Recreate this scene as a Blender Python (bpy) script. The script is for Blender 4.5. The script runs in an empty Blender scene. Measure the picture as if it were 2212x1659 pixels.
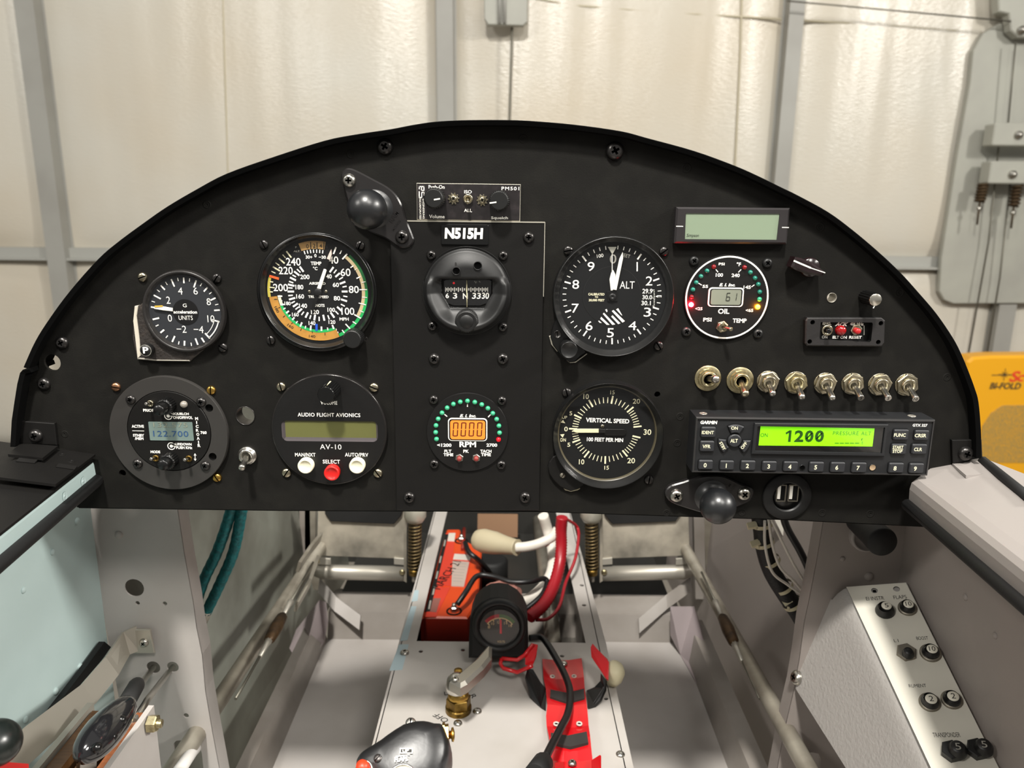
import bpy, math, random
from mathutils import Vector, Matrix, noise
from mathutils.geometry import tessellate_polygon
random.seed(7)
SC = bpy.context.scene
COL = SC.collection
PI = math.pi
# ------------------------------------------------------------------ camera model
FPX, IW, IH = 1662.0, 2212, 1659
PITCH, ROLL, DIST, CAMZ = math.radians(13.6), math.radians(0.6), 0.545, 1.5
CAM = Vector((0, -DIST * math.cos(PITCH), CAMZ))

def ray(px, py):
    x, y = (px - IW / 2) / FPX, -(py - IH / 2) / FPX
    c, s = math.cos(ROLL), math.sin(ROLL)
    x, y = x * c - y * s, x * s + y * c
    cp, sp = math.cos(PITCH), math.sin(PITCH)
    return Vector((x, cp + y * sp, y * cp - sp))

def on_plane(px, py, O, N):
    r = ray(px, py)
    return CAM + r * ((O - CAM).dot(N) / r.dot(N))

def atY(px, py, Y): return on_plane(px, py, Vector((0, Y, 0)), Vector((0, 1, 0)))
def atZ(px, py, Z): return on_plane(px, py, Vector((0, 0, CAMZ + Z)), Vector((0, 0, 1)))   # Z relative to eye height
def atX(px, py, X): return on_plane(px, py, Vector((X, 0, 0)), Vector((1, 0, 0)))
def atD(px, py, d): return CAM + ray(px, py) * d

def crop(x0, y0, x1, y1, w):
    s = (x1 - x0) / w
    return lambda x, y: (x0 + x * s, y0 + y * s)

# ------------------------------------------------------------------ materials
def lin(h):
    if isinstance(h, (tuple, list)): return tuple(h)
    h = h.lstrip('#')
    o = []
    for i in (0, 2, 4):
        c = int(h[i:i + 2], 16) / 255
        o.append(c / 12.92 if c <= .04045 else ((c + .055) / 1.055) ** 2.4)
    return tuple(o)

MATS = {}
def mat(name, col, rough=.5, metal=0.0, bump=None, emit=None, coat=0, var=None, spec=.5, aniso=None, sss=None):
    if name in MATS: return MATS[name]
    m = bpy.data.materials.new(name); m.use_nodes = True
    nt = m.node_tree; b = nt.nodes['Principled BSDF']
    c = lin(col)
    b.inputs['Base Color'].default_value = (*c, 1)
    b.inputs['Roughness'].default_value = rough
    b.inputs['Metallic'].default_value = metal
    b.inputs['Specular IOR Level'].default_value = spec
    b.inputs['Coat Weight'].default_value = coat
    b.inputs['Coat Roughness'].default_value = .08
    tc = None
    def tcn():
        nonlocal tc
        if tc is None: tc = nt.nodes.new('ShaderNodeTexCoord')
        return tc.outputs['Object']
    if var:      # (other colour, scale, lo, hi[, stretch])
        n = nt.nodes.new('ShaderNodeTexNoise'); n.inputs['Scale'].default_value = var[1]; n.inputs['Detail'].default_value = 6
        if len(var) > 4:
            mp = nt.nodes.new('ShaderNodeMapping'); mp.inputs['Scale'].default_value = var[4]
            nt.links.new(tcn(), mp.inputs[0]); nt.links.new(mp.outputs[0], n.inputs['Vector'])
        else: nt.links.new(tcn(), n.inputs['Vector'])
        r = nt.nodes.new('ShaderNodeValToRGB')
        r.color_ramp.elements[0].position = var[2]; r.color_ramp.elements[1].position = var[3]
        r.color_ramp.elements[0].color = (*c, 1); r.color_ramp.elements[1].color = (*lin(var[0]), 1)
        nt.links.new(n.outputs['Fac'], r.inputs[0]); nt.links.new(r.outputs[0], b.inputs['Base Color'])
    if bump:     # (scale, strength, distance[, stretch])
        n = nt.nodes.new('ShaderNodeTexNoise'); n.inputs['Scale'].default_value = bump[0]; n.inputs['Detail'].default_value = 3
        if len(bump) > 3:
            mp = nt.nodes.new('ShaderNodeMapping'); mp.inputs['Scale'].default_value = bump[3]
            nt.links.new(tcn(), mp.inputs[0]); nt.links.new(mp.outputs[0], n.inputs['Vector'])
        else: nt.links.new(tcn(), n.inputs['Vector'])
        bp = nt.nodes.new('ShaderNodeBump'); bp.inputs['Strength'].default_value = bump[1]; bp.inputs['Distance'].default_value = bump[2]
        nt.links.new(n.outputs['Fac'], bp.inputs['Height']); nt.links.new(bp.outputs[0], b.inputs['Normal'])
    if emit:
        b.inputs['Emission Color'].default_value = (*lin(emit[0]), 1); b.inputs['Emission Strength'].default_value = emit[1]
    if sss:
        b.inputs['Subsurface Weight'].default_value = sss; b.inputs['Subsurface Scale'].default_value = .002
    MATS[name] = m
    return m

def glass(name, tint='ffffff', ior=1.45, rough=0.0, boost=1.0):
    if name in MATS: return MATS[name]
    m = bpy.data.materials.new(name); m.use_nodes = True
    nt = m.node_tree; nt.nodes.clear()
    o = nt.nodes.new('ShaderNodeOutputMaterial'); mx = nt.nodes.new('ShaderNodeMixShader')
    t = nt.nodes.new('ShaderNodeBsdfTransparent'); t.inputs[0].default_value = (*lin(tint), 1)
    g = nt.nodes.new('ShaderNodeBsdfGlossy'); g.inputs['Roughness'].default_value = rough
    f = nt.nodes.new('ShaderNodeLayerWeight'); f.inputs[0].default_value = .5
    pw = nt.nodes.new('ShaderNodeMath'); pw.operation = 'POWER'; pw.inputs[1].default_value = 5
    ml = nt.nodes.new('ShaderNodeMath'); ml.operation = 'MULTIPLY_ADD'; ml.inputs[1].default_value = .94; ml.inputs[2].default_value = .04 * boost
    nt.links.new(f.outputs['Facing'], pw.inputs[0]); nt.links.new(pw.outputs[0], ml.inputs[0]); nt.links.new(ml.outputs[0], mx.inputs[0])
    nt.links.new(t.outputs[0], mx.inputs[1]); nt.links.new(g.outputs[0], mx.inputs[2]); nt.links.new(mx.outputs[0], o.inputs[0])
    MATS[name] = m
    return m

# ------------------------------------------------------------------ plane contexts and things
class Ctx:
    """A plane in the place: origin O, axes ex, ey; ez points out of it."""
    def __init__(s, O, ex=(1, 0, 0), ey=(0, 0, 1)):
        s.O = Vector(O); s.ex = Vector(ex).normalized(); s.ez = s.ex.cross(Vector(ey)).normalized(); s.ey = s.ez.cross(s.ex)
        s.R = Matrix((s.ex, s.ey, s.ez)).transposed()
        s.inv = s.R.transposed()
    def L(s, p, w=0.0):
        q = s.inv @ (on_plane(p[0], p[1], s.O + s.ez * w, s.ez) - s.O)
        return (q.x, q.y)
    def rad(s, p, rpx, w=0.0):
        a, b = s.L((p[0] - rpx, p[1]), w), s.L((p[0] + rpx, p[1]), w)
        return math.hypot(a[0] - b[0], a[1] - b[1]) / 2
    def W(s, x, y, w=0.0): return s.O + s.R @ Vector((x, y, w))

def panel_at(px, py, w=0.0): return Ctx(atY(px, py, -w))
def top_at(px, py, Z): return Ctx(atZ(px, py, Z), (1, 0, 0), (0, 1, 0))

def tag(o, label, cat, group=None, kind=None):
    o['label'] = label; o['category'] = cat
    if group: o['group'] = group
    if kind: o['kind'] = kind
    return o

def thing(name, label, cat, ctx_or_loc, group=None):
    e = bpy.data.objects.new(name, None); COL.objects.link(e)
    e.empty_display_size = .01
    e.location = ctx_or_loc.O if isinstance(ctx_or_loc, Ctx) else Vector(ctx_or_loc)
    return tag(e, label, cat, group)

def rrect(x0, y0, x1, y1, r, n=5):
    r = min(r, abs(x1 - x0) / 2 * .999, abs(y1 - y0) / 2 * .999)
    pts = []
    for cx, cy, a in ((x1 - r, y1 - r, 0), (x0 + r, y1 - r, 90), (x0 + r, y0 + r, 180), (x1 - r, y0 + r, 270)):
        for i in range(n + 1):
            t = math.radians(a + 90 * i / n); pts.append((cx + r * math.cos(t), cy + r * math.sin(t)))
    return pts

def circ(x, y, r, n=32, ph=0.0, ry=None):
    return [(x + r * math.cos(ph + 2 * PI * i / n), y + (ry or r) * math.sin(ph + 2 * PI * i / n)) for i in range(n)]

def area2(p): return sum(p[i][0] * p[(i + 1) % len(p)][1] - p[(i + 1) % len(p)][0] * p[i][1] for i in range(len(p)))

def inset(p, d):
    n = len(p); out = []
    if area2(p) < 0: d = -d
    for i in range(n):
        a, b, c = Vector(p[i - 1]), Vector(p[i]), Vector(p[(i + 1) % n])
        u, v = (b - a), (c - b)
        if u.length < 1e-9 or v.length < 1e-9: out.append(tuple(b)); continue
        u.normalize(); v.normalize()
        nu, nv = Vector((-u.y, u.x)), Vector((-v.y, v.x))
        m = nu + nv
        if m.length < 1e-6: m = nu
        m.normalize()
        out.append(tuple(b + m * (d / max(.35, m.dot(nu)))))
    return out

def catmull(P, n=8, closed=False):
    P = [Vector(p) for p in P]; out = []
    m = len(P)
    rng = range(m) if closed else range(m - 1)
    for i in rng:
        p1, p2 = P[i], P[(i + 1) % m]
        p0 = P[i - 1] if (i > 0 or closed) else p1 * 2 - p2
        p3 = P[(i + 2) % m] if (i + 2 < m or closed) else p2 * 2 - p1
        for k in range(n):
            t = k / n
            out.append(.5 * ((2 * p1) + (p2 - p0) * t + (2 * p0 - 5 * p1 + 4 * p2 - p3) * t * t + (3 * p1 - p0 - 3 * p2 + p3) * t ** 3))
    if not closed: out.append(P[-1])
    return out

_text_cache = {}
def text_geo(s, bold=0.0, shear=0.0, space=1.0):
    k = (s, bold, shear, space)
    if k in _text_cache: return _text_cache[k]
    cu = bpy.data.curves.new('t', 'FONT'); cu.body = s; cu.size = 1; cu.resolution_u = 3
    cu.offset = bold; cu.shear = shear; cu.space_character = space
    cu.align_x = 'CENTER'
    o = bpy.data.objects.new('t', cu); COL.objects.link(o)
    dg = bpy.context.evaluated_depsgraph_get(); dg.update()
    me = o.evaluated_get(dg).to_mesh()
    vs = [(v.co.x, v.co.y) for v in me.vertices]; fs = [tuple(p.vertices) for p in me.polygons]
    o.evaluated_get(dg).to_mesh_clear()
    bpy.data.objects.remove(o); bpy.data.curves.remove(cu)
    xs = [v[0] for v in vs]; ys = [v[1] for v in vs]
    r = (vs, fs, min(xs), max(xs), min(ys), max(ys))
    _text_cache[k] = r
    return r

class MB:
    def __init__(s, ctx=None):
        s.ctx = ctx; s.v = []; s.f = []; s.mi = []; s.sm = []; s.mats = []
    def _m(s, m):
        if m not in s.mats: s.mats.append(m)
        return s.mats.index(m)
    def add(s, vs, fs, m, smooth=False):
        b = len(s.v); s.v.extend(Vector(v) for v in vs); k = s._m(m)
        for f in fs: s.f.append(tuple(b + i for i in f)); s.mi.append(k); s.sm.append(smooth)
        return s
    # ---- flat 2-D things at height w
    def poly(s, pts, w, m): return s.add([(x, y, w) for x, y in pts], [tuple(range(len(pts)))] if area2(pts) > 0 else [tuple(range(len(pts)))[::-1]], m)
    def rect(s, x0, y0, x1, y1, w, m): return s.poly([(x0, y0), (x1, y0), (x1, y1), (x0, y1)], w, m)
    def line(s, a, b, wid, w, m):
        d = Vector((b[0] - a[0], b[1] - a[1])); n = Vector((-d.y, d.x)).normalized() * wid / 2
        return s.poly([(a[0] - n.x, a[1] - n.y), (b[0] - n.x, b[1] - n.y), (b[0] + n.x, b[1] + n.y), (a[0] + n.x, a[1] + n.y)], w, m)
    def disc(s, x, y, r, w, m, n=32): return s.poly(circ(x, y, r, n), w, m)
    def arc(s, cx, cy, r0, r1, a0, a1, w, m, n=40):
        """band between radii; angles clockwise from the top, in degrees"""
        vs = []; fs = []
        for i in range(n + 1):
            a = math.radians(a0 + (a1 - a0) * i / n); sx, sy = math.sin(a), math.cos(a)
            vs += [(cx + r0 * sx, cy + r0 * sy, w), (cx + r1 * sx, cy + r1 * sy, w)]
        for i in range(n): fs.append((2 * i, 2 * i + 2, 2 * i + 3, 2 * i + 1))
        return s.add(vs, fs, m)
    def tick(s, cx, cy, a, r0, r1, wid, w, m):
        a = math.radians(a); u = (math.sin(a), math.cos(a))
        return s.line((cx + r0 * u[0], cy + r0 * u[1]), (cx + r1 * u[0], cy + r1 * u[1]), wid, w, m)
    def text(s, t, cx, cy, w_, h_, w, m, rot=0.0, bold=.018, shear=0.0, space=1.0):
        vs, fs, a, b, c, d = text_geo(t, bold, shear, space)
        sx = w_ / max(b - a, 1e-6) if w_ else None; sy = h_ / max(d - c, 1e-6)
        if sx is None: sx = sy
        co, si = math.cos(math.radians(rot)), math.sin(math.radians(rot)); out = []
        for x, y in vs:
            X, Y = (x - (a + b) / 2) * sx, (y - (c + d) / 2) * sy
            out.append((cx + X * co - Y * si, cy + X * si + Y * co, w))
        return s.add(out, fs, m)
    def T(s, t, c, x0, y0, x1, y1, m, w=0.0, rot=0.0, bold=.018, shear=0.0, space=1.0):
        """writing fitted to the box measured on the plane"""
        A, B = c(x0, y0), c(x1, y1); mx, my = (A[0] + B[0]) / 2, (A[1] + B[1]) / 2
        ct = s.ctx.L((mx, my), w); l, r = s.ctx.L((A[0], my), w), s.ctx.L((B[0], my), w)
        tp, bt = s.ctx.L((mx, A[1]), w), s.ctx.L((mx, B[1]), w)
        W_, H_ = math.hypot(r[0] - l[0], r[1] - l[1]), math.hypot(tp[0] - bt[0], tp[1] - bt[1])
        return s.text(t, ct[0], ct[1], W_, H_, w, m, rot, bold, shear, space)
    # ---- solids
    def prism(s, pts, w0, w1, m, ch=0.0, holes=(), side=None, back=True, chm=None):
        """outline extruded from w0 to w1, optional chamfer on the outer face and holes right through"""
        if area2(pts) < 0: pts = pts[::-1]
        n = len(pts); side = side or m
        loops = [(pts, w0)] + ([(pts, w1 - ch), (inset(pts, ch), w1)] if ch else [(pts, w1)])
        for i in range(len(loops) - 1):
            (p, a), (q, b) = loops[i], loops[i + 1]
            mm = (chm or m) if (ch and i == len(loops) - 2) else side
            vs = [(x, y, a) for x, y in p] + [(x, y, b) for x, y in q]
            s.add(vs, [(j, (j + 1) % n, n + (j + 1) % n, n + j) for j in range(n)], mm)
        top = loops[-1][0]
        def cap(outer, w, up):
            if holes:
                hs = [list(h) for h in holes]
                flat = [Vector((x, y, 0)) for x, y in outer] + [Vector((x, y, 0)) for h in hs for x, y in h]
                tr = tessellate_polygon([[Vector((x, y, 0)) for x, y in outer]] + [[Vector((x, y, 0)) for x, y in h] for h in hs])
                fs = []
                for a, b, c in tr:
                    A = (flat[b] - flat[a]).cross(flat[c] - flat[a]).z
                    if abs(A) < 1e-16: continue
                    fs.append((a, b, c) if (A > 0) == up else (a, c, b))
                s.add([(v.x, v.y, w) for v in flat], fs, m)
            else:
                s.add([(x, y, w) for x, y in outer], [tuple(range(n)) if up else tuple(range(n))[::-1]], m)
        cap(top, w1, True)
        if back: cap(pts, w0, False)
        for h in holes:
            h = list(h)
            if area2(h) < 0: h = h[::-1]
            k = len(h)
            s.add([(x, y, w0) for x, y in h] + [(x, y, w1) for x, y in h], [(j, k + j, k + (j + 1) % k, (j + 1) % k) for j in range(k)], side)
        return s
    def box(s, x0, y0, z0, x1, y1, z1, m, ch=0.0):
        return s.prism([(x0, y0), (x1, y0), (x1, y1), (x0, y1)], z0, z1, m, ch)
    def lathe(s, prof, m, x=0, y=0, n=40, smooth=True, M=None, mats=None):
        """profile [(radius, height)...] turned about the axis"""
        vs = []; rows = []
        for r, z in prof:
            if r < 1e-7: rows.append([len(vs)]); vs.append(Vector((x, y, z)))
            else:
                rows.append(list(range(len(vs), len(vs) + n)))
                vs += [Vector((x + r * math.cos(2 * PI * i / n), y + r * math.sin(2 * PI * i / n), z)) for i in range(n)]
        if M is not None: vs = [M @ v for v in vs]
        b = len(s.v); s.v.extend(vs)
        for i in range(len(rows) - 1):
            A, B = rows[i], rows[i + 1]; k = s._m(mats[i] if mats else m)
            for j in range(n):
                j2 = (j + 1) % n
                if len(A) == 1 and len(B) == 1: continue
                if len(A) == 1: f = (A[0], B[j2], B[j])
                elif len(B) == 1: f = (A[j], A[j2], B[0])
                else: f = (A[j], A[j2], B[j2], B[j])
                s.f.append(tuple(b + q for q in f)); s.mi.append(k); s.sm.append(smooth)
        return s
    def tube(s, path, r, m, n=12, caps=True, smooth=True, closed=False):
        path = [Vector(p) for p in path]; L = len(path)
        rs = r if isinstance(r, (list, tuple)) else [r] * L
        vs = []; fs = []; up = None
        for i, p in enumerate(path):
            d = (path[min(i + 1, L - 1)] - path[max(i - 1, 0)])
            d = d.normalized() if d.length > 1e-9 else Vector((0, 0, 1))
            if up is None:
                up = Vector((0, 0, 1)) if abs(d.z) < .9 else Vector((1, 0, 0))
            a = d.cross(up).normalized(); up = a.cross(d).normalized()
            for j in range(n):
                t = 2 * PI * j / n; vs.append(p + (a * math.cos(t) + up * math.sin(t)) * rs[i])
        for i in range(L - 1):
            for j in range(n): fs.append((i * n + j, i * n + (j + 1) % n, (i + 1) * n + (j + 1) % n, (i + 1) * n + j))
        s.add(vs, fs, m, smooth)
        if caps:
            b = len(s.v) - len(vs); k = s._m(m)
            s.f.append(tuple(b + j for j in range(n))[::-1]); s.mi.append(k); s.sm.append(False)
            s.f.append(tuple(b + (L - 1) * n + j for j in range(n))); s.mi.append(k); s.sm.append(False)
        return s
    def ribbon(s, path, across, wid, th, m, smooth=False):
        """flat strap of width wid (along the vectors 'across') and thickness th following a path"""
        path = [Vector(p) for p in path]; L = len(path); vs = []; fs = []
        ac = across if isinstance(across, list) else [across] * L
        ws = wid if isinstance(wid, list) else [wid] * L
        for i, p in enumerate(path):
            d = (path[min(i + 1, L - 1)] - path[max(i - 1, 0)]).normalized(); a = Vector(ac[i]).normalized()
            nn = d.cross(a).normalized()
            for q in ((-1, -1), (1, -1), (1, 1), (-1, 1)): vs.append(p + a * ws[i] / 2 * q[0] + nn * th / 2 * q[1])
        for i in range(L - 1):
            for j in range(4): fs.append((4 * i + j, 4 * i + (j + 1) % 4, 4 * i + 4 + (j + 1) % 4, 4 * i + 4 + j))
        fs += [(3, 2, 1, 0), tuple(4 * (L - 1) + j for j in range(4))]
        return s.add(vs, fs, m, smooth)
    def quad(s, a, b, c, d, m, th=0.0):
        a, b, c, d = map(Vector, (a, b, c, d))
        if not th: return s.add([a, b, c, d], [(0, 1, 2, 3)], m)
        n = (b - a).cross(d - a).normalized() * th
        return s.add([a, b, c, d, a - n, b - n, c - n, d - n], [(0, 1, 2, 3), (7, 6, 5, 4), (0, 4, 5, 1), (1, 5, 6, 2), (2, 6, 7, 3), (3, 7, 4, 0)], m)
    def slab(s, pts, th, m, holes=()):
        """flat sheet with a 3-D outline, th thick on the far side"""
        P = [Vector(p) for p in pts]; n = Vector((0, 0, 0))
        for i in range(len(P)): n += P[i].cross(P[(i + 1) % len(P)])
        n.normalize(); L = len(P)
        s.add(P + [p - n * th for p in P], [tuple(range(L)), tuple(range(2 * L - 1, L - 1, -1))] + [(i, L + i, L + (i + 1) % L, (i + 1) % L) for i in range(L)], m)
        return s
    def xf(s, M):
        s.v = [M @ v for v in s.v]; return s
    def build(s, name, parent=None, local=False, loc=None, autosmooth=True):
        me = bpy.data.meshes.new(name)
        R = s.ctx.R if (s.ctx and not local) else None
        off = Vector((0, 0, 0))
        if parent is not None and s.ctx is None and not local: off = -Vector(parent.location)
        vs = [(R @ v if R else v + off) for v in s.v]
        me.from_pydata([tuple(v) for v in vs], [], s.f)
        for m in s.mats: me.materials.append(m)
        me.polygons.foreach_set('material_index', s.mi)
        me.polygons.foreach_set('use_smooth', s.sm)
        me.update()
        o = bpy.data.objects.new(name, me); COL.objects.link(o)
        if parent is not None: o.parent = parent
        if loc is not None: o.location = loc
        elif parent is None and s.ctx is not None: o.location = s.ctx.O
        return o

def smooth_by_angle(o, deg=40):
    """sharp edges above the angle"""
    me = o.data
    me.polygons.foreach_set('use_smooth', [True] * len(me.polygons))
    try: me.set_sharp_from_angle(angle=math.radians(deg))
    except Exception: pass
    return o

def struct(o):
    o['kind'] = 'structure'; return o

# ------------------------------------------------------------------ fasteners (shared meshes, one object each)
_screw = {}
def screw_mesh(kind, m, dark):
    k = (kind, m.name)
    if k in _screw: return _screw[k]
    b = MB(); n = 28
    if kind == 'rivet':      # blind rivet with a pulled mandrel
        b.lathe([(1, 0), (.96, .12), (.6, .22), (.42, .24), (.36, .12), (0, .12)], m, n=n)
    elif kind == 'pop':      # countersunk ring, nearly flush
        b.lathe([(1, 0), (.95, .05), (.6, .05), (.55, -.02), (.45, .08), (.28, .08), (.26, -.05), (0, -.05)], m, n=n)
    elif kind == 'dome':
        b.lathe([(1, 0), (.97, .2), (.8, .42), (.5, .58), (.2, .64), (0, .65)], m, n=n)
    else:
        hgt = .62 if kind != 'flush' else .1
        if kind == 'flush': prof = [(1, 0), (.95, hgt), (.74, hgt)]
        else: prof = [(1, 0), (.98, .16), (.9, .36), (.74, .54), (.58, hgt)]
        b.lathe(prof, m, n=n)
        rt = prof[-1][0]; outer = circ(0, 0, rt, n)
        if kind == 'slot':
            b.v.clear(); b.f.clear(); b.mi.clear(); b.sm.clear()
            b.lathe([(1, 0), (.98, .16), (.9, .36), (.88, .4)], m, n=n)
            rt = .88; outer = circ(0, 0, rt, n)
            # two dome halves either side of the slot
            g = .13
            for sg in (1, -1):
                for i in range(4):
                    pass
            lay = [(.88, .4), (.74, .54), (.5, .62), (.2, .66)]
            for sg in (1, -1):
                rows = []
                for r, z in lay:
                    xm = math.sqrt(max(r * r - g * g, 1e-6))
                    a0 = math.atan2(g, xm); row = []
                    for i in range(13):
                        t = a0 + (PI - 2 * a0) * i / 12
                        row.append((r * math.cos(t), sg * r * math.sin(t), z))
                    rows.append(row)
                rows.append([(rows[-1][i][0] * .3, sg * g, .665) for i in range(13)])
                vs = [p for row in rows for p in row]; fs = []
                for a in range(len(rows) - 1):
                    for i in range(12):
                        f = (a * 13 + i, a * 13 + i + 1, a * 13 + 14 + i, a * 13 + 13 + i)
                        fs.append(f if sg > 0 else f[::-1])
                b.add(vs, fs, m, True)
                wall = [rows[0][0]] + [r[0] for r in rows[1:]] + [r[12] for r in rows[::-1]]
                b.add(wall + [(p[0], p[1], .18) for p in wall], [(i, (i + 1) % len(wall), len(wall) + (i + 1) % len(wall), len(wall) + i) for i in range(len(wall))], m)
            b.poly(circ(0, 0, .88, n), .2, dark)
        else:
            a, c = .13, .44
            cross = [(a, a), (a, c), (-a, c), (-a, a), (-c, a), (-c, -a), (-a, -a), (-a, -c), (a, -c), (a, -a), (c, -a), (c, a)]
            b.prism(outer, hgt - .001, hgt, m, holes=[cross], back=False)
            b.add([(x, y, hgt) for x, y in cross] + [(x * .6, y * .6, hgt - .34) for x, y in cross],
                  [(i, (i + 1) % 12, 12 + (i + 1) % 12, 12 + i)[::-1] for i in range(12)] + [tuple(range(12, 24))], dark)
    me = bpy.data.meshes.new('screw'); me.from_pydata([tuple(v) for v in b.v], [], b.f)
    for q in b.mats: me.materials.append(q)
    me.polygons.foreach_set('material_index', b.mi); me.polygons.foreach_set('use_smooth', b.sm); me.update()
    _screw[k] = me
    return me

def screw(ctx, root, p, rpx, m, kind='cross', w=0.0, rot=None, name=None, label=None):
    dark = MATS['recess_dark']
    x, y = ctx.L(p, w); r = ctx.rad(p, rpx, w)
    o = bpy.data.objects.new(name or ('rivet' if kind in ('rivet', 'pop', 'dome') else 'screw'), screw_mesh(kind, m, dark)); COL.objects.link(o)
    a = random.uniform(0, PI) if rot is None else math.radians(rot)
    loc = ctx.W(x, y, w) - Vector(root.location)
    M = Matrix.Translation(loc) @ (ctx.R @ Matrix.Rotation(a, 3, 'Z') @ Matrix.Scale(r, 3)).to_4x4()
    o.parent = root; o.matrix_local = M
    if label: o['label'] = label
    return o

def knob(mb, x, y, r, h, m, n=36, flute=.06, w=0.0, cap=None, top=.9, lean=(0, 0)):
    """fluted control knob: skirt, ribbed side, bevelled cap"""
    N = n * 2; rows = []
    def ring(rr, z, fl):
        f = (z - w) / max(h, 1e-9)
        return [(x + lean[0] * f + rr * (1 - (fl if i % 2 else 0)) * math.cos(2 * PI * i / N), y + lean[1] * f + rr * (1 - (fl if i % 2 else 0)) * math.sin(2 * PI * i / N), z) for i in range(N)]
    rows = [ring(r, w, flute), ring(r, w + h * .88, flute), ring(r * (top + .03), w + h * .97, flute * .4), ring(r * top * .95, w + h, 0)]
    vs = [p for row in rows for p in row]; fs = []
    for a in range(3):
        for i in range(N): fs.append((a * N + i, a * N + (i + 1) % N, (a + 1) * N + (i + 1) % N, (a + 1) * N + i))
    mb.add(vs, fs, m)
    mb.add(rows[3], [tuple(range(N))], cap or m)
    return mb
# ================================================================== materials
recess = mat('recess_dark', '040404', .9, spec=.04)
black_panel = mat('black_crinkle_paint', '151412', .68, bump=(900, .22, .0004), var=('1c1b18', 60, .45, .8), spec=.16)
black_plate = mat('black_satin_paint', '131211', .5, bump=(1100, .15, .0003), spec=.25)
black_gloss = mat('black_gloss', '0d0d0d', .28, spec=.5)
black_plastic = mat('black_plastic', '121212', .45)
black_bezel = mat('black_bezel', '141414', .33, spec=.6)
black_rubber = mat('black_rubber', '0c0c0c', .65, bump=(400, .2, .0006))
black_face = mat('black_instrument_face', '0c0c0c', .7, spec=.2)
black_brushed = mat('black_brushed_face', '0e0d0d', .42, bump=(300, .25, .0002, (.12, 1, 2.5)), spec=.5)
black_oxide = mat('black_oxide_steel', '454342', .3, metal=.85)
dark_lip = mat('dark_fabric_lip', '070707', .9, spec=.08)
grey_ring = mat('grey_anodised', '3a3836', .45, metal=.3, bump=(900, .1, .0002))
gauge_dial = mat('dial_black', '121314', .75, spec=.2)
gauge_dial2 = mat('dial_black_inner', '070708', .7, spec=.2)
dial_grey = mat('dial_charcoal', '2c2e32', .7, spec=.2)
ink = mat('white_ink', 'faf7ee', .6, spec=.2)
ink_cream = mat('cream_ink', 'e6e0bf', .6, spec=.2)
ink_dim = mat('dim_white_ink', '9a988f', .6, spec=.2)
ink_black = mat('black_ink', '141312', .6)
pointer_w = mat('white_pointer_paint', 'f2efe4', .5)
pointer_y = mat('cream_pointer_paint', 'e8dfb4', .5)
green_arc = mat('green_arc', '1fae5a', .5)
green_dark = mat('green_arc_dark', '1d6a35', .5)  # deeper green for the upper stretch of the outer arc
tan_arc = mat('tan_white_arc', 'cbb68e', .5)
yellow_arc = mat('yellow_arc', 'c5b64a', .5)
orange_sub = mat('orange_subdial', 'c08a3a', .55, var=('b17e34', 300, .4, .7))
orange_mark = mat('orange_mark', 'e8622a', .5)
blue_mark = mat('blue_mark', '1d55c8', .5)
steel = mat('bright_steel', 'b9b6ae', .28, metal=1)
nickel = mat('nickel_switch', 'b8b09a', .3, metal=1, var=('8e8368', 500, .45, .75))
zinc = mat('zinc_yellow', 'c2b792', .38, metal=1, var=('968c6e', 350, .4, .7))
brass = mat('brass', 'c09a4e', .32, metal=1)
brass_dull = mat('dull_brass', '8a6f3a', .4, metal=1, var=('5f4a22', 120, .4, .7))
alu = mat('worn_aluminium', 'b8b3a8', .42, metal=.6, bump=(300, .1, .0003))
alu_bright = mat('polished_aluminium', 'cac7c0', .25, metal=1)
edge_wear = mat('bare_edge', 'c9c4b6', .4, metal=.6)
glass_clear = glass('gauge_glass')
glass_lens = glass('lens_glass', 'f4f6f2')
white_plastic = mat('ivory_button', 'ece8cd', .45, sss=.1)
red_plastic = mat('red_button', 'd0201c', .35)
lcd_grey = mat('lcd_grey_green', '97a591', .35)
lcd_dark = mat('lcd_dark', '868a7b', .35)
lcd_blue = mat('lcd_backlit_blue', '6c7d78', .3)
lcd_olive = mat('lcd_olive', '66673c', .2)
lcd_ink = mat('lcd_segment', '1c1f1c', .5)
lcd_ink_blue = mat('lcd_segment_blue', '2b4c78', .5)
lcd_green = mat('lcd_backlit_green', '8ef000', .4, emit=('80ec00', .5))
lcd_green_ink = mat('lcd_green_segment', '1f4a06', .5, emit=('1d5200', .12))
lcd_orange = mat('lcd_backlit_orange', 'f08030', .4, emit=('ff7a20', .38))
lcd_orange_ink = mat('lcd_orange_segment', '4a1606', .5)
led_green = mat('led_green_off', '3fae80', .25, spec=.6, sss=.1)
led_teal = mat('led_teal_off', '1d7a68', .25, spec=.6)
led_red = mat('led_red_off', '7c0d16', .22, spec=.6)
led_red2 = mat('led_red_bright', 'd01220', .22, emit=('ff1020', .35))
led_red_lit = mat('led_red_lit', 'ff8090', .3, emit=('ff1428', 480))
led_amber_lit = mat('led_amber_lit', 'ffd060', .3, emit=('ff9a04', 160))
led_clear = mat('led_clear', '8d877e', .2, spec=.7)
key_rubber = mat('key_rubber', '26272a', .55, bump=(700, .1, .0002))
radio_face = mat('radio_face', '1b1c1e', .5, bump=(900, .12, .0002))
grey_bezel = mat('dark_grey_bezel', '2f2c2d', .42, metal=.2)

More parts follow.
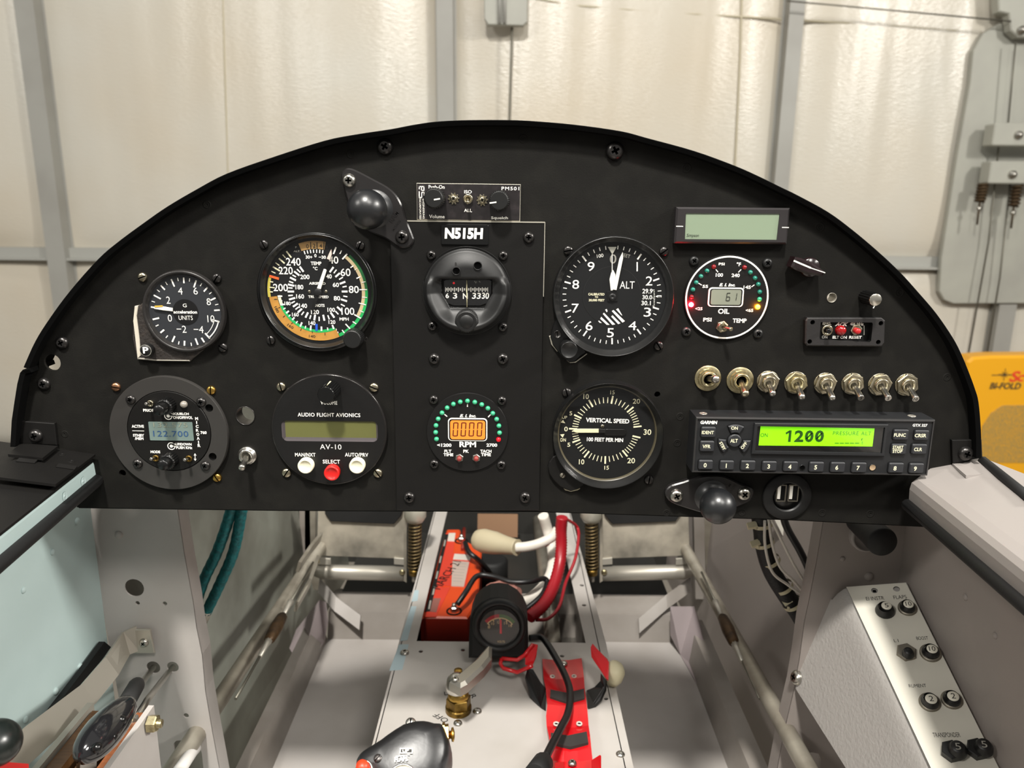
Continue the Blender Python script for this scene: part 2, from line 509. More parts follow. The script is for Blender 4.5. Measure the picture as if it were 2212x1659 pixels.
# ================================================================== hangar
WY = 4.0
wall_mat = mat('vinyl_insulation', 'c9c5ba', .24, var=('c4baa8', 1.1, .35, .75), bump=(60, .16, .01, (.6, 1, 2.4)), spec=.5)
post_mat = mat('grey_painted_steel', '9c9b95', .5, var=('92908a', 3, .4, .7))
girt_mat = mat('grey_girt_steel', 'a3a39d', .5)
seam_mat = mat('seam_tape', 'b4ab93', .6)
concrete = mat('hangar_concrete', '6f6a62', .6, var=('5c5750', 2, .4, .7))

b = MB(); b.quad((-8, -5, 0), (8, -5, 0), (8, WY + .4, 0), (-8, WY + .4, 0), concrete, .1)
struct(b.build('floor'))
# insulated wall: sheets of white vinyl pillowed between the posts and girts
posts = [-5.0, -2.61, -.378, 1.49, 2.86, 5.2]
hw = [.06, .052, .044, .04, .05, .06]
b = MB()
zs = [(CAMZ - 1.5, CAMZ - .37), (CAMZ - .31, CAMZ + 1.085 + .5), (CAMZ + 1.62, CAMZ + 2.9)]
def bay(x0, x1, z0, z1, amp, seed):
    nx, nz = 44, 34; vs = []; fs = []
    for j in range(nz + 1):
        for i in range(nx + 1):
            u, v = i / nx, j / nz; x = x0 + (x1 - x0) * u; z = z0 + (z1 - z0) * v
            pu, pv = 1 - abs(2 * u - 1) ** 5, 1 - abs(2 * v - 1) ** 7
            d = amp * pu ** .7 * pv ** .7
            d += .012 * noise.noise(Vector((x * 1.4, z * .9, seed))) * pu * pv
            d += .007 * noise.noise(Vector((x * 9, z * .8, seed + 3))) * pu * pv
            if seed == 3 and u > .55: d += .014 * noise.noise(Vector((x * 15 + z * 2, z * .7, 9))) * pu * min(1, (u - .55) * 5)
            vs.append((x, WY - .01 - d, z))
    for j in range(nz):
        for i in range(nx):
            a = j * (nx + 1) + i; fs.append((a, a + 1, a + nx + 2, a + nx + 1))
    b.add(vs, fs, wall_mat, True)
for i in range(len(posts) - 1):
    for k, (z0, z1) in enumerate(zs):
        bay(posts[i] + hw[i] - .01, posts[i + 1] - hw[i + 1] + .01, z0, z1, .055, i + 3 * (k != 1) * 5 if k != 1 else i)
b.quad((-8, WY + .02, 0), (8, WY + .02, 0), (8, WY + .02, 5), (-8, WY + .02, 5), wall_mat, .05)
struct(b.build('wall_back'))
n = 1
for x, h in zip(posts, hw):
    b = MB()
    b.box(x - h, WY - .1, 0, x + h, WY + .02, 4.6, post_mat, 0)
    b.box(x - h - .012, WY - .02, 0, x + h + .012, WY - .008, 4.6, post_mat, 0)
    struct(b.build('trim_%d' % n)); n += 1
b = MB()
for z0, z1 in ((CAMZ - .375, CAMZ - .305), (CAMZ + 1.585, CAMZ + 1.63)):
    for i in range(len(posts) - 1):
        b.box(posts[i] + hw[i], WY - .05, z0, posts[i + 1] - hw[i + 1], WY + .01, z1, girt_mat)
        b.box(posts[i] + hw[i], WY - .09, z0, posts[i + 1] - hw[i + 1], WY - .05, z0 + .012, girt_mat)
struct(b.build('trim_%d' % n)); n += 1
# stitched seams on the sheets
def seam(pts, r, name, m=seam_mat):
    b = MB(); b.tube([atY(x, y, WY - .062) for x, y in pts], r, m, n=6); return struct(b.build(name))
for pts in ([(479, -120), (487, 180), (494, 420), (522, 900)], [(1606, -120), (1599, 120), (1585, 420), (1545, 900)],
            [(1140, -6), (1240, 12), (1420, 26), (1590, 36), (1688, 42)], [(1728, 44), (1900, 54), (2120, 70)]):
    seam(pts, .006, 'trim_%d' % n); n += 1

# door hardware on the far wall
plate_grey = mat('grey_plate_paint', 'a5a59b', .5, var=('9b9a92', 4, .4, .7))
rust_dark = mat('rusty_spring_steel', '4a3a26', .6, metal=.6)
cable_mat = mat('steel_cable', '6d6a60', .45, metal=.7)
def sheet(name, pts_px, Y, th, m, label, cat, r=0.0):
    c = Ctx(atY(*pts_px[0], Y)); q = [c.L(p) for p in pts_px]
    bb = MB(c); bb.prism(q, -th, 0, m, min(.004, th / 3)); o = bb.build(name); tag(o, label, cat); return o, c
sheet('backing_plate', [(2030, 630), (2034, 560), (2068, 340), (2096, 180), (2103, 110), (2125, 72), (2160, 50), (2260, 50), (2260, 655), (2060, 656), (2040, 648)], WY - .12, .035, plate_grey,
      'large rounded grey steel backing plate on the wall at the right edge', 'plate')
t = thing('pulley_bracket', 'grey hook bracket holding a cable pulley above the large rounded plate', 'bracket', atY(2190, 40, WY - .25))
b = MB(); c = Ctx(atY(2190, 40, WY - .2))
b.ctx = c; b.prism([c.L(p) for p in [(2155, -40), (2158, 25), (2180, 30), (2184, 66), (2200, 80), (2260, 80), (2260, -40)]], -.06, 0, plate_grey, .006)
t.location = c.O; b.build('bracket_plate', t)
bb = MB(c); x, y = c.L((2205, 66)); bb.lathe([(.022, 0), (.022, .012), (.01, .014), (.01, .03), (0, .03)], steel, x, y, 20); bb.build('bolt', t)
def spring_rack(p0, p1, bolt, label, springs):
    c = Ctx(atY(p0[0], p1[1], WY - .27)); t = thing('cable_spring_bracket', label, 'bracket', c)
    a, d = c.L(p0), c.L(p1)
    m_ = MB(c); m_.prism(rrect(a[0], d[1], d[0], a[1], .01), -.09, 0, plate_grey, .006)
    m_.build('bracket_box', t)
    k = MB(c); x, y = c.L(bolt); k.lathe([(.022, 0), (.02, .014), (.012, .016), (.012, .028), (0, .03)], steel, x, y, 20); k.build('bolt', t)
    for (sx, y0, y1, y2) in springs:
        s_ = MB(c); A = c.L((sx + 6, y0)); B = c.L((sx - 2, y1)); N = 80
        s_.tube([(A[0] + (B[0] - A[0]) * i / N + .024 * math.cos(i * 2 * PI * 6 / N), A[1] + (B[1] - A[1]) * i / N, -.04 + .024 * math.sin(i * 2 * PI * 6 / N)) for i in range(N + 1)], .0065, rust_dark, 6)
        so = s_.build('spring', t)
        r_ = MB(c); C = c.L((sx - 8, y2)); r_.tube([(B[0], B[1], -.04), (C[0], C[1], -.04)], .006, rust_dark, 6); r_.lathe([(0, -.012), (.012, -.008), (.014, 0), (.012, .008), (0, .012)], steel, (B[0] * .7 + C[0] * .3), (B[1] * .7 + C[1] * .3), 12, M=Matrix.Translation((0, 0, -.04)))
        r_.build('rod', t)
spring_rack((2150, 266), (2275, 316), (2199, 292), 'upper grey cable bracket with one bolt, on the large rounded plate', [])
spring_rack((2142, 348), (2275, 398), (2186, 377), 'lower grey cable bracket with rusty springs hanging beneath it', [(2128, 396, 436, 486), (2202, 400, 446, 494)])
def cable(pts, Y, r, label, name='steel_cable'):
    b = MB(); O = atY(*pts[0], Y); b.tube([atY(x, y, Y) - O for x, y in pts], r, cable_mat, 6)
    o = b.build(name, local=True, loc=O); tag(o, label, 'cable'); return o
cable([(2194, 90), (2178, 265)], WY - .2, .004, 'short cable running from the hook bracket down to the upper cable bracket')
cable([(2157, 318), (2136, 520), (2086, 800)], WY - .18, .0045, 'left long cable slanting down past the large rounded plate to the yellow box')
cable([(2182, 398), (2160, 600), (2126, 800)], WY - .18, .0045, 'right long cable hanging down from the lower bracket towards the yellow box')
cable([(1700, 2), (1900, 20), (2184, 46)], WY - .2, .004, 'thin cable stretched along the top of the wall to the hook bracket')
cable([(1109, -40), (1104, 130), (1099, 300), (1094, 900)], WY - .14, .007, 'single cable hanging straight down behind the panel from the small plate')
o, c = sheet('cable_plate', [(1045, -60), (1046, 40), (1054, 53), (1130, 55), (1139, 47), (1141, -60)], WY - .2, .05, plate_grey,
      'small rounded grey plate hanging at the top edge beside the middle post', 'plate')
for xx in (1079, 1090):
    k = MB(c); A = c.L((xx, -50), .01); B = c.L((xx, 50), .01); k.tube([(A[0], A[1], .01), (B[0], B[1], .01)], .009, post_mat, 8)
    q = k.build('rib', o); q.location = (0, 0, 0)
# yellow motor box
yel = mat('yellow_enamel', 'e0a012', .4, coat=.2)
yel_mesh = mat('yellow_perforated', 'c79024', .5, var=('8a7a4a', 260, .45, .55), bump=(400, .3, .002))
c = Ctx(atY(2095, 1100, 3.1))
t = thing('motor_box', 'bright yellow door motor box with printed lettering at the right edge', 'motor box', c)
pts = [c.L(p) for p in [(2060, 1130), (2086, 800), (2090, 782), (2102, 772), (2140, 769), (2330, 767), (2330, 1130)]]
b = MB(c); b.prism(pts, -.1, 0, yel, .012); b.build('cover', t)
b = MB(c); vp = [c.L(p, .002) for p in [(2112, 1000), (2122, 920), (2140, 893), (2165, 876), (2330, 872), (2330, 1000)]]
b.prism(vp, 0.0, .003, yel_mesh, .001); b.build('vent_mesh', t)
b = MB(c); ic = mat('red_print', 'd4401c', .5); ig = mat('charcoal_print', '3a3524', .5)
cr = crop(1920, 560, 2212, 1160, 807)
b.T('S', cr, 722, 668, 785, 732, ic, .002, bold=.03, shear=.25); b.T('c', cr, 770, 690, 812, 730, ic, .002, bold=.02, shear=.25)
b.T('BI-FOLD', cr, 603, 737, 790, 776, ig, .002, bold=.03, shear=.2)
A = c.L(cr(612, 692)); B = c.L(cr(735, 690)); b.line(A, B, .004, .002, ig)
S = c.L(cr(690, 688))
for k in range(4):
    a = k * PI / 4; L_ = .03 if k % 2 == 0 else .018
    b.line((S[0] - L_ * math.cos(a), S[1] - L_ * math.sin(a)), (S[0] + L_ * math.cos(a), S[1] + L_ * math.sin(a)), .003, .0021, ig)
b.build('printing', t)
# ================================================================== instrument panel sheet
LIP = .010
arc_px = [(50, 793), (75, 738), (105, 690), (150, 629), (211, 560), (255, 522), (312, 480), (361, 446), (424, 409), (489, 375), (590, 339), (700, 304), (770, 290), (843, 279), (890, 270), (937, 263), (985, 260),
          (1032, 259), (1090, 259), (1146, 261), (1240, 269), (1340, 283), (1398, 298), (1500, 326), (1588, 358), (1640, 381), (1689, 405), (1722, 421), (1788, 457), (1840, 495), (1896, 542), (1945, 588), (1984, 631),
          (2024, 678), (2060, 731), (2078, 766), (2093, 802), (2107, 840), (2115, 870), (2120, 930), (2121, 990)]
low_px = [(21, 965), (24, 909), (30, 868), (36, 830), (42, 806), (48, 799), (62, 796)]
PC = Ctx(atY(1070, 1100, 0))
t = thing('instrument_panel', 'curved black crinkle-painted sheet panel that carries all the gauges', 'instrument panel', PC)
arc = [(v.x, v.y) for v in catmull([Vector((*PC.L(p, LIP), 0)) for p in arc_px], 4)]; low = [PC.L(p, LIP) for p in low_px]
def rim(pts, name):
    n = len(pts); inn = []
    for i in range(n):
        a, c = Vector(pts[max(i - 1, 0)]), Vector(pts[min(i + 1, n - 1)]); d = (c - a).normalized()
        inn.append((pts[i][0] + d.y * .0032, pts[i][1] - d.x * .0032))
    b = MB(PC); vs = []; fs = []
    for (x, y), (u, v) in zip(pts, inn):
        vs += [(x, y, -.02), (x, y, LIP - .0006), (x * .85 + u * .15, y * .85 + v * .15, LIP), (u, v, LIP - .0012), (u, v, -.02)]
    for i in range(n - 1):
        for j in range(4): fs.append((5 * i + j, 5 * i + 5 + j, 5 * i + 6 + j, 5 * i + 1 + j)[::-1])
    fs += [(0, 1, 2, 3, 4), tuple(5 * (n - 1) + j for j in (4, 3, 2, 1, 0))]
    b.add(vs, fs, dark_lip); b.build(name, t); return inn
inn = rim(arc, 'rim'); inn2 = rim(low, 'rim')
sheet_out = inn2 + inn[1:-1] + [PC.L(p) for p in [(2106, 990), (1990, 1048), (2003, 1137), (1700, 1122), (1165, 1104.5), (600, 1102), (166, 1096), (178, 978), (60, 972)]]
hole_px = [(530, 898, 20), (1796.5, 643, 10), (113, 783, 18), (1420, 852, 6.5), (264.5, 1022, 7.5)]
holes = []
for x, y, r in hole_px:
    c = PC.L((x, y)); holes.append(circ(c[0], c[1], PC.rad((x, y), r), 24))
b = MB(PC); b.prism(sheet_out, -.0022, 0, black_panel, 0, holes); b.build('panel_sheet', t)
for x, y, r in hole_px[:1] + hole_px[1:2]:
    c = PC.L((x, y)); R = PC.rad((x, y), r); b = MB(PC)
    b.lathe([(R * 1.02, -.002), (R * 1.06, .0004), (R * 1.0, .0006), (R * .97, 0), (R * .97, -.012)], black_oxide if r > 15 else alu, c[0], c[1], 28); b.build('grommet', t)
for x, y, r in hole_px[3:]:
    c = PC.L((x, y)); R = PC.rad((x, y), r); b = MB(PC); b.lathe([(R * 1.5, -.0024), (R * 1.5, -.005), (0, -.005)], recess, c[0], c[1], 24); b.lathe([(0, -.0045), (R * 1.5, -.0045)], recess, c[0], c[1], 24); b.build('nut_hole_backing', t)  # nut plate at one hole; black backing added to darken both
# bottom stiffener lip of the sheet
b = MB(PC); q = [PC.L(p) for p in [(166, 1096), (600, 1102), (1165, 1104.5), (1700, 1122), (2003, 1137)]]
for i in range(4):
    a, c = q[i], q[i + 1]; b.quad((a[0], a[1], -.0021), (c[0], c[1], -.0021), (c[0], c[1], -.02), (a[0], a[1], -.02), black_panel, .0015)
b.build('bottom_flange', t)
for p, r, kind in [((832, 317), 18, 'cross'), ((1328, 326), 20, 'cross'), ((135, 740), 14, 'cross'), ((96, 829), 14, 'cross')]:
    screw(PC, t, p, r, black_oxide, kind)
for p, r in [((758, 333), 10), ((1130, 300), 10), ((1483, 363), 11), ((447, 442), 9), ((1771, 491), 11), ((1943, 632), 11), ((2046, 815), 9), ((1469, 900), 9), ((1463, 957), 9), ((1603, 1107), 9), ((1776, 1108), 9), ((1880, 1110), 9), ((1440, 1108), 8), ((140, 938), 8)]:
    screw(PC, t, p, r, black_panel, 'pop')
# corner brackets that tie the sheet to the side rails
def angle_bracket(up, foot, sp, fr, m1, m2, name, label, scr2):
    b = MB(PC); u = [PC.L(p, .002) for p in up]; b.prism(u, 0, .003, m1, .0004)
    o = b.build(name, t); o['label'] = label
    zf = PC.W(*PC.L(foot[0], .002)).z - CAMZ
    f = MB(); P = [atZ(x, y, zf) for x, y in foot]; n = len(P)
    f.slab(P if sum((P[i].cross(P[(i + 1) % n])).z for i in range(n)) > 0 else P[::-1], .002, m2); f.build('foot', o, local=True, loc=(0, 0, 0))
    fo = o.children[0]; fo.data.transform(Matrix.Translation(-PC.O))
    screw(PC, t, sp, fr, black_oxide, 'cross', .003)
angle_bracket([(48, 909), (119, 914), (124, 961), (44, 957)], [(45, 957), (125, 963), (92, 989), (17, 981)], (78, 941), 15, black_plate, black_plate, 'corner_bracket', 'black left corner bracket', None)
angle_bracket([(2055, 950), (2119, 949), (2121, 988), (2057, 1000)], [(2057, 1001), (2121, 990), (2152, 1022), (2087, 1027)], (2085, 979), 16, black_plate, mat('pale_grey_paint', '928c88', .5, bump=(300, .15, .0004)), 'corner_bracket', 'right corner bracket, half black and half pale grey', None)

# ------------------------------------------------------------------ centre sub-panel and registration placard
c = panel_at(1010, 1100)
t = thing('centre_plate', 'black rectangular centre plate with bright worn top edge, holding compass and RPM gauge', 'plate', c)
q = [c.L(p, .0025) for p in [(857, 1103), (1165, 1103), (1177, 480), (842, 478)]]
b = MB(c); b.prism(q, .0002, .0025, black_plate, .0004); b.build('plate_sheet', t)
b = MB(c)
y = q[2][1]
b.box(q[3][0] + .010, y - .0005, .0012, q[2][0], y + .0003, .0029, edge_wear)
b.box(q[2][0] - .0002, q[2][1] - .05, .0012, q[2][0] + .0003, q[2][1], .0027, edge_wear)
o = b.build('worn_edge', t); o['label'] = 'bare worn metal edge'
for p in [(1142, 513), (884, 1074), (1134, 1074), (938, 775), (1086, 775)]: screw(c, t, p, 12.6, black_oxide, 'cross', .0025)
PW = .0026
P = crop(700, 340, 1240, 740, 2212)
c = panel_at(1004, 508, PW)
t = thing('registration_placard', 'small black placard reading N515H above the compass', 'placard', c)
a, d = c.L(P(1035, 590)), c.L(P(1455, 775)); b = MB(c); b.prism(rrect(a[0], d[1], d[0], a[1], .001), 0, .0012, black_gloss, .0003); b.build('placard_plate', t)
b = MB(c); b.T('N515H', P, 1066, 624, 1408, 722, ink, .0013, bold=.05, shear=.06); b.build('lettering', t)

# ------------------------------------------------------------------ helpers for the instruments
def bezel(c, t, ctr, Rpx, rin, h, m=None, name='bezel', lip=.55, base=0.0):
    """ring bezel: outer wall, rounded crest, sloped inner wall down to the dial"""
    m = m or black_bezel; x, y = c.L(ctr, h * .6); R = c.rad(ctr, Rpx, h * .5); r = c.rad(ctr, rin, h * .4)
    g = R - r
    b = MB(c); b.lathe([(R, base), (R, h * .55), (R - g * .08, h * .86), (R - g * .2, h), (R - g * lip, h * .98), (R - g * (lip + .06), h * .9), (r + g * .12, h * .45), (r, h * .35), (r, .0006)], m, x, y, 72)
    b.build(name, t); return x, y, R, r
def dial(c, t, x, y, r, m, w=.0005, name='dial_face'):
    b = MB(c); b.lathe([(r * 1.02, w - .0004), (r * 1.02, w), (0, w)], m, x, y, 64, smooth=False); return b.build(name, t)
def lens(c, t, x, y, r, w):
    b = MB(c); b.disc(x, y, r, w, glass_clear, 56); return b.build('glass', t)
def ln(b, cr, x0, y0, x1, y1, wid, m, w):
    A, B = b.ctx.L(cr(x0, y0), w), b.ctx.L(cr(x1, y1), w)
    b.line(A, B, b.ctx.rad(cr(x0, y0), wid * (cr(1, 0)[0] - cr(0, 0)[0]) / 2, w) * 2, w, m)
def pg(b, cr, pts, m, w): b.poly([b.ctx.L(cr(x, y), w) for x, y in pts], w, m)
def thick(b, cr, pts, m, w0, w1): b.prism([b.ctx.L(cr(x, y), w1) for x, y in pts], w0, w1, m, (w1 - w0) * .3)
def sc(cr): return cr(1, 0)[0] - cr(0, 0)[0]
SEG = {'0': 'abcdef', '1': 'bc', '2': 'abged', '3': 'abgcd', '4': 'fgbc', '5': 'afgcd', '6': 'afgedc', '7': 'abc', '8': 'abcdefg', '9': 'abfgcd'}
def seg7(b, x, y, w_, h_, d, m, w, sl=.08, th=.16):
    t_ = w_ * th
    def s(pts): b.poly([(x + px + (py - h_ / 2) * sl, y + py) for px, py in pts], w, m)
    def hb(yy): s([(t_ * .6, yy), (t_ * 1.1, yy + t_ / 2), (w_ - t_ * 1.1, yy + t_ / 2), (w_ - t_ * .6, yy), (w_ - t_ * 1.1, yy - t_ / 2), (t_ * 1.1, yy - t_ / 2)])
    def vb(xx, y0, y1): s([(xx, y0 + t_ * .2), (xx + t_ / 2, y0 + t_ * .7), (xx + t_ / 2, y1 - t_ * .7), (xx, y1 - t_ * .2), (xx - t_ / 2, y1 - t_ * .7), (xx - t_ / 2, y0 + t_ * .7)])
    for k in SEG[d]:
        {'a': lambda: hb(h_ - t_ / 2), 'g': lambda: hb(h_ / 2), 'd': lambda: hb(t_ / 2), 'f': lambda: vb(t_ / 2, h_ / 2, h_), 'b': lambda: vb(w_ - t_ / 2, h_ / 2, h_), 'e': lambda: vb(t_ / 2, 0, h_ / 2), 'c': lambda: vb(w_ - t_ / 2, 0, h_ / 2)}[k]()
def led(c, t, p, rpx, m, w, label=None):
    x, y = c.L(p, w); r = c.rad(p, rpx, w); b = MB(c)
    b.lathe([(r * 1.0, w), (r * .95, w + r * .5), (r * .6, w + r * 1.0), (0, w + r * 1.2)], m, x, y, 16)
    o = b.build('indicator_light', t)
    if label: o['label'] = label
    return o
def mini_toggle(c, t, p, tip, rpx, w, m=None, L=.009, hexnut=False, name='toggle', tipm=None, lr=.30):
    """small toggle: nut or collar, bushing, tapered lever towards the tip"""
    m = m or nickel; x, y = c.L(p, w); r = c.rad(p, rpx, w); tx, ty = c.L(tip, w + L)
    b = MB(c)
    if hexnut: b.prism(circ(x, y, r, 6, .3), w, w + r * .5, m, r * .1); b.lathe([(r * .8, w + r * .5), (r * .78, w + r * .9), (r * .6, w + r * .95), (r * .5, w + r * .5), (0, w + r * .4)], m, x, y, 20)
    else: b.lathe([(r, w), (r, w + r * .5), (r * .9, w + r * .6), (r * .62, w + r * .62), (r * .5, w + r * .3), (0, w + r * .2)], m, x, y, 20)
    o = b.build(name, t)
    k = MB(c); k.tube([(x, y, w + r * .2), (x + (tx - x) * .4, y + (ty - y) * .4, w + L * .45), (tx - (tx - x) * .06, ty - (ty - y) * .06, w + L * .94), (tx, ty, w + L)], [r * lr * .8, r * lr * .9, r * lr * 1.2, r * lr * .8], tipm or m, 10)
    k.build('lever', o, loc=(0, 0, 0)); return o

# ------------------------------------------------------------------ accelerometer
G = crop(200, 480, 860, 1080, 1825)
c = panel_at(*G(548, 535))
t = thing('accelerometer', 'round G acceleration gauge on a chipped square base plate, upper left of the panel', 'gauge', c)
b = MB(c)
bp = [G(*p) for p in [(258, 500), (290, 495), (400, 400), (560, 400), (700, 560), (735, 705), (590, 825), (385, 822), (275, 815), (248, 690)]]
b.prism([c.L(p) for p in bp], 0, .0026, mat('pitted_black_casting', '2a2522', .6, bump=(500, .6, .001), var=('3d352f', 200, .5, .7)), .0006); b.build('base_plate', t)
b = MB(c)
b.prism([c.L(G(*p), .002) for p in [(255, 500), (278, 495), (268, 560), (285, 700), (292, 795), (272, 815), (258, 690), (246, 590)]], 0, .0031, mat('chipped_paint_white', 'cfc8b8', .6), .0003)
b.prism([c.L(G(*p), .002) for p in [(270, 806), (385, 819), (580, 822), (582, 830), (385, 828), (270, 818)]], 0, .0028, alu, .0003)
o = b.build('chipped_edge', t); o['label'] = 'bare chipped edge'
x, y, R, r = bezel(c, t, G(550, 533), 89.5, 76, .0065, mat('bezel_dark_grey', '2b2928', .35, metal=.2), base=.0026)
d_ = dial(c, t, x, y, r, dial_grey, .003)
b = MB(c); dx, dy = c.L(G(555, 537), .0033); k = c.rad(G(555, 537), sc(G), .0033); w = .0033
for i, a in enumerate([278, 299, 320, 341, 2, 23, 44, 65, 86, 106]): b.tick(dx, dy, a, (160 if i % 2 else 172) * k, 206 * k, 9 * k, w, ink)
for i, a in enumerate([257, 232, 208, 187, 164, 152, 140]): b.tick(dx, dy, a, (165 if i % 2 == 0 else 175) * k, 206 * k, 10 * k, w, ink)
for a in (288, 310, 330, 352, 12, 33, 54, 76): b.tick(dx, dy, a, 186 * k, 206 * k, 5 * k, w, ink)
for a in (245, 220, 197, 175): b.tick(dx, dy, a, 186 * k, 206 * k, 6 * k, w, ink)
b.arc(dx, dy, 196 * k, 203 * k, 106, 140, w, ink); b.arc(dx, dy, 172 * k, 176 * k, 108, 138, w, ink)
b.disc(dx, dy, 77 * k, w, gauge_dial2)
for s, A in {'4': (510, 390, 537, 432), '6': (602, 390, 628, 432), '8': (681, 454, 706, 496), '10': (686, 556, 728, 598), '0': (449, 552, 474, 594), '2': (440, 444, 464, 487)}.items(): b.T(s, G, *A, ink, w, bold=.0)
b.T('\u22122', G, 502, 618, 560, 660, ink, w, bold=0); b.T('\u22124', G, 604, 620, 662, 662, ink, w, bold=0)
b.T('G', G, 538, 486, 562, 508, ink, w + .0002, bold=.01); b.T('acceleration', G, 482, 526, 624, 546, ink, w + .0002, bold=.035); b.T('UNITS', G, 514, 558, 598, 584, ink, w + .0002, bold=0)
b.build('dial_markings', d_, loc=(0, 0, 0))
b = MB(c); thick(b, G, [(478, 513), (478, 533), (420, 527), (368, 518), (358, 508), (420, 503)], pointer_w, .0042, .0048)
thick(b, G, [(370, 499), (418, 497), (418, 505), (370, 509)], mat('yellow_tell_tale', 'd8b040', .5), .0048, .0051); b.build('needle', t)
lens(c, t, x, y, r * 1.05, .0055)
kx, ky = c.L(G(318, 765), .008); kr = c.rad(G(318, 765), 13, .008)
b = MB(c); b.lathe([(kr * .9, .0026), (kr, .0035), (kr, .0078), (kr * .8, .009), (0, .009)], black_plastic, kx, ky, 30); b.T('P', G, 300, 746, 334, 784, ink, .0092, bold=.03); b.arc(kx, ky, kr * .9, kr * .97, 0, 360, .0086, ink_dim); b.build('push_knob', t)
for p, m_ in [((300, 328), nickel), ((743, 335), black_oxide), ((780, 748), black_oxide)]: screw(c, t, G(*p), 10.5, m_, 'slot')

# ------------------------------------------------------------------ airspeed indicator
A_ = crop(556, 502, 816, 772, 1598)
c = panel_at(*A_(800, 790))
t = thing('airspeed_indicator', 'large round airspeed gauge with green and orange arcs', 'gauge', c)
b = MB(c); x0, y0 = c.L(A_(792, 805), .001); R0 = c.rad(A_(792, 805), 129.5, .001)
b.lathe([(R0, 0), (R0, .0012), (R0 - .001, .0018), (R0 - .003, .002), (R0 * .955, .002), (R0 * .95, .0006)], black_gloss, x0, y0, 72); b.build('flange', t)
x, y, R, r = bezel(c, t, A_(800, 790), 124, 114, .0065, black_bezel, lip=.3)
d_ = dial(c, t, x, y, r, gauge_dial, .001)
w = .0013; b = MB(c); X, Y = c.L(A_(803, 790), w); k = c.rad(A_(803, 790), sc(A_), w)
for s, q in [('240', (380, 338, 575, 442)), ('220', (283, 456, 470, 558)), ('200', (210, 683, 405, 782)), ('40', (945, 318, 1075, 416)), ('60', (1103, 478, 1237, 582)), ('80', (1213, 710, 1347, 806)), ('100', (1115, 998, 1287, 1096))]: b.T(s, A_, *q, ink, w + .0001, bold=.012)
for s, q in [('200', (568, 560, 692, 622)), ('180', (505, 695, 610, 758)), ('160', (515, 820, 620, 880)), ('140', (553, 945, 660, 1005)), ('120', (712, 1028, 818, 1086)), ('100', (930, 1000, 1030, 1056)), ('80', (1013, 845, 1100, 905)), ('60', (1000, 667, 1083, 726)), ('40', (912, 555, 987, 613)),
             ('180', (360, 918, 442, 968)), ('160', (460, 1065, 548, 1117)), ('140', (680, 1177, 770, 1231)), ('120', (945, 1165, 1035, 1216))]: b.T(s, A_, *q, ink, w + .0001, bold=.022)
for s, q in [('TEMP', (708, 388, 850, 435)), ('\u00b0C', (738, 455, 798, 502)), ('AIRSPEED', (686, 660, 905, 695)), ('TRUE SPEED', (675, 838, 945, 873)), ('KNOTS', (745, 950, 892, 990)), ('MPH', (1090, 1130, 1212, 1172)), ('30+', (640, 306, 730, 350)), ('0', (755, 286, 785, 331)), ('\u221230', (815, 308, 910, 352))]: b.T(s, A_, *q, ink, w, bold=.03)
b.T('P', A_, 503, 186, 522, 210, ink_dim, w); b.T('ALT.', A_, 480, 238, 570, 262, ink_dim, w)
tan_sub = mat('tan_window', 'a98550', .6)
b.arc(X, Y, 565 * k, 668 * k, -19.5, 11.5, w, tan_sub)
for s, q in [('0', (648, 157, 680, 212)), ('2', (736, 150, 770, 204)), ('4', (824, 153, 858, 203)), ('6', (913, 166, 936, 212))]: b.T(s, A_, *q, ink_black, w + .0002, bold=0)
for xx in (706, 791, 884): ln(b, A_, xx, 130, xx + (xx - 790) * -.06, 235, 11, ink_black, w + .0002)
for i in range(7): b.tick(X, Y, -16 + i * 4.3, 512 * k, 556 * k, 14 * k, w + .0003, ink)
for i, q in enumerate([(385, 250, 450, 335), (335, 295, 372, 337), (285, 345, 362, 412), (240, 402, 292, 440), (205, 456, 300, 512), (185, 516, 240, 542)]): ln(b, A_, *q, 20 if i % 2 == 0 else 13, ink_cream, w)
ln(b, A_, 158, 578, 285, 616, 32, orange_mark, w + .0003)
b.arc(X, Y, 632 * k, 668 * k, 263.5, 287, w, yellow_arc)
for q in [(165, 653, 210, 660), (160, 728, 230, 736), (165, 788, 205, 791)]: ln(b, A_, *q, 15, ink_cream, w + .0002)
for q, wd in [((1045, 197, 1010, 287), 20), ((1118, 240, 1095, 286), 14), ((1192, 285, 1128, 357), 20), ((1235, 468, 1275, 443), 16), ((1315, 612, 1368, 588), 16), ((1355, 760, 1455, 760), 14), ((1345, 938, 1440, 962), 14), ((1285, 1090, 1375, 1142), 18), ((1265, 1183, 1312, 1216), 15), ((1170, 1215, 1235, 1285), 18), ((1125, 1295, 1155, 1337), 15), ((1385, 665, 1435, 655), 10), ((1390, 860, 1455, 865), 10), ((1360, 1040, 1410, 1060), 10), ((1290, 500, 1320, 480), 8)]: ln(b, A_, *q, wd, ink, w + .0003)
b.arc(X, Y, 584 * k, 627 * k, 38, 121, w, tan_arc, 60); b.arc(X, Y, 627 * k, 664 * k, 42, 86, w, green_dark, 40); b.arc(X, Y, 627 * k, 664 * k, 86, 122, w, green_arc, 40); b.arc(X, Y, 612 * k, 655 * k, 119, 156, w - .0001, green_arc, 40)
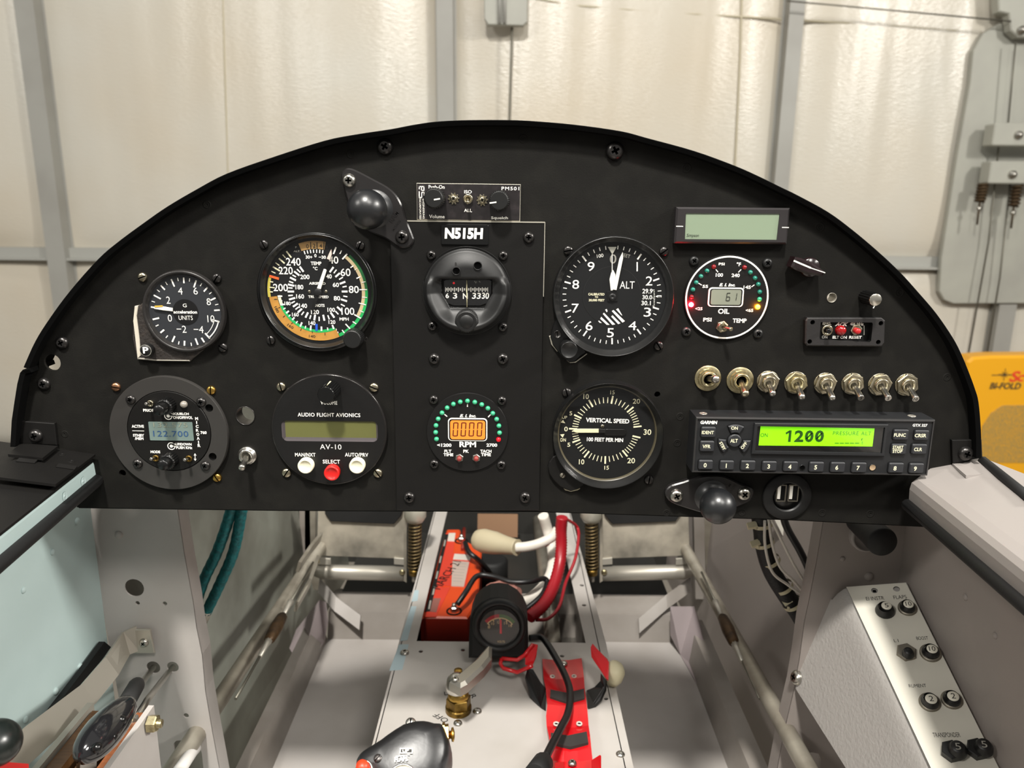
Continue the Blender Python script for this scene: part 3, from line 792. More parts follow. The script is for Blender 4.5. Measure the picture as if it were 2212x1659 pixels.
inner = [(1010, 460, 960, 530), (1050, 495, 1015, 542), (1095, 540, 1035, 592), (1135, 595, 1085, 625), (1168, 655, 1093, 683), (1185, 715, 1130, 726), (1197, 785, 1120, 785), (1195, 855, 1140, 845), (1190, 915, 1110, 888), (1160, 980, 1108, 953), (1120, 1043, 1058, 988), (1075, 1087, 1035, 1045), (1022, 1132, 972, 1063), (955, 1155, 935, 1100), (890, 1172, 873, 1094), (820, 1177, 820, 1120), (755, 1168, 766, 1094), (695, 1150, 710, 1100), (638, 1132, 672, 1063), (585, 1097, 617, 1053), (538, 1062, 592, 1013), (505, 1022, 552, 988), (473, 987, 537, 943), (450, 940, 497, 915), (420, 892, 502, 869), (410, 840, 470, 835), (400, 785, 487, 785), (410, 735, 467, 740), (405, 690, 492, 711), (420, 650, 477, 671), (433, 599, 512, 637), (465, 565, 512, 591), (488, 518, 557, 572), (525, 488, 572, 532), (563, 453, 612, 523)]
for i, q in enumerate(inner): ln(b, A_, *q, 25 if i % 2 == 0 else 17, ink, w)
b.arc(X, Y, 548 * k, 655 * k, 156.3, 263.5, w + .0001, orange_sub, 60)
for q in [(222, 888, 262, 886), (280, 1003, 300, 992), (340, 1125, 368, 1105), (448, 1215, 470, 1195), (572, 1305, 586, 1275), (728, 1338, 728, 1310), (897, 1365, 897, 1332)]: ln(b, A_, *q, 8, ink_black, w + .0003)
for s, p, ro in [('180', (258, 1022), -66), ('160', (440, 1245), -36), ('140', (728, 1378), -4)]:
    q = c.L(A_(*p), w); b.text(s, q[0], q[1], 84 * k, 36 * k, w + .0003, ink_black, ro, bold=0)
b.arc(X, Y, 508 * k, 546 * k, 157, 249.5, w + .0002, green_arc, 50); b.arc(X, Y, 500 * k, 540 * k, 249.5, 264.5, w + .0002, ink_cream, 12)
for q, wd in [((995, 1228, 1014, 1282), 22), ((930, 1263, 936, 1300), 15), ((850, 1250, 851, 1308), 22), ((711, 1235, 705, 1300), 22), ((642, 1240, 634, 1277), 15), ((592, 1195, 568, 1252), 22), ((533, 1178, 513, 1207), 15), ((492, 1128, 463, 1162), 22), ((437, 1093, 417, 1117), 15), ((418, 1043, 382, 1072), 22), ((373, 1003, 343, 1022), 15), ((272, 852, 330, 846), 20), ((318, 910, 330, 906), 14), ((310, 962, 358, 955), 20)]: ln(b, A_, *q, wd, ink, w + .0004)
ln(b, A_, 785, 1215, 785, 1307, 30, blue_mark, w + .0005)
for q in [(1043, 1278, 1053, 1302), (1066, 1315, 1075, 1338)]: ln(b, A_, *q, 9, ink, w)
b.build('dial_markings', d_, loc=(0, 0, 0))
for p in [(692, 786), (910, 786)]: screw(c, t, A_(*p), 3.6, nickel, 'slot', .001)
b = MB(c); thick(b, A_, [(920, 350), (960, 260), (981, 222), (988, 290), (962, 368)], mat('pink_white_paint', 'e6cfc4', .5), .0032, .0036)
thick(b, A_, [(928, 352), (955, 362), (915, 490), (885, 490)], black_face, .003, .0034)
thick(b, A_, [(790, 742), (840, 755), (918, 505), (905, 485), (880, 485)], pointer_w, .003, .0035)
thick(b, A_, [(780, 760), (845, 775), (742, 1045), (712, 1035)], black_face, .0028, .0032)
hx, hy = c.L(A_(800, 795), .0036); b.lathe([(48 * k, .0012), (48 * k, .0037), (40 * k, .004), (0, .004)], black_plastic, hx, hy, 24); b.build('needle', t)
lens(c, t, x, y, r * 1.03, .0048)
b = MB(c); kx, ky = c.L(A_(1275, 1405), .009); knob(b, kx, ky, c.rad(A_(1262, 1425), 20.5, .012), .012, black_plastic, 34, .04, .002); b.build('adjusting_knob', t)
for p in [(88, 160), (1365, 172), (180, 1428)]: screw(c, t, A_(*p), 10, black_oxide, 'slot')
screw(c, t, A_(1435, 1418), 5, black_oxide, 'pop', name='screw')

# ------------------------------------------------------------------ altimeter
C_ = crop(1186, 505, 1466, 785, 1659)
c = panel_at(*C_(810, 805))
t = thing('altimeter', 'large round altimeter with white ALT lettering and a striped window', 'gauge', c)
b = MB(c); fl = [(95, 1080), (45, 1190), (18, 1320), (60, 1440), (150, 1560), (262, 1648), (330, 1640), (400, 1570), (480, 1520), (440, 1440), (255, 1280), (150, 1090)]
b.prism([c.L(C_(*p), .003) for p in fl], 0, .003, black_gloss, .0006); b.build('flange', t)
b = MB(c)
for q in [[(0, 1310), (30, 1300), (50, 1420), (115, 1500), (105, 1510), (30, 1420)], [(225, 1620), (290, 1640), (345, 1632), (480, 1530), (490, 1540), (340, 1650), (270, 1655)]]: b.prism([c.L(C_(*p), .001) for p in q], 0, .0012, edge_wear, .0002)
o = b.build('chipped_edge', t); o['label'] = 'bare chipped edge'
x, y, R, r = bezel(c, t, C_(820, 812), 131, 116, .0075, black_bezel, lip=.25)
d_ = dial(c, t, x, y, r, gauge_dial, .001)
w = .0013; b = MB(c); X, Y = c.L(C_(805, 790), w); k = c.rad(C_(805, 790), sc(C_), w)
b.disc(X, Y, 372 * k, w - .0001, mat('dial_ring', '0a0a0b', .6), 48); b.disc(X, Y, 366 * k, w - .00005, gauge_dial, 48)
for i in range(50):
    a = i * 7.2 - 2.5
    if i == 0: continue
    if i % 5 == 0: b.tick(X, Y, a, 552 * k, 634 * k, 20 * k, w, ink)
    else: b.tick(X, Y, a, 586 * k, 632 * k, 11 * k, w, ink)
for s, q in [('9', (492, 360, 582, 478)), ('8', (298, 590, 385, 706)), ('7', (290, 895, 380, 1012)), ('6', (468, 1118, 558, 1236)), ('5', (740, 1208, 830, 1325)), ('4', (1018, 1120, 1118, 1233)), ('3', (1213, 945, 1305, 1062)), ('2', (1238, 545, 1324, 662)), ('0', (778, 262, 862, 382))]: b.T(s, C_, *q, ink if s != '0' else ink_dim, w, bold=.004)
ln(b, C_, 1128, 362, 1128, 480, 17, ink, w)
b.T('ALT', C_, 905, 608, 1095, 702, ink, w, bold=0)
for s, q in [('29.9', (1195, 704, 1325, 765)), ('30.0', (1195, 785, 1320, 840)), ('30.1', (1182, 858, 1302, 916))]: b.T(s, C_, *q, ink, w, bold=.02)
for s, q in [('CALIBRATED', (502, 758, 710, 790)), ('TO', (585, 798, 628, 822)), ('20,000 FEET', (508, 834, 710, 870))]: b.T(s, C_, *q, ink_cream, w, bold=.03)
b.T('100', C_, 612, 258, 695, 304, ink, w, rot=10, bold=0); b.T('FEET', C_, 930, 258, 1040, 302, ink_dim, w, rot=-12, bold=0)
for i in range(11): ln(b, C_, 1325 if i % 5 == 0 else 1338, 720 + i * 20.5, 1358 - abs(i - 5) * 1.5, 720 + i * 20.5, 8, ink, w)
pg(b, C_, [(1362, 802), (1385, 788), (1440, 788), (1440, 815), (1385, 815)], ink, w)
for q in [[(628, 1118), (640, 1110), (676, 1142), (650, 1140)], [(655, 1088), (668, 1062), (775, 1165), (738, 1165)], [(688, 1025), (703, 1010), (848, 1160), (810, 1167)], [(795, 1060), (812, 1042), (914, 1145), (885, 1157)], [(803, 990), (825, 975), (972, 1118), (940, 1137)], [(858, 968), (885, 952), (938, 1045), (925, 1042)], [(718, 972), (738, 962), (750, 990), (738, 1005)]]: pg(b, C_, q, ink, w)
b.build('dial_markings', d_, loc=(0, 0, 0))
b = MB(c); thick(b, C_, [(752, 168), (866, 168), (810, 268)], mat('grey_white_paint', 'a9a89d', .5), .0018, .0021); thick(b, C_, [(803, 262), (814, 262), (814, 490), (803, 490)], pointer_w, .0018, .0021)
thick(b, C_, [(790, 728), (774, 585), (795, 500), (822, 462), (850, 520), (852, 620), (818, 725)], pointer_w, .0023, .0027)
thick(b, C_, [(817, 714), (900, 320), (943, 232), (949, 310), (864, 722)], pointer_w, .003, .0034)
thick(b, C_, [(735, 735), (880, 735), (878, 865), (750, 868)], black_face, .0015, .0022)
hx, hy = c.L(C_(812, 808), .003); b.lathe([(46 * k, .0012), (46 * k, .003), (30 * k, .0034), (14 * k, .0034), (12 * k, .003), (0, .003)], black_plastic, hx, hy, 24); b.build('needle', t)
lens(c, t, x, y, r * 1.04, .0046)
b = MB(c); kx, ky = c.L(C_(250, 1470), .007); kr = c.rad(C_(245, 1490), 18.5, .012)
b.lathe([(kr * 1.05, .002), (kr * 1.05, .006), (kr, .0065), (kr, .012), (kr * .94, .0128), (kr * .9, .0125), (0, .0125)], black_bezel, kx, ky, 36); b.build('adjusting_knob', t)
for p in [(245, 215), (1470, 225), (1400, 1432)]: screw(c, t, C_(*p), 10.5, black_oxide, 'slot')
b = MB(c); sx, sy = c.L(C_(110, 1285), .003); sr = 50 * k; b.lathe([(sr, .003), (sr, .0034), (sr * .86, .0035), (sr * .84, .0032), (0, .0033)], black_oxide, sx, sy, 24); b.line((sx, sy - sr * .8), (sx, sy + sr * .8), sr * .2, .00345, recess); b.build('screw', t)

# ------------------------------------------------------------------ vertical speed indicator
V_ = crop(1180, 820, 1440, 1070, 1725)
c = panel_at(*V_(880, 790))
t = thing('vertical_speed_indicator', 'round vertical speed gauge with a horizontal white needle', 'gauge', c)
b = MB(c); b.prism([c.L(V_(*p), .003) for p in [(95, 1110), (40, 1190), (25, 1262), (45, 1355), (110, 1450), (200, 1535), (350, 1600), (460, 1570), (535, 1515), (545, 1470), (330, 1315), (180, 1065)]], 0, .003, black_plate, .0006); b.build('corner_tab', t)
b = MB(c); b.prism([c.L(V_(*p), .001) for p in [(270, 1580), (350, 1603), (450, 1582), (485, 1560), (480, 1548), (350, 1590), (250, 1560)]], 0, .0018, mat('old_cream_chip', 'a8a088', .6), .0002); o = b.build('chipped_edge', t); o['label'] = 'bare chipped edge'
x, y, R, r = bezel(c, t, V_(880, 800), 120, 107, .009, black_bezel, lip=.16)
b = MB(c); b.lathe([(r * 1.03, .0035), (r * .985, .003), (r * .97, .001)], mat('cream_inner_ring', '4d4736', .4), x, y, 64); b.build('inner_ring', t)
d_ = dial(c, t, x, y, r * .99, gauge_dial, .001)
w = .0013; b = MB(c); X, Y = c.L(V_(855, 722), w); k = c.rad(V_(855, 722), sc(V_), w)
def span(a0, a1, n, big1=True):
    for i in range(1, n + 1):
        a = a0 + (a1 - a0) * i / n
        if i == n: b.tick(X, Y, a, 395 * k, 512 * k, 24 * k, w, ink_cream)
        else: b.tick(X, Y, a, 400 * k, 486 * k, 12 * k, w, ink_cream)
b.tick(X, Y, 271.5, 412 * k, 530 * k, 24 * k, w, ink_cream)
span(271.5, 295.5, 5); span(295.5, 329.6, 5); span(329.6, 369, 5); span(369, 407.6, 5); span(407.6, 443, 7)
span(271.5, 248, 5); span(248, 215.5, 5); span(215.5, 179, 5); span(179, 140.5, 5); span(140.5, 102.5, 7)
for s, q in [('15', (918, 155, 980, 212)), ('10', (532, 205, 610, 280)), ('5', (332, 455, 372, 512)), ('0', (258, 675, 308, 742)), ('5', (302, 905, 345, 962)), ('10', (468, 1142, 545, 1216)), ('15', (832, 1235, 898, 1291)), ('20', (1162, 1123, 1272, 1200)), ('30', (1395, 712, 1505, 793)), ('20', (1240, 275, 1345, 346)), ('UP', (228, 520, 300, 562)), ('DN', (205, 840, 282, 888))]: b.T(s, V_, *q, ink_cream, w, bold=.012)
b.T('VERTICAL SPEED', V_, 567, 556, 1190, 620, ink, w, rot=-1.5, bold=.03); b.T('100 FEET PER MIN', V_, 582, 833, 1102, 890, ink, w, rot=-1, bold=.03)
pg(b, V_, [(208, 615), (272, 626), (240, 576)], ink_cream, w); pg(b, V_, [(198, 786), (262, 780), (235, 833)], ink_cream, w)
b.build('dial_markings', d_, loc=(0, 0, 0))
screw(c, t, V_(805, 668), 4.3, nickel, 'slot', .001); screw(c, t, V_(235, 1370), 6.3, mat('old_nickel', '8a8478', .45, metal=.8), 'slot', .003)
b = MB(c); thick(b, V_, [(368, 740), (435, 706), (752, 706), (752, 763), (435, 763)], pointer_y, .0028, .0033)
cx_, cy_ = c.L(V_(990, 758), .003)
b.prism(rrect(cx_ - 160 * k, cy_ - 46 * k, cx_ + 160 * k, cy_ + 46 * k, 45 * k), .0016, .0026, black_gloss, .0002)
thick(b, V_, [(750, 706), (850, 712), (850, 765), (750, 763)], black_plastic, .0028, .0033); b.build('needle', t)
lens(c, t, x, y, r * 1.03, .0052)
for p in [(292, 182), (1470, 1430)]: screw(c, t, V_(*p), 10.5, black_oxide, 'slot')

# ------------------------------------------------------------------ oil gauge
O_ = crop(1160, 480, 1720, 800, 2212)
c = panel_at(*O_(1620, 645))
t = thing('oil_gauge', 'round oil gauge with a white ring, lit red and amber lamps and the number 61', 'gauge', c)
x, y = c.L(O_(1620, 645), .002); k = c.rad(O_(1620, 645), sc(O_), .002)
b = MB(c); b.lathe([(368 * k, 0), (368 * k, .0012), (362 * k, .002), (0, .002)], black_brushed, x, y, 72, smooth=False); b.build('housing', t)
w = .0021
b = MB(c); b.arc(x, y, 341 * k, 355 * k, 0, 360, w, ink, 72)
for s, q in [('PSI', (1550, 345, 1602, 368)), ('\u00b0F', (1703, 342, 1740, 375)), ('100', (1525, 435, 1588, 466)), ('240', (1660, 438, 1730, 469)), ('55', (1412, 535, 1460, 561)), ('145', (1762, 540, 1825, 569)), ('OIL', (1545, 738, 1642, 782)), ('<25', (1350, 725, 1412, 751)), ('<65', (1780, 738, 1845, 766)), ('PSI', (1418, 815, 1490, 848)), ('TEMP', (1670, 822, 1788, 858))]: b.T(s, O_, *q, ink, w, bold=.03)
b.T('E. I. Inc.', O_, 1555, 521, 1692, 548, ink, w, bold=.04, shear=.3)
for q in [(1525, 403, 1545, 426), (1742, 403, 1718, 428), (1378, 520, 1406, 537), (1830, 552, 1856, 534)]: ln(b, O_, *q, 8, ink, w)
a, d = c.L(O_(1465, 556), w), c.L(O_(1755, 724), w)
b.prism(rrect(a[0], d[1], d[0], a[1], 30 * k), .002, w + .0003, ink, .0001)
b.build('face_printing', t)
a, d = c.L(O_(1477, 567), w), c.L(O_(1743, 713), w); b = MB(c); b.prism(rrect(a[0], d[1], d[0], a[1], 22 * k), .002, w + .0005, black_face); a, d = c.L(O_(1487, 574), w), c.L(O_(1733, 705), w); b.prism(rrect(a[0], d[1], d[0], a[1], 16 * k), .002, w + .0007, lcd_dark)
s_ = b.build('display', t)
b = MB(c); p0 = c.L(O_(1612, 672), .003); seg7(b, p0[0], p0[1], 34 * k, 70 * k, '6', lcd_ink, .0031); p0 = c.L(O_(1668, 668), .003); seg7(b, p0[0], p0[1], 34 * k, 64 * k, '1', lcd_ink, .0031); b.build('digits', s_, loc=(0, 0, 0))
for p, m_, l_ in [((1508, 380), led_red, 'dark red lamp'), ((1450, 415), led_teal, None), ((1398, 462), led_teal, None), ((1358, 515), led_teal, None), ((1330, 575), led_teal, None), ((1318, 637), led_red, None), ((1315, 703), led_red_lit, 'glowing red lamp'), ((1770, 385), led_red, 'dark red lamp'), ((1820, 428), led_teal, None), ((1860, 477), led_teal, None), ((1888, 530), led_teal, None), ((1900, 595), led_teal, None), ((1898, 657), led_green, None), ((1883, 722), led_amber_lit, 'glowing amber lamp')]: led(c, t, O_(*p), 5.0, m_, .0021, l_)
mini_toggle(c, t, O_(1575, 890), O_(1660, 915), 13, .002, nickel, .012, True)
for p in [(1338, 330), (1963, 348), (1273, 933), (1883, 950)]: screw(c, t, O_(*p), 11, black_plastic, 'cross')

# ------------------------------------------------------------------ RPM gauge on the centre plate
R_ = crop(840, 700, 1240, 1130, 1543)
c = panel_at(*R_(655, 905), PW)
t = thing('rpm_gauge', 'round RPM gauge with an orange 0000 display and an arc of green lamps', 'gauge', c)
x, y = c.L(R_(655, 905), .0015); k = c.rad(R_(655, 905), sc(R_), .0015)
b = MB(c); b.lathe([(342 * k, 0), (342 * k, .0008), (338 * k, .0014), (0, .0014)], black_brushed, x, y, 72, smooth=False); b.build('housing', t)
w = .0016; b = MB(c)
for s, q in [('RPM', (588, 980, 727, 1026)), ('<1200', (402, 995, 522, 1023)), ('2700', (813, 995, 903, 1023)), ('FLT', (462, 1047, 522, 1073)), ('TIME', (455, 1077, 537, 1101)), ('PK', (620, 1047, 667, 1073)), ('TACH', (762, 1047, 855, 1073)), ('TIME', (768, 1076, 850, 1101))]: b.T(s, R_, *q, ink, w, bold=.035)
b.T('E. I. Inc.', R_, 590, 752, 726, 777, ink, w, bold=.04, shear=.3)
for q in [(655, 668, 655, 690), (463, 752, 486, 771), (847, 755, 827, 776)]: ln(b, R_, *q, 9, ink, w)
a, d = c.L(R_(492, 782), w), c.L(R_(820, 976), w); b.prism(rrect(a[0], d[1], d[0], a[1], 32 * k), .0014, w + .0003, ink, .0001); b.build('face_printing', t)
b = MB(c); a, d = c.L(R_(501, 791), w), c.L(R_(811, 968), w); b.prism(rrect(a[0], d[1], d[0], a[1], 25 * k), .0014, w + .0005, black_face)
a, d = c.L(R_(512, 800), w), c.L(R_(802, 960), w); b.prism(rrect(a[0], d[1], d[0], a[1], 20 * k), .0014, w + .0007, lcd_orange); s_ = b.build('display', t)
b = MB(c)
for x0 in (534, 600, 667, 734): p0 = c.L(R_(x0, 936), w + .0008); seg7(b, p0[0], p0[1], 44 * k, 122 * k, '0', lcd_orange_ink, w + .0008, .06, .2)
b.build('digits', s_, loc=(0, 0, 0))
for p in [(397, 958), (390, 902), (393, 845), (411, 790), (443, 740), (486, 698), (538, 667), (595, 649), (655, 641), (716, 651), (774, 671), (825, 702), (866, 744), (898, 793), (917, 848), (922, 906)]: led(c, t, R_(*p), 5.2, led_green, .0015)
led(c, t, R_(914, 961), 5.2, led_red2, .0015, 'red lamp')
for p in [(587, 1120), (728, 1120)]:
    b = MB(c); u, v = c.L(R_(*p), .003); q = 36 * k; b.prism(circ(u, v, q, 6, .4), .0014, .0028, steel, .0004); o = b.build('button_nut', t)
    b = MB(c); b.lathe([(q * .56, .0028), (q * .56, .0048), (q * .3, .0054), (0, .0055)], mat('brown_red_button', '8a3430', .4), u, v, 18); b.build('push_button', o, loc=(0, 0, 0))
for p in [(373, 630), (942, 638), (378, 1165), (936, 1172)]: screw(c, t, R_(*p), 10.4, black_oxide, 'cross')

# ------------------------------------------------------------------ magnetic compass
c = panel_at(*P(1265, 1180), PW)
t = thing('magnetic_compass', 'round black compass with a dark card window showing N', 'compass', c)
x, y = c.L(P(1265, 1182), .002); k = c.rad(P(1265, 1182), sc(P), .002); R = 391 * k
def smst(a, b_, v): v = max(0, min(1, (v - a) / (b_ - a))); return v * v * (3 - 2 * v)
def ch(u, v):        # u, v in crop units about the middle, v up
    rr = math.hypot(u, v); rim_ = 1 - smst(330, 376, rr)
    dxw = max(abs(u) - (212 - max(0, -v - 20) * .55), 0); dyw = max(v - 97, -142 - v, 0); dw = math.hypot(dxw, dyw)
    if dw <= 0: return -.0006
    up = smst(60, 130, v)
    hood = .008 * (1 - smst(200, 376, rr) * .6)
    low = .0025 + .009 * smst(0, 175, dw) * (1 - .45 * smst(290, 376, rr))
    h = low + (hood - low) * up
    return max(.0022, h * (.35 + .65 * rim_)) if dw > 3 else .0005
b = MB(c); nr, na = 96, 192; vs = [(x, y, -.0006)]; fs = []
for i in range(1, nr + 1):
    rr = 376 * i / nr
    for j in range(na):
        a = 2 * PI * j / na; u, v = rr * math.cos(a), rr * math.sin(a); vs.append((x + u * k * 1.04, y + v * k * 1.04, ch(u, v)))
for j in range(na): fs.append((0, 1 + j, 1 + (j + 1) % na))
for i in range(nr - 1):
    for j in range(na):
        a = 1 + i * na + j; e = 1 + i * na + (j + 1) % na; fs.append((a, a + na, e + na, e))
m_ = mat('black_compass_casting', '161616', .48, bump=(900, .1, .0002), spec=.5)
b.add(vs, fs, m_, True); b.lathe([(R, 0), (R, .0022), (R * .99, .003)], m_, x, y, 72); b.build('housing', t)
b = MB(c); w0 = .0006
b.prism([c.L(P(*p), .001) for p in [(1062, 1095), (1080, 1085), (1460, 1085), (1480, 1095), (1478, 1200), (1440, 1290), (1380, 1310), (1150, 1310), (1095, 1290), (1060, 1200)]], -.0005, w0, gauge_dial2, 0)
w = w0 + .0001
for i in range(25):
    a = (-60 + i * 5); xx = 1262 + 215 * math.sin(math.radians(a)) ; big = i % 2 == 0
    ln(b, P, xx, 1150 if big else 1157, xx, 1190 if big else 1178, 11 * max(.4, math.cos(math.radians(a))), ink, w)
for s, q in [('6', (1075, 1202, 1105, 1246)), ('3', (1140, 1198, 1178, 1250)), ('N', (1228, 1200, 1272, 1252)), ('33', (1308, 1198, 1388, 1252)), ('30', (1395, 1196, 1460, 1252))]: b.T(s, P, *q, ink, w, bold=.02, shear=.1 if s in ('33', '30') else 0)
u, v = c.L(P(1148, 1112), w); b.disc(u, v, 10 * k, w, led_red2, 12)
for q in [(1330, 1095, 1345, 1110), (1350, 1098, 1340, 1115), (1370, 1095, 1382, 1105)]: ln(b, P, *q, 7, ink_dim, w)
b.build('compass_card', t)
b = MB(c); A, B = c.L(P(1262, 1088), .003), c.L(P(1264, 1326), .003); b.tube([(A[0], A[1], .0025), (B[0], B[1], .0025)], 4 * k, pointer_y, 8); b.build('lubber_line', t)
b = MB(c); b.prism([c.L(P(*p), .0012) for p in [(1062, 1095), (1080, 1085), (1460, 1085), (1480, 1095), (1478, 1200), (1440, 1290), (1380, 1310), (1150, 1310), (1095, 1290), (1060, 1200)]], .0011, .00115, glass_clear); b.build('glass', t)
for p, q in [((1168, 1008), 32), ((1358, 962), 34)]:
    b = MB(c); u, v = c.L(P(*p), .0115); hh = ch((u - x) / k / 1.04, (v - y) / k / 1.04) + .0008; b.lathe([(q * k * 1.1, hh - .005), (q * k * 1.1, hh + .0008), (q * k, hh + .001), (q * k * .95, hh + .0004), (0, hh + .0003)], m_, u, v, 20, mats=[m_, m_, m_, recess]); b.build('adjuster_hole', t)
b = MB(c); u, v = c.L(P(1262, 1448), .008); knob(b, u, v, 104 * k, .009, black_plastic, 44, .05, .002, top=.86); b.lathe([(60 * k, .0111), (58 * k, .0113), (0, .0113)], black_plastic, u, v, 30); b.build('light_knob', t)
b = MB(c); b.T('B', P, 1158, 930, 1176, 962, black_oxide, .0125); b.T('C', P, 1350, 1028, 1370, 1060, black_oxide, .012); b.build('engraving', t)
for p in [(948, 865), (1585, 870), (958, 1492), (1582, 1500)]: screw(c, t, P(*p), 10.6, black_oxide, 'cross')
# ------------------------------------------------------------------ intercom
c = panel_at(*P(1278, 400))
t = thing('intercom', 'small rectangular intercom faceplate with two fluted knobs, above the registration placard', 'intercom', c)
b = MB(c); q = [c.L(P(*p), .0015) for p in [(818, 226), (1740, 238), (1734, 566), (822, 552)]]; b.prism(q, 0, .0016, mat('scuffed_black_face', '1c1819', .38, bump=(350, .25, .0003), var=('2d2729', 180, .5, .75), spec=.6), .0003, chm=edge_wear); b.build('faceplate', t)
w = .0017; k = c.rad(P(1278, 400), sc(P), w); b = MB(c)
for s, q in [('Push-On', (925, 245, 1067, 277)), ('PM501', (1570, 260, 1727, 291)), ('ISO', (1240, 290, 1307, 319)), ('ALL', (1238, 455, 1310, 483)), ('Volume', (930, 508, 1067, 539)), ('Squelch', (1478, 522, 1627, 554))]: b.T(s, P, *q, ink, w, bold=.015, space=1.2 if s == 'PM501' else 1)
for s, q, h in [('ENGINEERING', (880, 455), 172), ('INCORPORATED', (851, 455), 180)]:
    u, v = c.L(P(*q), w); b.text(s, u, v, h * k, 17 * k, w, ink, -90, bold=.01)
# blocky two-letter emblem, reading downwards
ln(b, P, 838, 258, 888, 258, 9, ink, w); ln(b, P, 842, 254, 842, 282, 9, ink, w); ln(b, P, 884, 254, 884, 296, 9, ink, w); ln(b, P, 862, 258, 862, 290, 8, ink, w); ln(b, P, 862, 290, 888, 296, 8, ink, w)
ln(b, P, 842, 300, 842, 352, 9, ink, w); ln(b, P, 838, 352, 864, 356, 9, ink, w); ln(b, P, 864, 308, 864, 356, 8, ink, w); ln(b, P, 864, 308, 888, 312, 8, ink, w); ln(b, P, 886, 308, 886, 345, 8, ink, w)
b.build('face_printing', t)
for p, (f0, f1) in [((985, 362), ((972, 374), (1026, 366))), ((1552, 382), ((1465, 404), (1525, 396)))]:
    b = MB(c); u, v = c.L(P(p[0], p[1]), .002); kr = 88 * k; knob(b, u, v, kr * 1.04, .012, black_plastic, 30, .06, .002, top=.84); kb = b.build('control_knob', t)
    b = MB(c); A, B = c.L(P(*f0), .0142), c.L(P(*f1), .0142); b.line(A, B, 12 * k, .01415, pointer_w); b.build('pointer_mark', kb)
for p in [(1145, 365), (1400, 378)]:
    b = MB(c); u, v = c.L(P(*p), .002); pts = []
    for i in range(40): r_ = (52 if i % 4 in (0, 1) else 38) * k; pts.append((u + r_ * math.cos(i * 2 * PI / 40), v + r_ * math.sin(i * 2 * PI / 40)))
    b.prism(pts, .0016, .0024, nickel, .0002); b.build('star_washer', t); screw(c, t, P(*p), 7.6, nickel, 'cross', .0022)
mini_toggle(c, t, P(1274, 368), P(1270, 402), 10.5, .0016, nickel, .008)

# ------------------------------------------------------------------ ball mounts
def ball_mount(base_px, scr, ctr_base, w_ball, label, scr_m, mark):
    c = panel_at(*ctr_base); t = thing('ball_mount', label, 'ball mount', c)
    b = MB(c); pts = [c.L(p, .004) for p in base_px]; pts = [(v.x, v.y) for v in catmull([Vector((x, y, 0)) for x, y in pts], 5, True)]
    m1 = mat('mount_black_coat', '1f1d1d', .32, bump=(600, .1, .0002), spec=.6)
    b.prism(pts, 0, .0045, m1, .0009); b.build('base_plate', t)
    b = MB(c); r = .0127; x, y = c.L(ctr_base)
    prof = [(.0125, .0045), (.0085, .006), (.0068, .009), (.0062, w_ball - .011)]
    a0 = math.asin(.0062 / r)
    prof += [(r * math.sin(a0 + (PI - a0) * i / 22), w_ball - r * math.cos(a0 + (PI - a0) * i / 22)) for i in range(23)]
    b.lathe(prof, mat('ball_rubber', '17181a', .34, bump=(500, .12, .0003), spec=.7), x, y, 44); b.build('ball', t)
    for p, m_ in zip(scr, scr_m): screw(c, t, p, 15, m_, 'cross', .0045)
    b = MB(c); u, v = c.L(mark[0], .0046); b.text('RAM', u, v, .0085, .0036, .0047, m1, mark[1], bold=.03); u2, v2 = c.L(mark[2], .0046); b.text('MOUNTS', u2, v2, .0085, .0018, .0047, m1, mark[1], bold=.03)
    zz = [Vector(q) for q in b.v]; n0 = len(zz); fs = list(b.f); b.v += [q - Vector((0, 0, .0004)) for q in zz]
    b.build('raised_lettering', t); return t
ball_mount([P(*p) for p in [(150, 165), (175, 112), (215, 95), (285, 115), (430, 190), (560, 262), (640, 335), (690, 425), (722, 530), (785, 690), (795, 735), (765, 785), (700, 802), (640, 782), (540, 715), (400, 655), (270, 560), (222, 430), (190, 320)]],
           [P(222, 205), P(690, 705)], (811, 451), .030, 'black rubber ball mount on a diamond base, upper left beside the intercom', [steel, black_oxide], (P(615, 520), 52, P(640, 600)))
ball_mount([(1437, 1066), (1447, 1050), (1475, 1041), (1510, 1030), (1535, 1027), (1565, 1029), (1602, 1046), (1625, 1056), (1628, 1068), (1620, 1082), (1600, 1092), (1560, 1106), (1530, 1110), (1490, 1100), (1450, 1085)],
           [(1461, 1070), (1607, 1066)], (1534, 1068), .022, 'shiny black ball mount with two bright screws, beneath the transponder', [steel, steel], ((1570, 1054), 60, (1582, 1058)))

# ------------------------------------------------------------------ blank display at upper right
S_ = crop(1440, 420, 2140, 800, 2212)
c = panel_at(*S_(450, 210))
t = thing('panel_meter', 'wide grey-green blank digital meter marked Simpson, at the upper right of the panel', 'display', c)
H = .0065
q = [c.L(S_(*p), H) for p in [(68, 86), (845, 93), (822, 340), (52, 334)]]; hole = [c.L(S_(*p), H) for p in [(132, 128), (772, 132), (752, 310), (125, 305)]]
b = MB(c); b.prism(q, 0, H, grey_bezel, .0012, holes=[hole]); b.build('bezel', t)
b = MB(c); b.poly([(x, y) for x, y in inset(hole, -.0005)], .0059, lcd_grey); s_ = b.build('display', t)
b = MB(c); ln(b, S_, 65, 217, 113, 218, 6, pointer_w, H + .0001); ln(b, S_, 788, 225, 835, 226, 6, pointer_w, H + .0001); b.build('index_marks', t)
b = MB(c); b.T('Simpson', S_, 137, 268, 220, 298, ink_black, .0060, bold=.0, shear=.15); b.build('lettering', s_, loc=(0, 0, 0))
b = MB(c); b.poly(inset(hole, -.0003), .0063, glass_lens); b.build('glass', t)

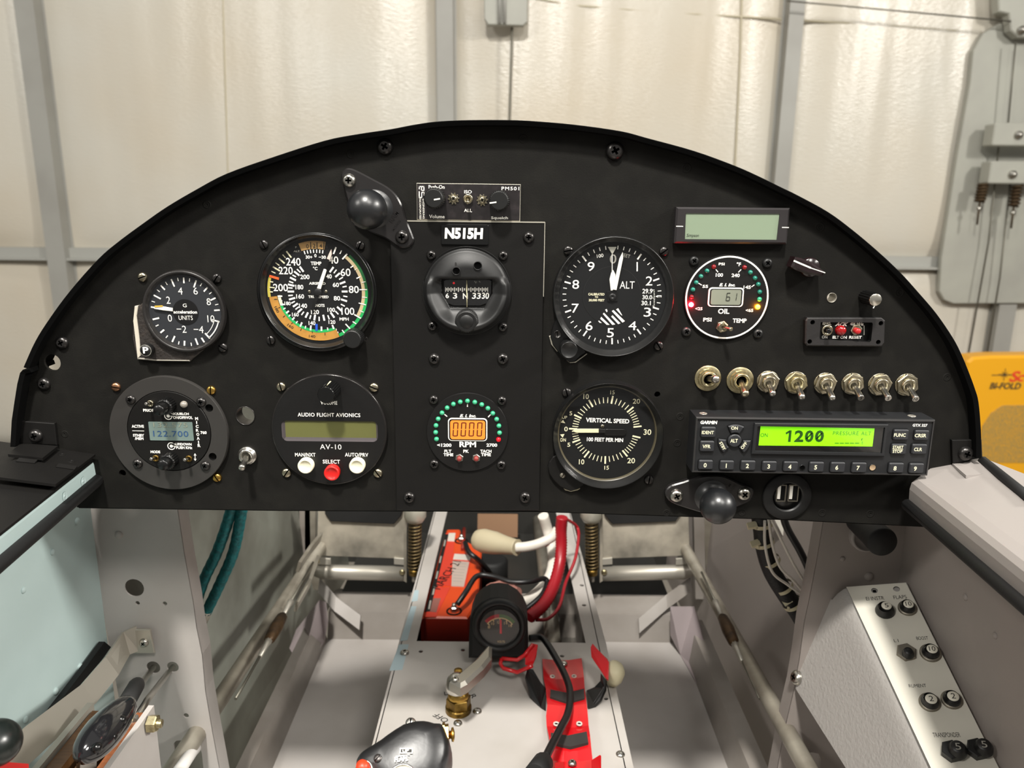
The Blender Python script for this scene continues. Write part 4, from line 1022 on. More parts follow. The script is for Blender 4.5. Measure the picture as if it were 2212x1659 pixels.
# ------------------------------------------------------------------ rotary selector, small knob, ELT remote
c = panel_at(1747, 577)
t = thing('selector_knob', 'dark pointer-shaped rotary knob with a white line, right of the blank display', 'knob', c)
m_ = mat('maroon_black_bakelite', '1c1012', .22, spec=.7); b = MB(c)
b.lathe([(.0068, 0), (.0066, .003), (.006, .004), (0, .004)], m_, 0, 0, 36)
A, B = c.L((1714, 566), .013), c.L((1780, 592), .013); d = Vector((B[0] - A[0], B[1] - A[1])).normalized(); nn = Vector((-d.y, d.x))
def off(p, a, e): return (p[0] + d.x * a + nn.x * e, p[1] + d.y * a + nn.y * e)
b.prism([off(A, 0, -.0035), off(A, 0, .0035), off(A, .004, .0042), off(A, .012, .004), off(B, 0, .0016), off(B, 0, -.0016), off(A, .012, -.004), off(A, .004, -.0042)], .003, .0135, m_, .0014); kb = b.build('knob_body', t)
b = MB(c); A, B = c.L(S_(868, 452), .0137), c.L(S_(985, 502), .0137); b.line(A, B, .0011, .0136, pointer_w); C = c.L(S_(1083, 535), .0137); b.line(B, C, .0006, .0136, pointer_w); b.build('pointer_line', kb)

c = panel_at(1868, 641)
t = thing('dimmer_knob', 'small black knob with a bright silver cap near the right edge of the panel', 'knob', c)
b = MB(c); knob(b, 0, 0, .0046, .016, black_gloss, 16, .1, 0, top=.92); kb = b.build('knob_body', t)
b = MB(c); b.lathe([(.0041, .0158), (.0041, .0164), (.0039, .0166), (0, .0166)], mat('spun_silver_cap', 'd8d4c8', .25, metal=1), 0, 0, 36); b.line((-.0002, -.0042), (-.0009, -.0057), .0007, .0163, pointer_w); b.build('silver_cap', kb)

c = panel_at(*S_(1220, 940))
t = thing('locator_remote', 'small black rectangular emergency beacon remote with two switches and a red lamp', 'switch box', c)
q = [c.L(S_(*p), .005) for p in [(962, 842), (1470, 842), (1494, 862), (1488, 1015), (1470, 1040), (962, 1036), (946, 1018), (950, 862)]]
hl = [c.L(S_(*p), .005) for p in [(1052, 872), (1402, 874), (1408, 885), (1396, 1000), (1385, 1008), (1048, 990), (1044, 975)]]
b = MB(c); b.prism(q, 0, .005, mat('moulded_black_frame', '232121', .5, bump=(600, .3, .0004)), .0008, holes=[hl] + [circ(*c.L(S_(*p), .005), .0016, 14) for p in [(997, 873), (1463, 880), (977, 1005), (1445, 1008)]], side=black_plastic); b.build('frame', t)
b = MB(c); b.prism([c.L(S_(*p), .002) for p in [(1035, 862), (1345, 870), (1338, 1000), (1035, 995)]], .0003, .003, black_face); b.prism([c.L(S_(*p), .002) for p in [(1335, 862), (1410, 865), (1410, 1010), (1330, 1010)]], .0002, .0008, black_face); b.build('faceplate', t)
b = MB(c)
for s, q in [('EMG.', (1065, 872, 1124, 890)), ('406 MHz', (1252, 874, 1345, 894)), ('ON', (1060, 963, 1098, 983)), ('ELT ON', (1133, 965, 1230, 985)), ('RESET', (1246, 965, 1332, 985))]: b.T(s, S_, *q, ink, .0032, bold=.03)
b.T('ACK', S_, 1150, 873, 1240, 899, ink, .0032, bold=.05, shear=.35); ln(b, S_, 1348, 895, 1348, 960, 5, ink_dim, .0032); b.build('face_printing', t)
mini_toggle(c, t, S_(1090, 925), S_(1107, 934), 12, .003, nickel, .008, tipm=black_gloss, lr=.4)
b = MB(c); u, v = c.L(S_(1188, 928), .004); r_ = c.rad(S_(1188, 928), 11, .004); b.lathe([(r_, .003), (r_ * .95, .0055), (r_ * .7, .0068), (0, .0075)], mat('red_lens', '8c0f12', .15, spec=.8), u, v, 24); b.build('red_lamp', t)
b = MB(c); u, v = c.L(S_(1296, 925), .004); r_ = c.rad(S_(1296, 925), 12.5, .004); b.prism(circ(u, v, r_, 6, .2), .003, .0046, nickel, .0004); nb = b.build('button_nut', t)
u, v = c.L(S_(1310, 936), .009); b = MB(c); b.lathe([(r_ * .5, .0046), (r_ * .52, .0085), (r_ * .3, .0092), (0, .0093)], mat('red_push_tip', 'b02426', .35), u, v, 18); b.build('push_button', nb)

# ------------------------------------------------------------------ row of toggle switches
T_ = crop(1160, 780, 2040, 1140, 2212)
words_ = ['first', 'second', 'third', 'fourth', 'fifth', 'sixth', 'seventh', 'last']
row = [((926, 92), (976, 98), 72, 1), ((1101, 103), (1133, 186), 74, 1), ((1252, 110), (1281, 183), 62, 0), ((1403, 116), (1440, 203), 64, 0), ((1562, 120), (1606, 208), 62, 0), ((1711, 122), (1760, 202), 62, 0), ((1858, 126), (1908, 203), 64, 0), ((2004, 127), (2057, 207), 64, 0)]
for i, (p, tip, r_, wash) in enumerate(row):
    c = panel_at(*T_(*p))
    lab = ['leftmost toggle switch of the long row, on a round washer, lever pointing right', 'second toggle switch from the left in the long row, on a round washer, lever down', 'third toggle switch from the left in the long row, first one with a hexagon nut', 'fourth toggle switch from the left in the long row, dirty hexagon nut', 'fifth toggle switch from the left in the long row, rounded lever tip', 'sixth toggle switch from the left in the long row, flat lever tip', 'seventh toggle switch from the left in the long row, flat tip marked 5', 'rightmost toggle switch of the long row, above the transponder corner'][i]
    t = thing('toggle_switch', lab, 'switch', c, 'toggle switches above the transponder')
    R = c.rad(T_(*p), r_ * sc(T_), .002)
    b = MB(c)
    if wash: b.lathe([(R, 0), (R, .001), (R * .97, .0013), (R * .5, .0013)], zinc, 0, 0, 40)
    else: b.lathe([(R * .98, 0), (R * .98, .0007), (R * .95, .0009), (R * .5, .0009)], nickel, 0, 0, 36)
    b.build('washer', t)
    b = MB(c); hz = .0013 if wash else .0009; m_ = zinc if (wash or i == 3) else nickel
    if wash: b.lathe([(R * .78, hz), (R * .76, hz + .0016), (R * .55, hz + .0018), (R * .5, hz)], m_, 0, 0, 12, smooth=False)
    else: b.prism(circ(0, 0, R * .98, 6, .35 + i * .5), hz, hz + .0024, m_, .0005)
    b.build('nut', t)
    b = MB(c); b.lathe([(R * .6, hz), (R * .6, hz + .0042), (R * .54, hz + .0046), (R * .42, hz + .0044), (R * .38, hz + .001), (0, hz + .0005)], m_, 0, 0, 28, mats=[m_, m_, m_, m_, recess]); b.build('bushing', t)
    Lw = .016; tx, ty = c.L(T_(*tip), Lw)
    f = lambda s: (tx * s, ty * s, .002 + (Lw - .002) * s)
    rl = R * .26; b = MB(c)
    if i < 5: b.tube([f(0), f(.3), f(.62), f(.86), f(.96), f(1.0), f(1.02)], [rl * .8, rl * .85, rl * 1.02, rl * 1.18, rl * 1.05, rl * .7, rl * .1], steel if i not in (1,) else nickel, 14)
    else: b.tube([f(0), f(.3), f(.7), f(.98), f(1.0)], [rl * .9, rl * .92, rl * 1.0, rl * 1.1, rl * 1.02], steel, 16)
    lv = b.build('lever', t)
    if i >= 5:
        e = Vector(f(1)) - Vector(f(0)); e.normalize(); ax = e.cross(Vector((0, 1, 0))).normalized() * -1; ay = e.cross(ax)
        b = MB(c); vs, fs, a0, a1, b0, b1 = text_geo('5' if i == 6 else ('10' if i == 7 else '5'), .02)
        s_ = rl * 1.15; b.add([Vector(f(1.004)) + ax * ((x - (a0 + a1) / 2) * s_ / (b1 - b0)) + ay * ((y - (b0 + b1) / 2) * s_ / (b1 - b0)) for x, y in vs], fs, ink_black); b.build('stamped_number', lv)

# toggle by itself at lower left
c = panel_at(*G(930, 1388))
t = thing('toggle_switch', 'single bright toggle switch between the radio and the audio unit, lever down', 'switch', c)
R = c.rad(G(930, 1388), 20.5, .002); b = MB(c); b.lathe([(R, 0), (R, .002), (R * .94, .003), (R * .8, .0032), (R * .78, .0052), (R * .55, .0056), (R * .5, .003), (0, .003)], alu_bright, 0, 0, 40); b.build('bushing', t)
tx, ty = c.L(G(888, 1472), .017); f = lambda s: (tx * s, ty * s, .002 + .015 * s); rl = R * .3
b = MB(c); b.tube([f(0), f(.3), f(.62), f(.86), f(.96), f(1.0), f(1.02)], [rl * .9, rl * .95, rl * 1.0, rl * 1.2, rl * 1.15, rl * .8, rl * .1], steel, 14); b.build('lever', t)

# ------------------------------------------------------------------ transponder
Q = crop(1480, 870, 2030, 1040, 2212)
c = panel_at(*Q(1110, 370)); HB = .0195
t = thing('transponder', 'wide transponder box with glowing green 1200 display at lower right of the panel', 'radio', c)
front = [c.L(Q(*p), HB) for p in [(95, 125), (2178, 150), (2108, 637), (60, 608)]]
back_w = .0; ctrp = Vector((sum(p[0] for p in front) / 4, sum(p[1] for p in front) / 4))
b = MB(c); b.prism(rr := [tuple(p) for p in front], 0, HB, radio_face, .0012); b.build('case', t)
def rimq(p4, inn, w0, w1, m, name):
    b = MB(c); b.prism(p4, w0, w1, m, .0004, holes=[inset(p4 if area2(p4) > 0 else p4[::-1], inn)]); return b.build(name, t)
rimq([c.L(Q(*p), HB + .001) for p in [(97, 128), (2174, 153), (2106, 634), (63, 605)]], .0011, HB - .0005, HB + .001, mat('rim_black_worn', '2c2b2b', .35, spec=.6), 'front_rim')
b = MB(c); 
for p in [(165, 68), (1985, 87)]:
    u, v = c.L(Q(*p), .012); b.lathe([(.0028, 0), (.0026, .0003), (.0017, .0003), (.0015, -.002), (0, -.002)], alu, 0, 0, 16, M=Matrix.Translation((u, front[0][1] + (front[1][1] - front[0][1]) * (u - front[0][0]) / (front[1][0] - front[0][0]) + .0001, .010)) @ Matrix.Rotation(-PI / 2, 4, 'X'))
b.build('fixing_hole', t)
w = HB + .0001; k = c.rad(Q(1110, 370), sc(Q), w)
def key(box, txt, th, shape=None, rot=0, twid=None):
    x0, y0, x1, y1 = box; mx, my = (x0 + x1) / 2, (y0 + y1) / 2
    u, v = c.L(Q(mx, my), w); hw_, hh_ = (x1 - x0) / 2 * k, (y1 - y0) / 2 * k
    b = MB(c); o_ = shape or [(u + a_, v + e_) for a_, e_ in rrect(-hw_, -hh_, hw_, hh_, 14 * k, 4)]
    b.prism(inset(o_ if area2(o_) > 0 else o_[::-1], -.0004), HB - .0006, HB + .0002, black_face)
    b.prism(o_, HB - .0005, HB + .0022, key_rubber, .0007); ko = b.build('key', t)
    b = MB(c); u, v = c.L(Q(mx, my + (8 if th < 40 else 10)), HB + .0023)
    if isinstance(txt, tuple):
        b.text(txt[0], u, v + 20 * k, 92 * k, 28 * k, HB + .0023, ink_cream, 0, bold=.025); b.text(txt[1], u, v - 18 * k, 84 * k, 28 * k, HB + .0023, ink_cream, 0, bold=.025); b.line((u - 46 * k, v + 1 * k), (u + 46 * k, v + 1 * k), 4 * k, HB + .0023, ink_cream)
    else: b.text(txt, u, v, (twid or None) and twid * k, th * k, HB + .0023, ink_cream, rot, bold=.025)
    b.build('key_legend', ko, loc=(0, 0, 0))
key((135, 203, 260, 298), 'IDENT', 30, twid=104); key((125, 324, 247, 420), 'VFR', 32, twid=70); key((1802, 226, 1930, 320), 'FUNC', 32, twid=102); key((1985, 232, 2106, 322), 'CRSR', 32, twid=100)
key((1783, 350, 1912, 445), ('START', 'STOP'), 28); key((1960, 352, 2088, 443), 'CLR', 32, twid=70)
for d, q in zip('0123456789', [(112, 490, 236, 576), (297, 494, 418, 580), (478, 494, 604, 583), (664, 500, 788, 588), (848, 502, 972, 592), (1072, 506, 1197, 597), (1256, 508, 1380, 600), (1440, 511, 1566, 603), (1760, 514, 1888, 606), (1938, 518, 2062, 609)]): key(q, d, 40)
u0, v0 = c.L(Q(425, 325), w)
def fan(a0, a1, r0, r1, n=8):
    return [(u0 + r1 * k * math.sin(math.radians(a0 + (a1 - a0) * i / n)), v0 + r1 * k * math.cos(math.radians(a0 + (a1 - a0) * i / n))) for i in range(n + 1)] + [(u0 + r0 * k * math.sin(math.radians(a1 - (a1 - a0) * i / n)), v0 + r0 * k * math.cos(math.radians(a1 - (a1 - a0) * i / n))) for i in range(n + 1)]
key((360, 185, 498, 240), 'ON', 30, fan(-27, 30, 72, 145), twid=58); key((365, 266, 485, 378), 'ALT', 34, circ(u0, v0, 59 * k, 24), twid=64)
key((278, 310, 372, 425), 'STBY', 28, fan(-84, -142, 74, 140)[::-1], -58, 82); key((462, 304, 560, 425), 'OFF', 28, fan(88, 142, 74, 140), 56, 68)
b = MB(c)
b.T('GARMIN', Q, 133, 155, 280, 186, ink, w, bold=.05, shear=.12); b.T('GTX 327', Q, 1977, 184, 2105, 208, ink, w, bold=.03); b.build('face_printing', t)
rimq([c.L(Q(*p), w + .002) for p in [(606, 178), (1768, 190), (1732, 466), (578, 446)]], .0021, HB - .0003, HB + .0022, radio_face, 'display_frame')
b = MB(c); b.poly([c.L(Q(*p), w) for p in [(625, 195), (1760, 200), (1725, 445), (595, 430)]], w + .0002, black_face); s_ = b.build('display', t)
b = MB(c); b.prism([c.L(Q(*p), w + .0004) for p in [(656, 205), (1646, 223), (1627, 380), (638, 371)]], HB, w + .0004, lcd_green); b.build('lit_screen', s_, loc=(0, 0, 0))
b = MB(c); z_ = w + .0006
def seg_big(s, x0, y0, x1, y1):
    b.T(s, Q, x0, y0, x1, y1, lcd_green_ink, z_, bold=.03)
pg(b, Q, [(905, 240), (926, 240), (916, 340), (893, 340)], lcd_green_ink, z_); pg(b, Q, [(905, 240), (911, 256), (878, 276), (873, 260)], lcd_green_ink, z_)
for s, q in [('2', (950, 240, 1030, 341)), ('0', (1040, 240, 1116, 342)), ('0', (1128, 240, 1206, 342))]: b.T(s, Q, *q, lcd_green_ink, z_, bold=.035)
for xx in (1053, 1141): ln(b, Q, xx, 315, xx + 50, 262, 12, lcd_green_ink, z_)
b.T('ON', Q, 655, 265, 718, 297, lcd_green_ink, z_, bold=0); b.T('PRESSURE ALT', Q, 1285, 249, 1618, 281, lcd_green_ink, z_, bold=-.008, space=1.1)
for i in range(5): ln(b, Q, 1300 + i * 44, 351, 1336 + i * 44, 352, 6, lcd_green_ink, z_)
b.T('f', Q, 1528, 308, 1546, 330, lcd_green_ink, z_, bold=0); b.T('t', Q, 1532, 336, 1546, 360, lcd_green_ink, z_, bold=0); b.build('display_text', s_, loc=(0, 0, 0))
b = MB(c); b.prism([c.L(Q(*p), w + .001) for p in [(618, 192), (1764, 198), (1728, 450), (590, 432)]], w + .0009, w + .001, glass_clear); b.build('glass', t)
for p, m_, r_ in [((1018, 563), recess, 25), ((1628, 562), mat('tan_hole', '9b8468', .6), 31)]:
    b = MB(c); u, v = c.L(Q(*p), w); b.lathe([(r_ * k, w), (r_ * k * .97, w + .0004), (r_ * k * .85, w + .0002), (0, w + .0001)], black_gloss, u, v, 20, mats=[black_gloss, black_gloss, m_]); b.build('lock_hole', t)

# ------------------------------------------------------------------ USB socket
c = panel_at(1699, 1071)
t = thing('usb_socket', 'round black charging socket with two white USB ports, below the transponder', 'socket', c)
R = c.rad((1699, 1071), 53, .002); b = MB(c); b.lathe([(R, 0), (R, .0012), (R * .96, .0022), (R * .66, .003), (R * .6, .0028), (R * .59, .0004), (0, .0004)], black_rubber, 0, 0, 56, mats=[black_rubber] * 3 + [black_plastic] * 3); b.build('flange', t)
b = MB(c); b.lathe([(R * .56, .0005), (R * .54, .0018), (0, .0018)], black_gloss, 0, 0, 40); b.build('insert', t)
k = c.rad(T_(1355, 715), sc(T_), .002)
for x0, x1 in ((1303, 1347), (1368, 1414)):
    a, d = c.L(T_(x0, 670), .002), c.L(T_(x1, 762), .002); b = MB(c)
    b.prism(rrect(a[0], d[1], d[0], a[1], .0006), .0017, .0026, mat('port_shell', '8f8b80', .35, metal=.8), 0, holes=[rrect(a[0] + .0008, d[1] + .0008, d[0] - .0008, a[1] - .0008, .0003)]); o = b.build('usb_port', t)
    b = MB(c); b.rect(a[0] + .0008, d[1] + .0008, d[0] - .0008, a[1] - .0008, .0019, black_face); wv = (d[0] - a[0]); b.box(a[0] + wv * .12, d[1] + .002, .0019, a[0] + wv * .42, a[1] - .001, .0025, ink); b.build('contact_tongue', o, loc=(0, 0, 0))

# ------------------------------------------------------------------ audio unit
B_ = crop(580, 800, 860, 1060, 1787)
c = panel_at(*B_(835, 830))
t = thing('audio_unit', 'round black audio unit with an olive screen, two ivory buttons and one red', 'audio unit', c)
x, y = c.L(B_(835, 828), .003); k = c.rad(B_(835, 828), sc(B_), .003); b = MB(c); R = 798 * k
a, d = c.L(B_(175, 688), .003), c.L(B_(1510, 985), .003); hl = rrect(a[0], d[1], d[0], a[1], 70 * k)
b.lathe([(R, 0), (R, .0026), (R * .985, .0034), (R * .965, .0034)], mat('edge_smoked_black', '2b2928', .22, metal=.5), x, y, 80)
b.prism(circ(x, y, R * .965, 72), .0005, .0033, black_brushed, 0, holes=[hl], back=False); b.build('faceplate', t)
b = MB(c); a2, d2 = c.L(B_(232, 686), .001), c.L(B_(1492, 925), .001); b.rect(a2[0], d2[1], d2[0], a2[1], .0022, lcd_olive)
h2 = [(a2[0], d2[1]), (d2[0], d2[1]), (d2[0], a2[1]), (a2[0], a2[1])]; h3 = [(a[0], d[1]), (d[0], d[1]), (d[0], a[1]), (a[0], a[1])]
for i in range(4):
    j = (i + 1) % 4; b.add([(*h3[i], .0033), (*h3[j], .0033), (*h2[j], .0022), (*h2[i], .0022)], [(0, 1, 2, 3)], mat('bevel_dark_grey', '4a4446', .4))
s_ = b.build('display', t); b = MB(c); b.rect(a[0], d[1], d[0], a[1], .0029, glass_clear); b.build('glass', t)
w = .0035; b = MB(c)
for s, q in [('VOLUME', (718, 422, 948, 473)), ('AUDIO FLIGHT AVIONICS', (402, 588, 1265, 641)), ('AV-10', (710, 1020, 1005, 1090)), ('MAN/NXT', (365, 1138, 648, 1188)), ('SELECT', (748, 1232, 985, 1286)), ('AUTO/PRV', (1053, 1138, 1375, 1190))]: b.T(s, B_, *q, ink, w, bold=.02 if s != 'AV-10' else .0, space=1.08)
b.build('face_printing', t)
for p, m_, lb in [((512, 1318), white_plastic, 'left ivory button'), ((1220, 1318), white_plastic, 'right ivory button'), ((874, 1415), red_plastic, 'red button')]:
    b = MB(c); u, v = c.L(B_(*p), .007); r_ = 107 * k; b.lathe([(r_, .0034), (r_, .0078), (r_ * .93, .0086), (r_ * .78, .0086), (r_ * .7, .0078), (0, .0075)], m_, u, v, 36); o = b.build('push_button', t); o['label'] = lb
b = MB(c); u, v = c.L(B_(870, 262), .0034); knob(b, u, v, 125 * k, .017, black_gloss, 26, .08, .0034, top=.88); kb = b.build('volume_knob', t)
b = MB(c); b.add([(u - 8 * k, v + 126 * k, .006), (u + 14 * k, v + 126 * k, .006), (u + 10 * k, v + 112 * k, .0196), (u - 8 * k, v + 112 * k, .0196)], [(0, 1, 2, 3)], pointer_y); b.build('pointer_mark', kb)
for p in [(178, 224), (1455, 234), (252, 1410), (1510, 1414)]: screw(c, t, B_(*p), 10.5, nickel, 'slot')

# ------------------------------------------------------------------ radio
N_ = crop(230, 810, 500, 1060, 1792)
c = panel_at(*N_(895, 810))
t = thing('radio', 'round radio in a grey adapter ring with a small 122.700 screen, lower left', 'radio', c)
x, y = c.L(N_(892, 845), .003); k = c.rad(N_(892, 845), sc(N_), .003); R = 848 * k
xi, yi = c.L(N_(903, 805), .003); hs = [circ(xi, yi, 600 * k, 64)] + [circ(*c.L(N_(*p), .003), 57 * k, 20) for p in [(1475, 472), (1525, 1168)]]
b = MB(c); b.prism(circ(x, y, R * .99, 80), 0, .0034, grey_ring, 0, holes=hs, side=black_plastic); b.lathe([(R, 0), (R, .0026), (R * .99, .0034)], grey_ring, x, y, 80); b.build('adapter_ring', t)
b = MB(c); b.lathe([(600 * k, .0003), (593 * k, .0003), (590 * k, .0036), (584 * k, .004), (0, .004)], black_plate, xi, yi, 72, smooth=False); b.build('faceplate', t)
w = .0041; b = MB(c)
for s, q in [('PRIOR', (525, 486, 690, 528)), ('SQUELCH', (950, 540, 1180, 580)), ('ON/OFF/VOL', (955, 590, 1236, 632)), ('ACTIVE', (360, 715, 535, 757)), ('STNBY', (380, 846, 540, 886)), ('/MEM', (405, 893, 530, 932)), ('MODE', (632, 1084, 770, 1122)), ('UP/DOWN', (992, 975, 1220, 1012)), ('PUSH KHz', (998, 1022, 1230, 1062)), ('760', (1348, 804, 1436, 848))]: b.T(s, N_, *q, ink, w, bold=.04)
ln(b, N_, 370, 800, 540, 803, 8, ink, w)
for s, p in zip('MICROAIR', [(1292, 626), (1293, 681), (1300, 738), (1303, 794), (1310, 852), (1315, 908), (1320, 965), (1328, 1012)]): b.T(s, N_, p[0] - (21 if s != 'I' else 7), p[1] - 21, p[0] + (21 if s != 'I' else 7), p[1] + 21, ink, w, bold=.04)
for p, e in [((885, 588), [(925, 550, 950, 562), (905, 590, 955, 592)]), ((930, 1020), [(965, 985, 992, 1000), (950, 1020, 998, 1022)])]:
    u, v = c.L(N_(*p), w); b.arc(u, v, 44 * k, 57 * k, 100, 390, w, ink, 30); b.disc(u, v, 24 * k, w, ink, 20)
    for q in e: ln(b, N_, *q, 10, ink, w)
ln(b, N_, 1270, 1145, 1271, 1210, 9, ink, w); pg(b, N_, [(1250, 1155), (1290, 1155), (1269, 1122)], ink, w); pg(b, N_, [(1251, 1202), (1291, 1202), (1273, 1233)], ink, w)
b.build('face_printing', t)
a, d = c.L(N_(565, 662), w), c.L(N_(1262, 950), w); b = MB(c); b.prism(rrect(a[0], d[1], d[0], a[1], 14 * k), .0039, w + .0001, black_face); a, d = c.L(N_(600, 668), w), c.L(N_(1256, 942), w); b.prism(rrect(a[0], d[1], d[0], a[1], 12 * k), .0039, w + .0003, lcd_blue); s_ = b.build('display', t)
b = MB(c); b.T('122.700', N_, 670, 802, 1172, 884, lcd_ink_blue, w + .0005, bold=0, space=1.1); b.T('132.575', N_, 672, 684, 1160, 752, lcd_dark, w + .0005, bold=0, space=1.1); b.build('digits', s_, loc=(0, 0, 0))
for p, tip, h in [((885, 425), (742, 520), .02), ((925, 1205), (862, 1290), .018)]:
    b = MB(c); u, v = c.L(N_(*p), .004); knob(b, u, v, 118 * k, .008, black_gloss, 22, .07, .004, top=.86)
    b.lathe([(80 * k, .0118), (78 * k, h - .001), (68 * k, h), (0, h)], black_gloss, u, v, 32); b.build('dual_knob', t)
for p, tip in [((634, 405), (560, 414)), ((712, 1190), (632, 1206)), ((1185, 1195), (1113, 1218))]: mini_toggle(c, t, N_(*p), N_(*tip), 7.2, .004, brass_dull if p[0] > 700 else nickel, .008, lr=.42, tipm=steel)
led(c, t, N_(1112, 420), 7.8, led_clear, .004)
for p in [(350, 352), (1360, 386), (450, 1268), (1420, 1298)]: screw(c, t, N_(*p), 10.8, black_oxide, 'cross', .0034)
for p, m_, kd in [((140, 170), mat('copper_tone', 'b98a6a', .35, metal=1), 'slot'), ((1505, 217), brass, 'slot'), ((1590, 1468), brass, 'slot')]: screw(c, t, N_(*p), 10, m_, kd)
# ================================================================== cockpit shell under and around the panel
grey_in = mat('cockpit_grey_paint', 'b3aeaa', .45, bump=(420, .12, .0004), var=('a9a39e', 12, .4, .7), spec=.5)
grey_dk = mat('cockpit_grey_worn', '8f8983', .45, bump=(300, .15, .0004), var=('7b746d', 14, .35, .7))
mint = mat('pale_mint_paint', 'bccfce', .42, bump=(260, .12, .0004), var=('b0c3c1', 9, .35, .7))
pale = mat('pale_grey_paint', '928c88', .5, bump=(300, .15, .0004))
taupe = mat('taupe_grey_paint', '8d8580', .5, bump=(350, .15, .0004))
worn_alu = mat('scuffed_aluminium', 'a59f92', .4, metal=.5, var=('7d766a', 30, .35, .75), bump=(120, .15, .0005))
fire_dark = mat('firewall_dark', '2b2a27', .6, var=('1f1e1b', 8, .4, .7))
XL, XR = -.357, .337
def zr(z): return CAMZ + z
def outer(y): return None

shell = thing('cockpit_shell', 'grey and pale mint painted aircraft cockpit structure surrounding the footwell below the panel', 'aircraft fuselage', (0, .3, zr(-.62)))
def part(mb, name, label=None):
    o = mb.build(name, shell)
    if label: o['label'] = label
    return o
def polyX(X, pts, th, m, mb=None):
    b = mb or MB(); P = [atX(x, y, X) for x, y in pts]; b.slab(P, th, m); return b
# floor pan
b = MB(); b.quad((-.262, -.45, zr(-.62)), (.247, -.45, zr(-.62)), (.247, .47, zr(-.62)), (-.262, .47, zr(-.62)), grey_in, .003); part(b, 'floor_pan')
# side skins (aft of the frames and forward of them)
def skin(X, Y0, Y1, m, name, s, zt=-.19, lbl=None):
    b = MB(); b.quad((X, Y0, zr(zt)), (X, Y1, zr(zt)), (X, Y1, zr(-.66)), (X, Y0, zr(-.66)), m)
    b.quad((X - s * .003, Y0, zr(zt)), (X - s * .003, Y0, zr(-.66)), (X - s * .003, Y1, zr(-.66)), (X - s * .003, Y1, zr(zt)), m); return part(b, name, lbl)
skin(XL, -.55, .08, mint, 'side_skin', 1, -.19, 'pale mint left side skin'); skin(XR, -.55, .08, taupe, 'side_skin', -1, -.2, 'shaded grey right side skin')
b = MB(); b.quad((-.352, .085, zr(-.19)), (-.335, .78, zr(-.19)), (-.30, .78, zr(-.68)), (-.345, .085, zr(-.68)), mat('forward_skin_green_grey', '64645c', .38, var=('8b8e85', 7, .45, .7), bump=(40, .1, .002)), .002); part(b, 'forward_skin')  # dark base and lighter blotches put shade and light patches into the colour
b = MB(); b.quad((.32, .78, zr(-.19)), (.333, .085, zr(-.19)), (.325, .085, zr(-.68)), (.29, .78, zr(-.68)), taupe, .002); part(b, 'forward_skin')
# firewall
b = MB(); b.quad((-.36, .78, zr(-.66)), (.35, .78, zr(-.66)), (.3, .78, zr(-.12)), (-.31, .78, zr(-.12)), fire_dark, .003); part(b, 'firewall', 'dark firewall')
# cross members at the foot of the firewall
b = MB()
P = [atY(620, 1334, .5), atY(905, 1338, .5)]
zt = P[0].z; b.quad((-.262, .46, zr(-.62)), (.247, .46, zr(-.62)), (.247, .475, zr(-.585)), (-.262, .475, zr(-.585)), grey_dk, .002)
b.quad((-.262, .475, zr(-.585)), (.247, .475, zr(-.585)), (.247, .515, zr(-.575)), (-.262, .515, zr(-.575)), grey_dk, .002)
part(b, 'cross_member')
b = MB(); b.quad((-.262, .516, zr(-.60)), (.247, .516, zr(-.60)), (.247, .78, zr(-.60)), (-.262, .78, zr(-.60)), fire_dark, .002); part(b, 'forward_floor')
for q in ([(728, 1305), (742, 1303), (888, 1300)], [(1440, 1330), (1426, 1328), (1285, 1326)]):
    b = MB(); P = [atY(x, y, .57) for x, y in q]; P[0].y += .02; b.tube(P, .0155, grey_dk, 18); part(b, 'torque_tube')
# bulkhead frames either side, facing the pilot
FY = .08
def frame(pts, holes, m, name, lab, lip_pts):
    cc = Ctx(atY(pts[0][0], pts[0][1], FY)); b = MB(cc)
    b.prism([cc.L(p) for p in pts], -.0015, 0, m, 0, [[cc.L(p) for p in h] if isinstance(h, list) else circ(*cc.L((h[0], h[1])), cc.rad((h[0], h[1]), h[2]), 20) for h in holes])
    q = [cc.L(p) for p in lip_pts]
    for i in range(len(q) - 1): b.quad((*q[i], 0), (*q[i + 1], 0), (q[i + 1][0], q[i + 1][1], -.02), (q[i][0], q[i][1], -.02), m)
    o = b.build(name, shell); o.location = cc.O - shell.location; o['label'] = lab; return o
lip = [(379, 1075), (398, 1200), (417, 1303), (424, 1356), (436, 1415), (443, 1492), (458, 1580), (473, 1659), (488, 1740)]
fl_ = frame([(185, 1075)] + lip + [(300, 1740), (285, 1660), (235, 1390)],
            [(290, 1270, 21), (297, 1303, 5), (356, 1304, 5), (331, 1442, 15), (373, 1441, 13), (402, 1546, 6), [(375, 1606), (381, 1600), (401, 1598), (420, 1600), (431, 1610), (436, 1628), (440, 1665), (436, 1700), (390, 1700), (380, 1650)]], grey_in, 'frame', 'left upright grey frame with lightening holes', lip)
lipr = [(1780, 1120), (1765, 1210), (1750, 1289), (1738, 1345), (1728, 1420), (1716, 1490), (1697, 1570), (1680, 1659), (1664, 1740)]
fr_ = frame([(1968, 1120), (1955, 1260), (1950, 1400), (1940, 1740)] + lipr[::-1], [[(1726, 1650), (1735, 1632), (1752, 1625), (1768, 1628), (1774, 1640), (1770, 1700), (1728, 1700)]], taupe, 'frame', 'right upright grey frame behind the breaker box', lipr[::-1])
for p, r in [((257, 1155), 9), ((1820, 1207), 6), ((1877, 1245), 10)]:
    cc = Ctx(atY(p[0], p[1], FY)); screw(cc, shell, p, r, grey_in if p[0] < 900 else taupe, 'dome')
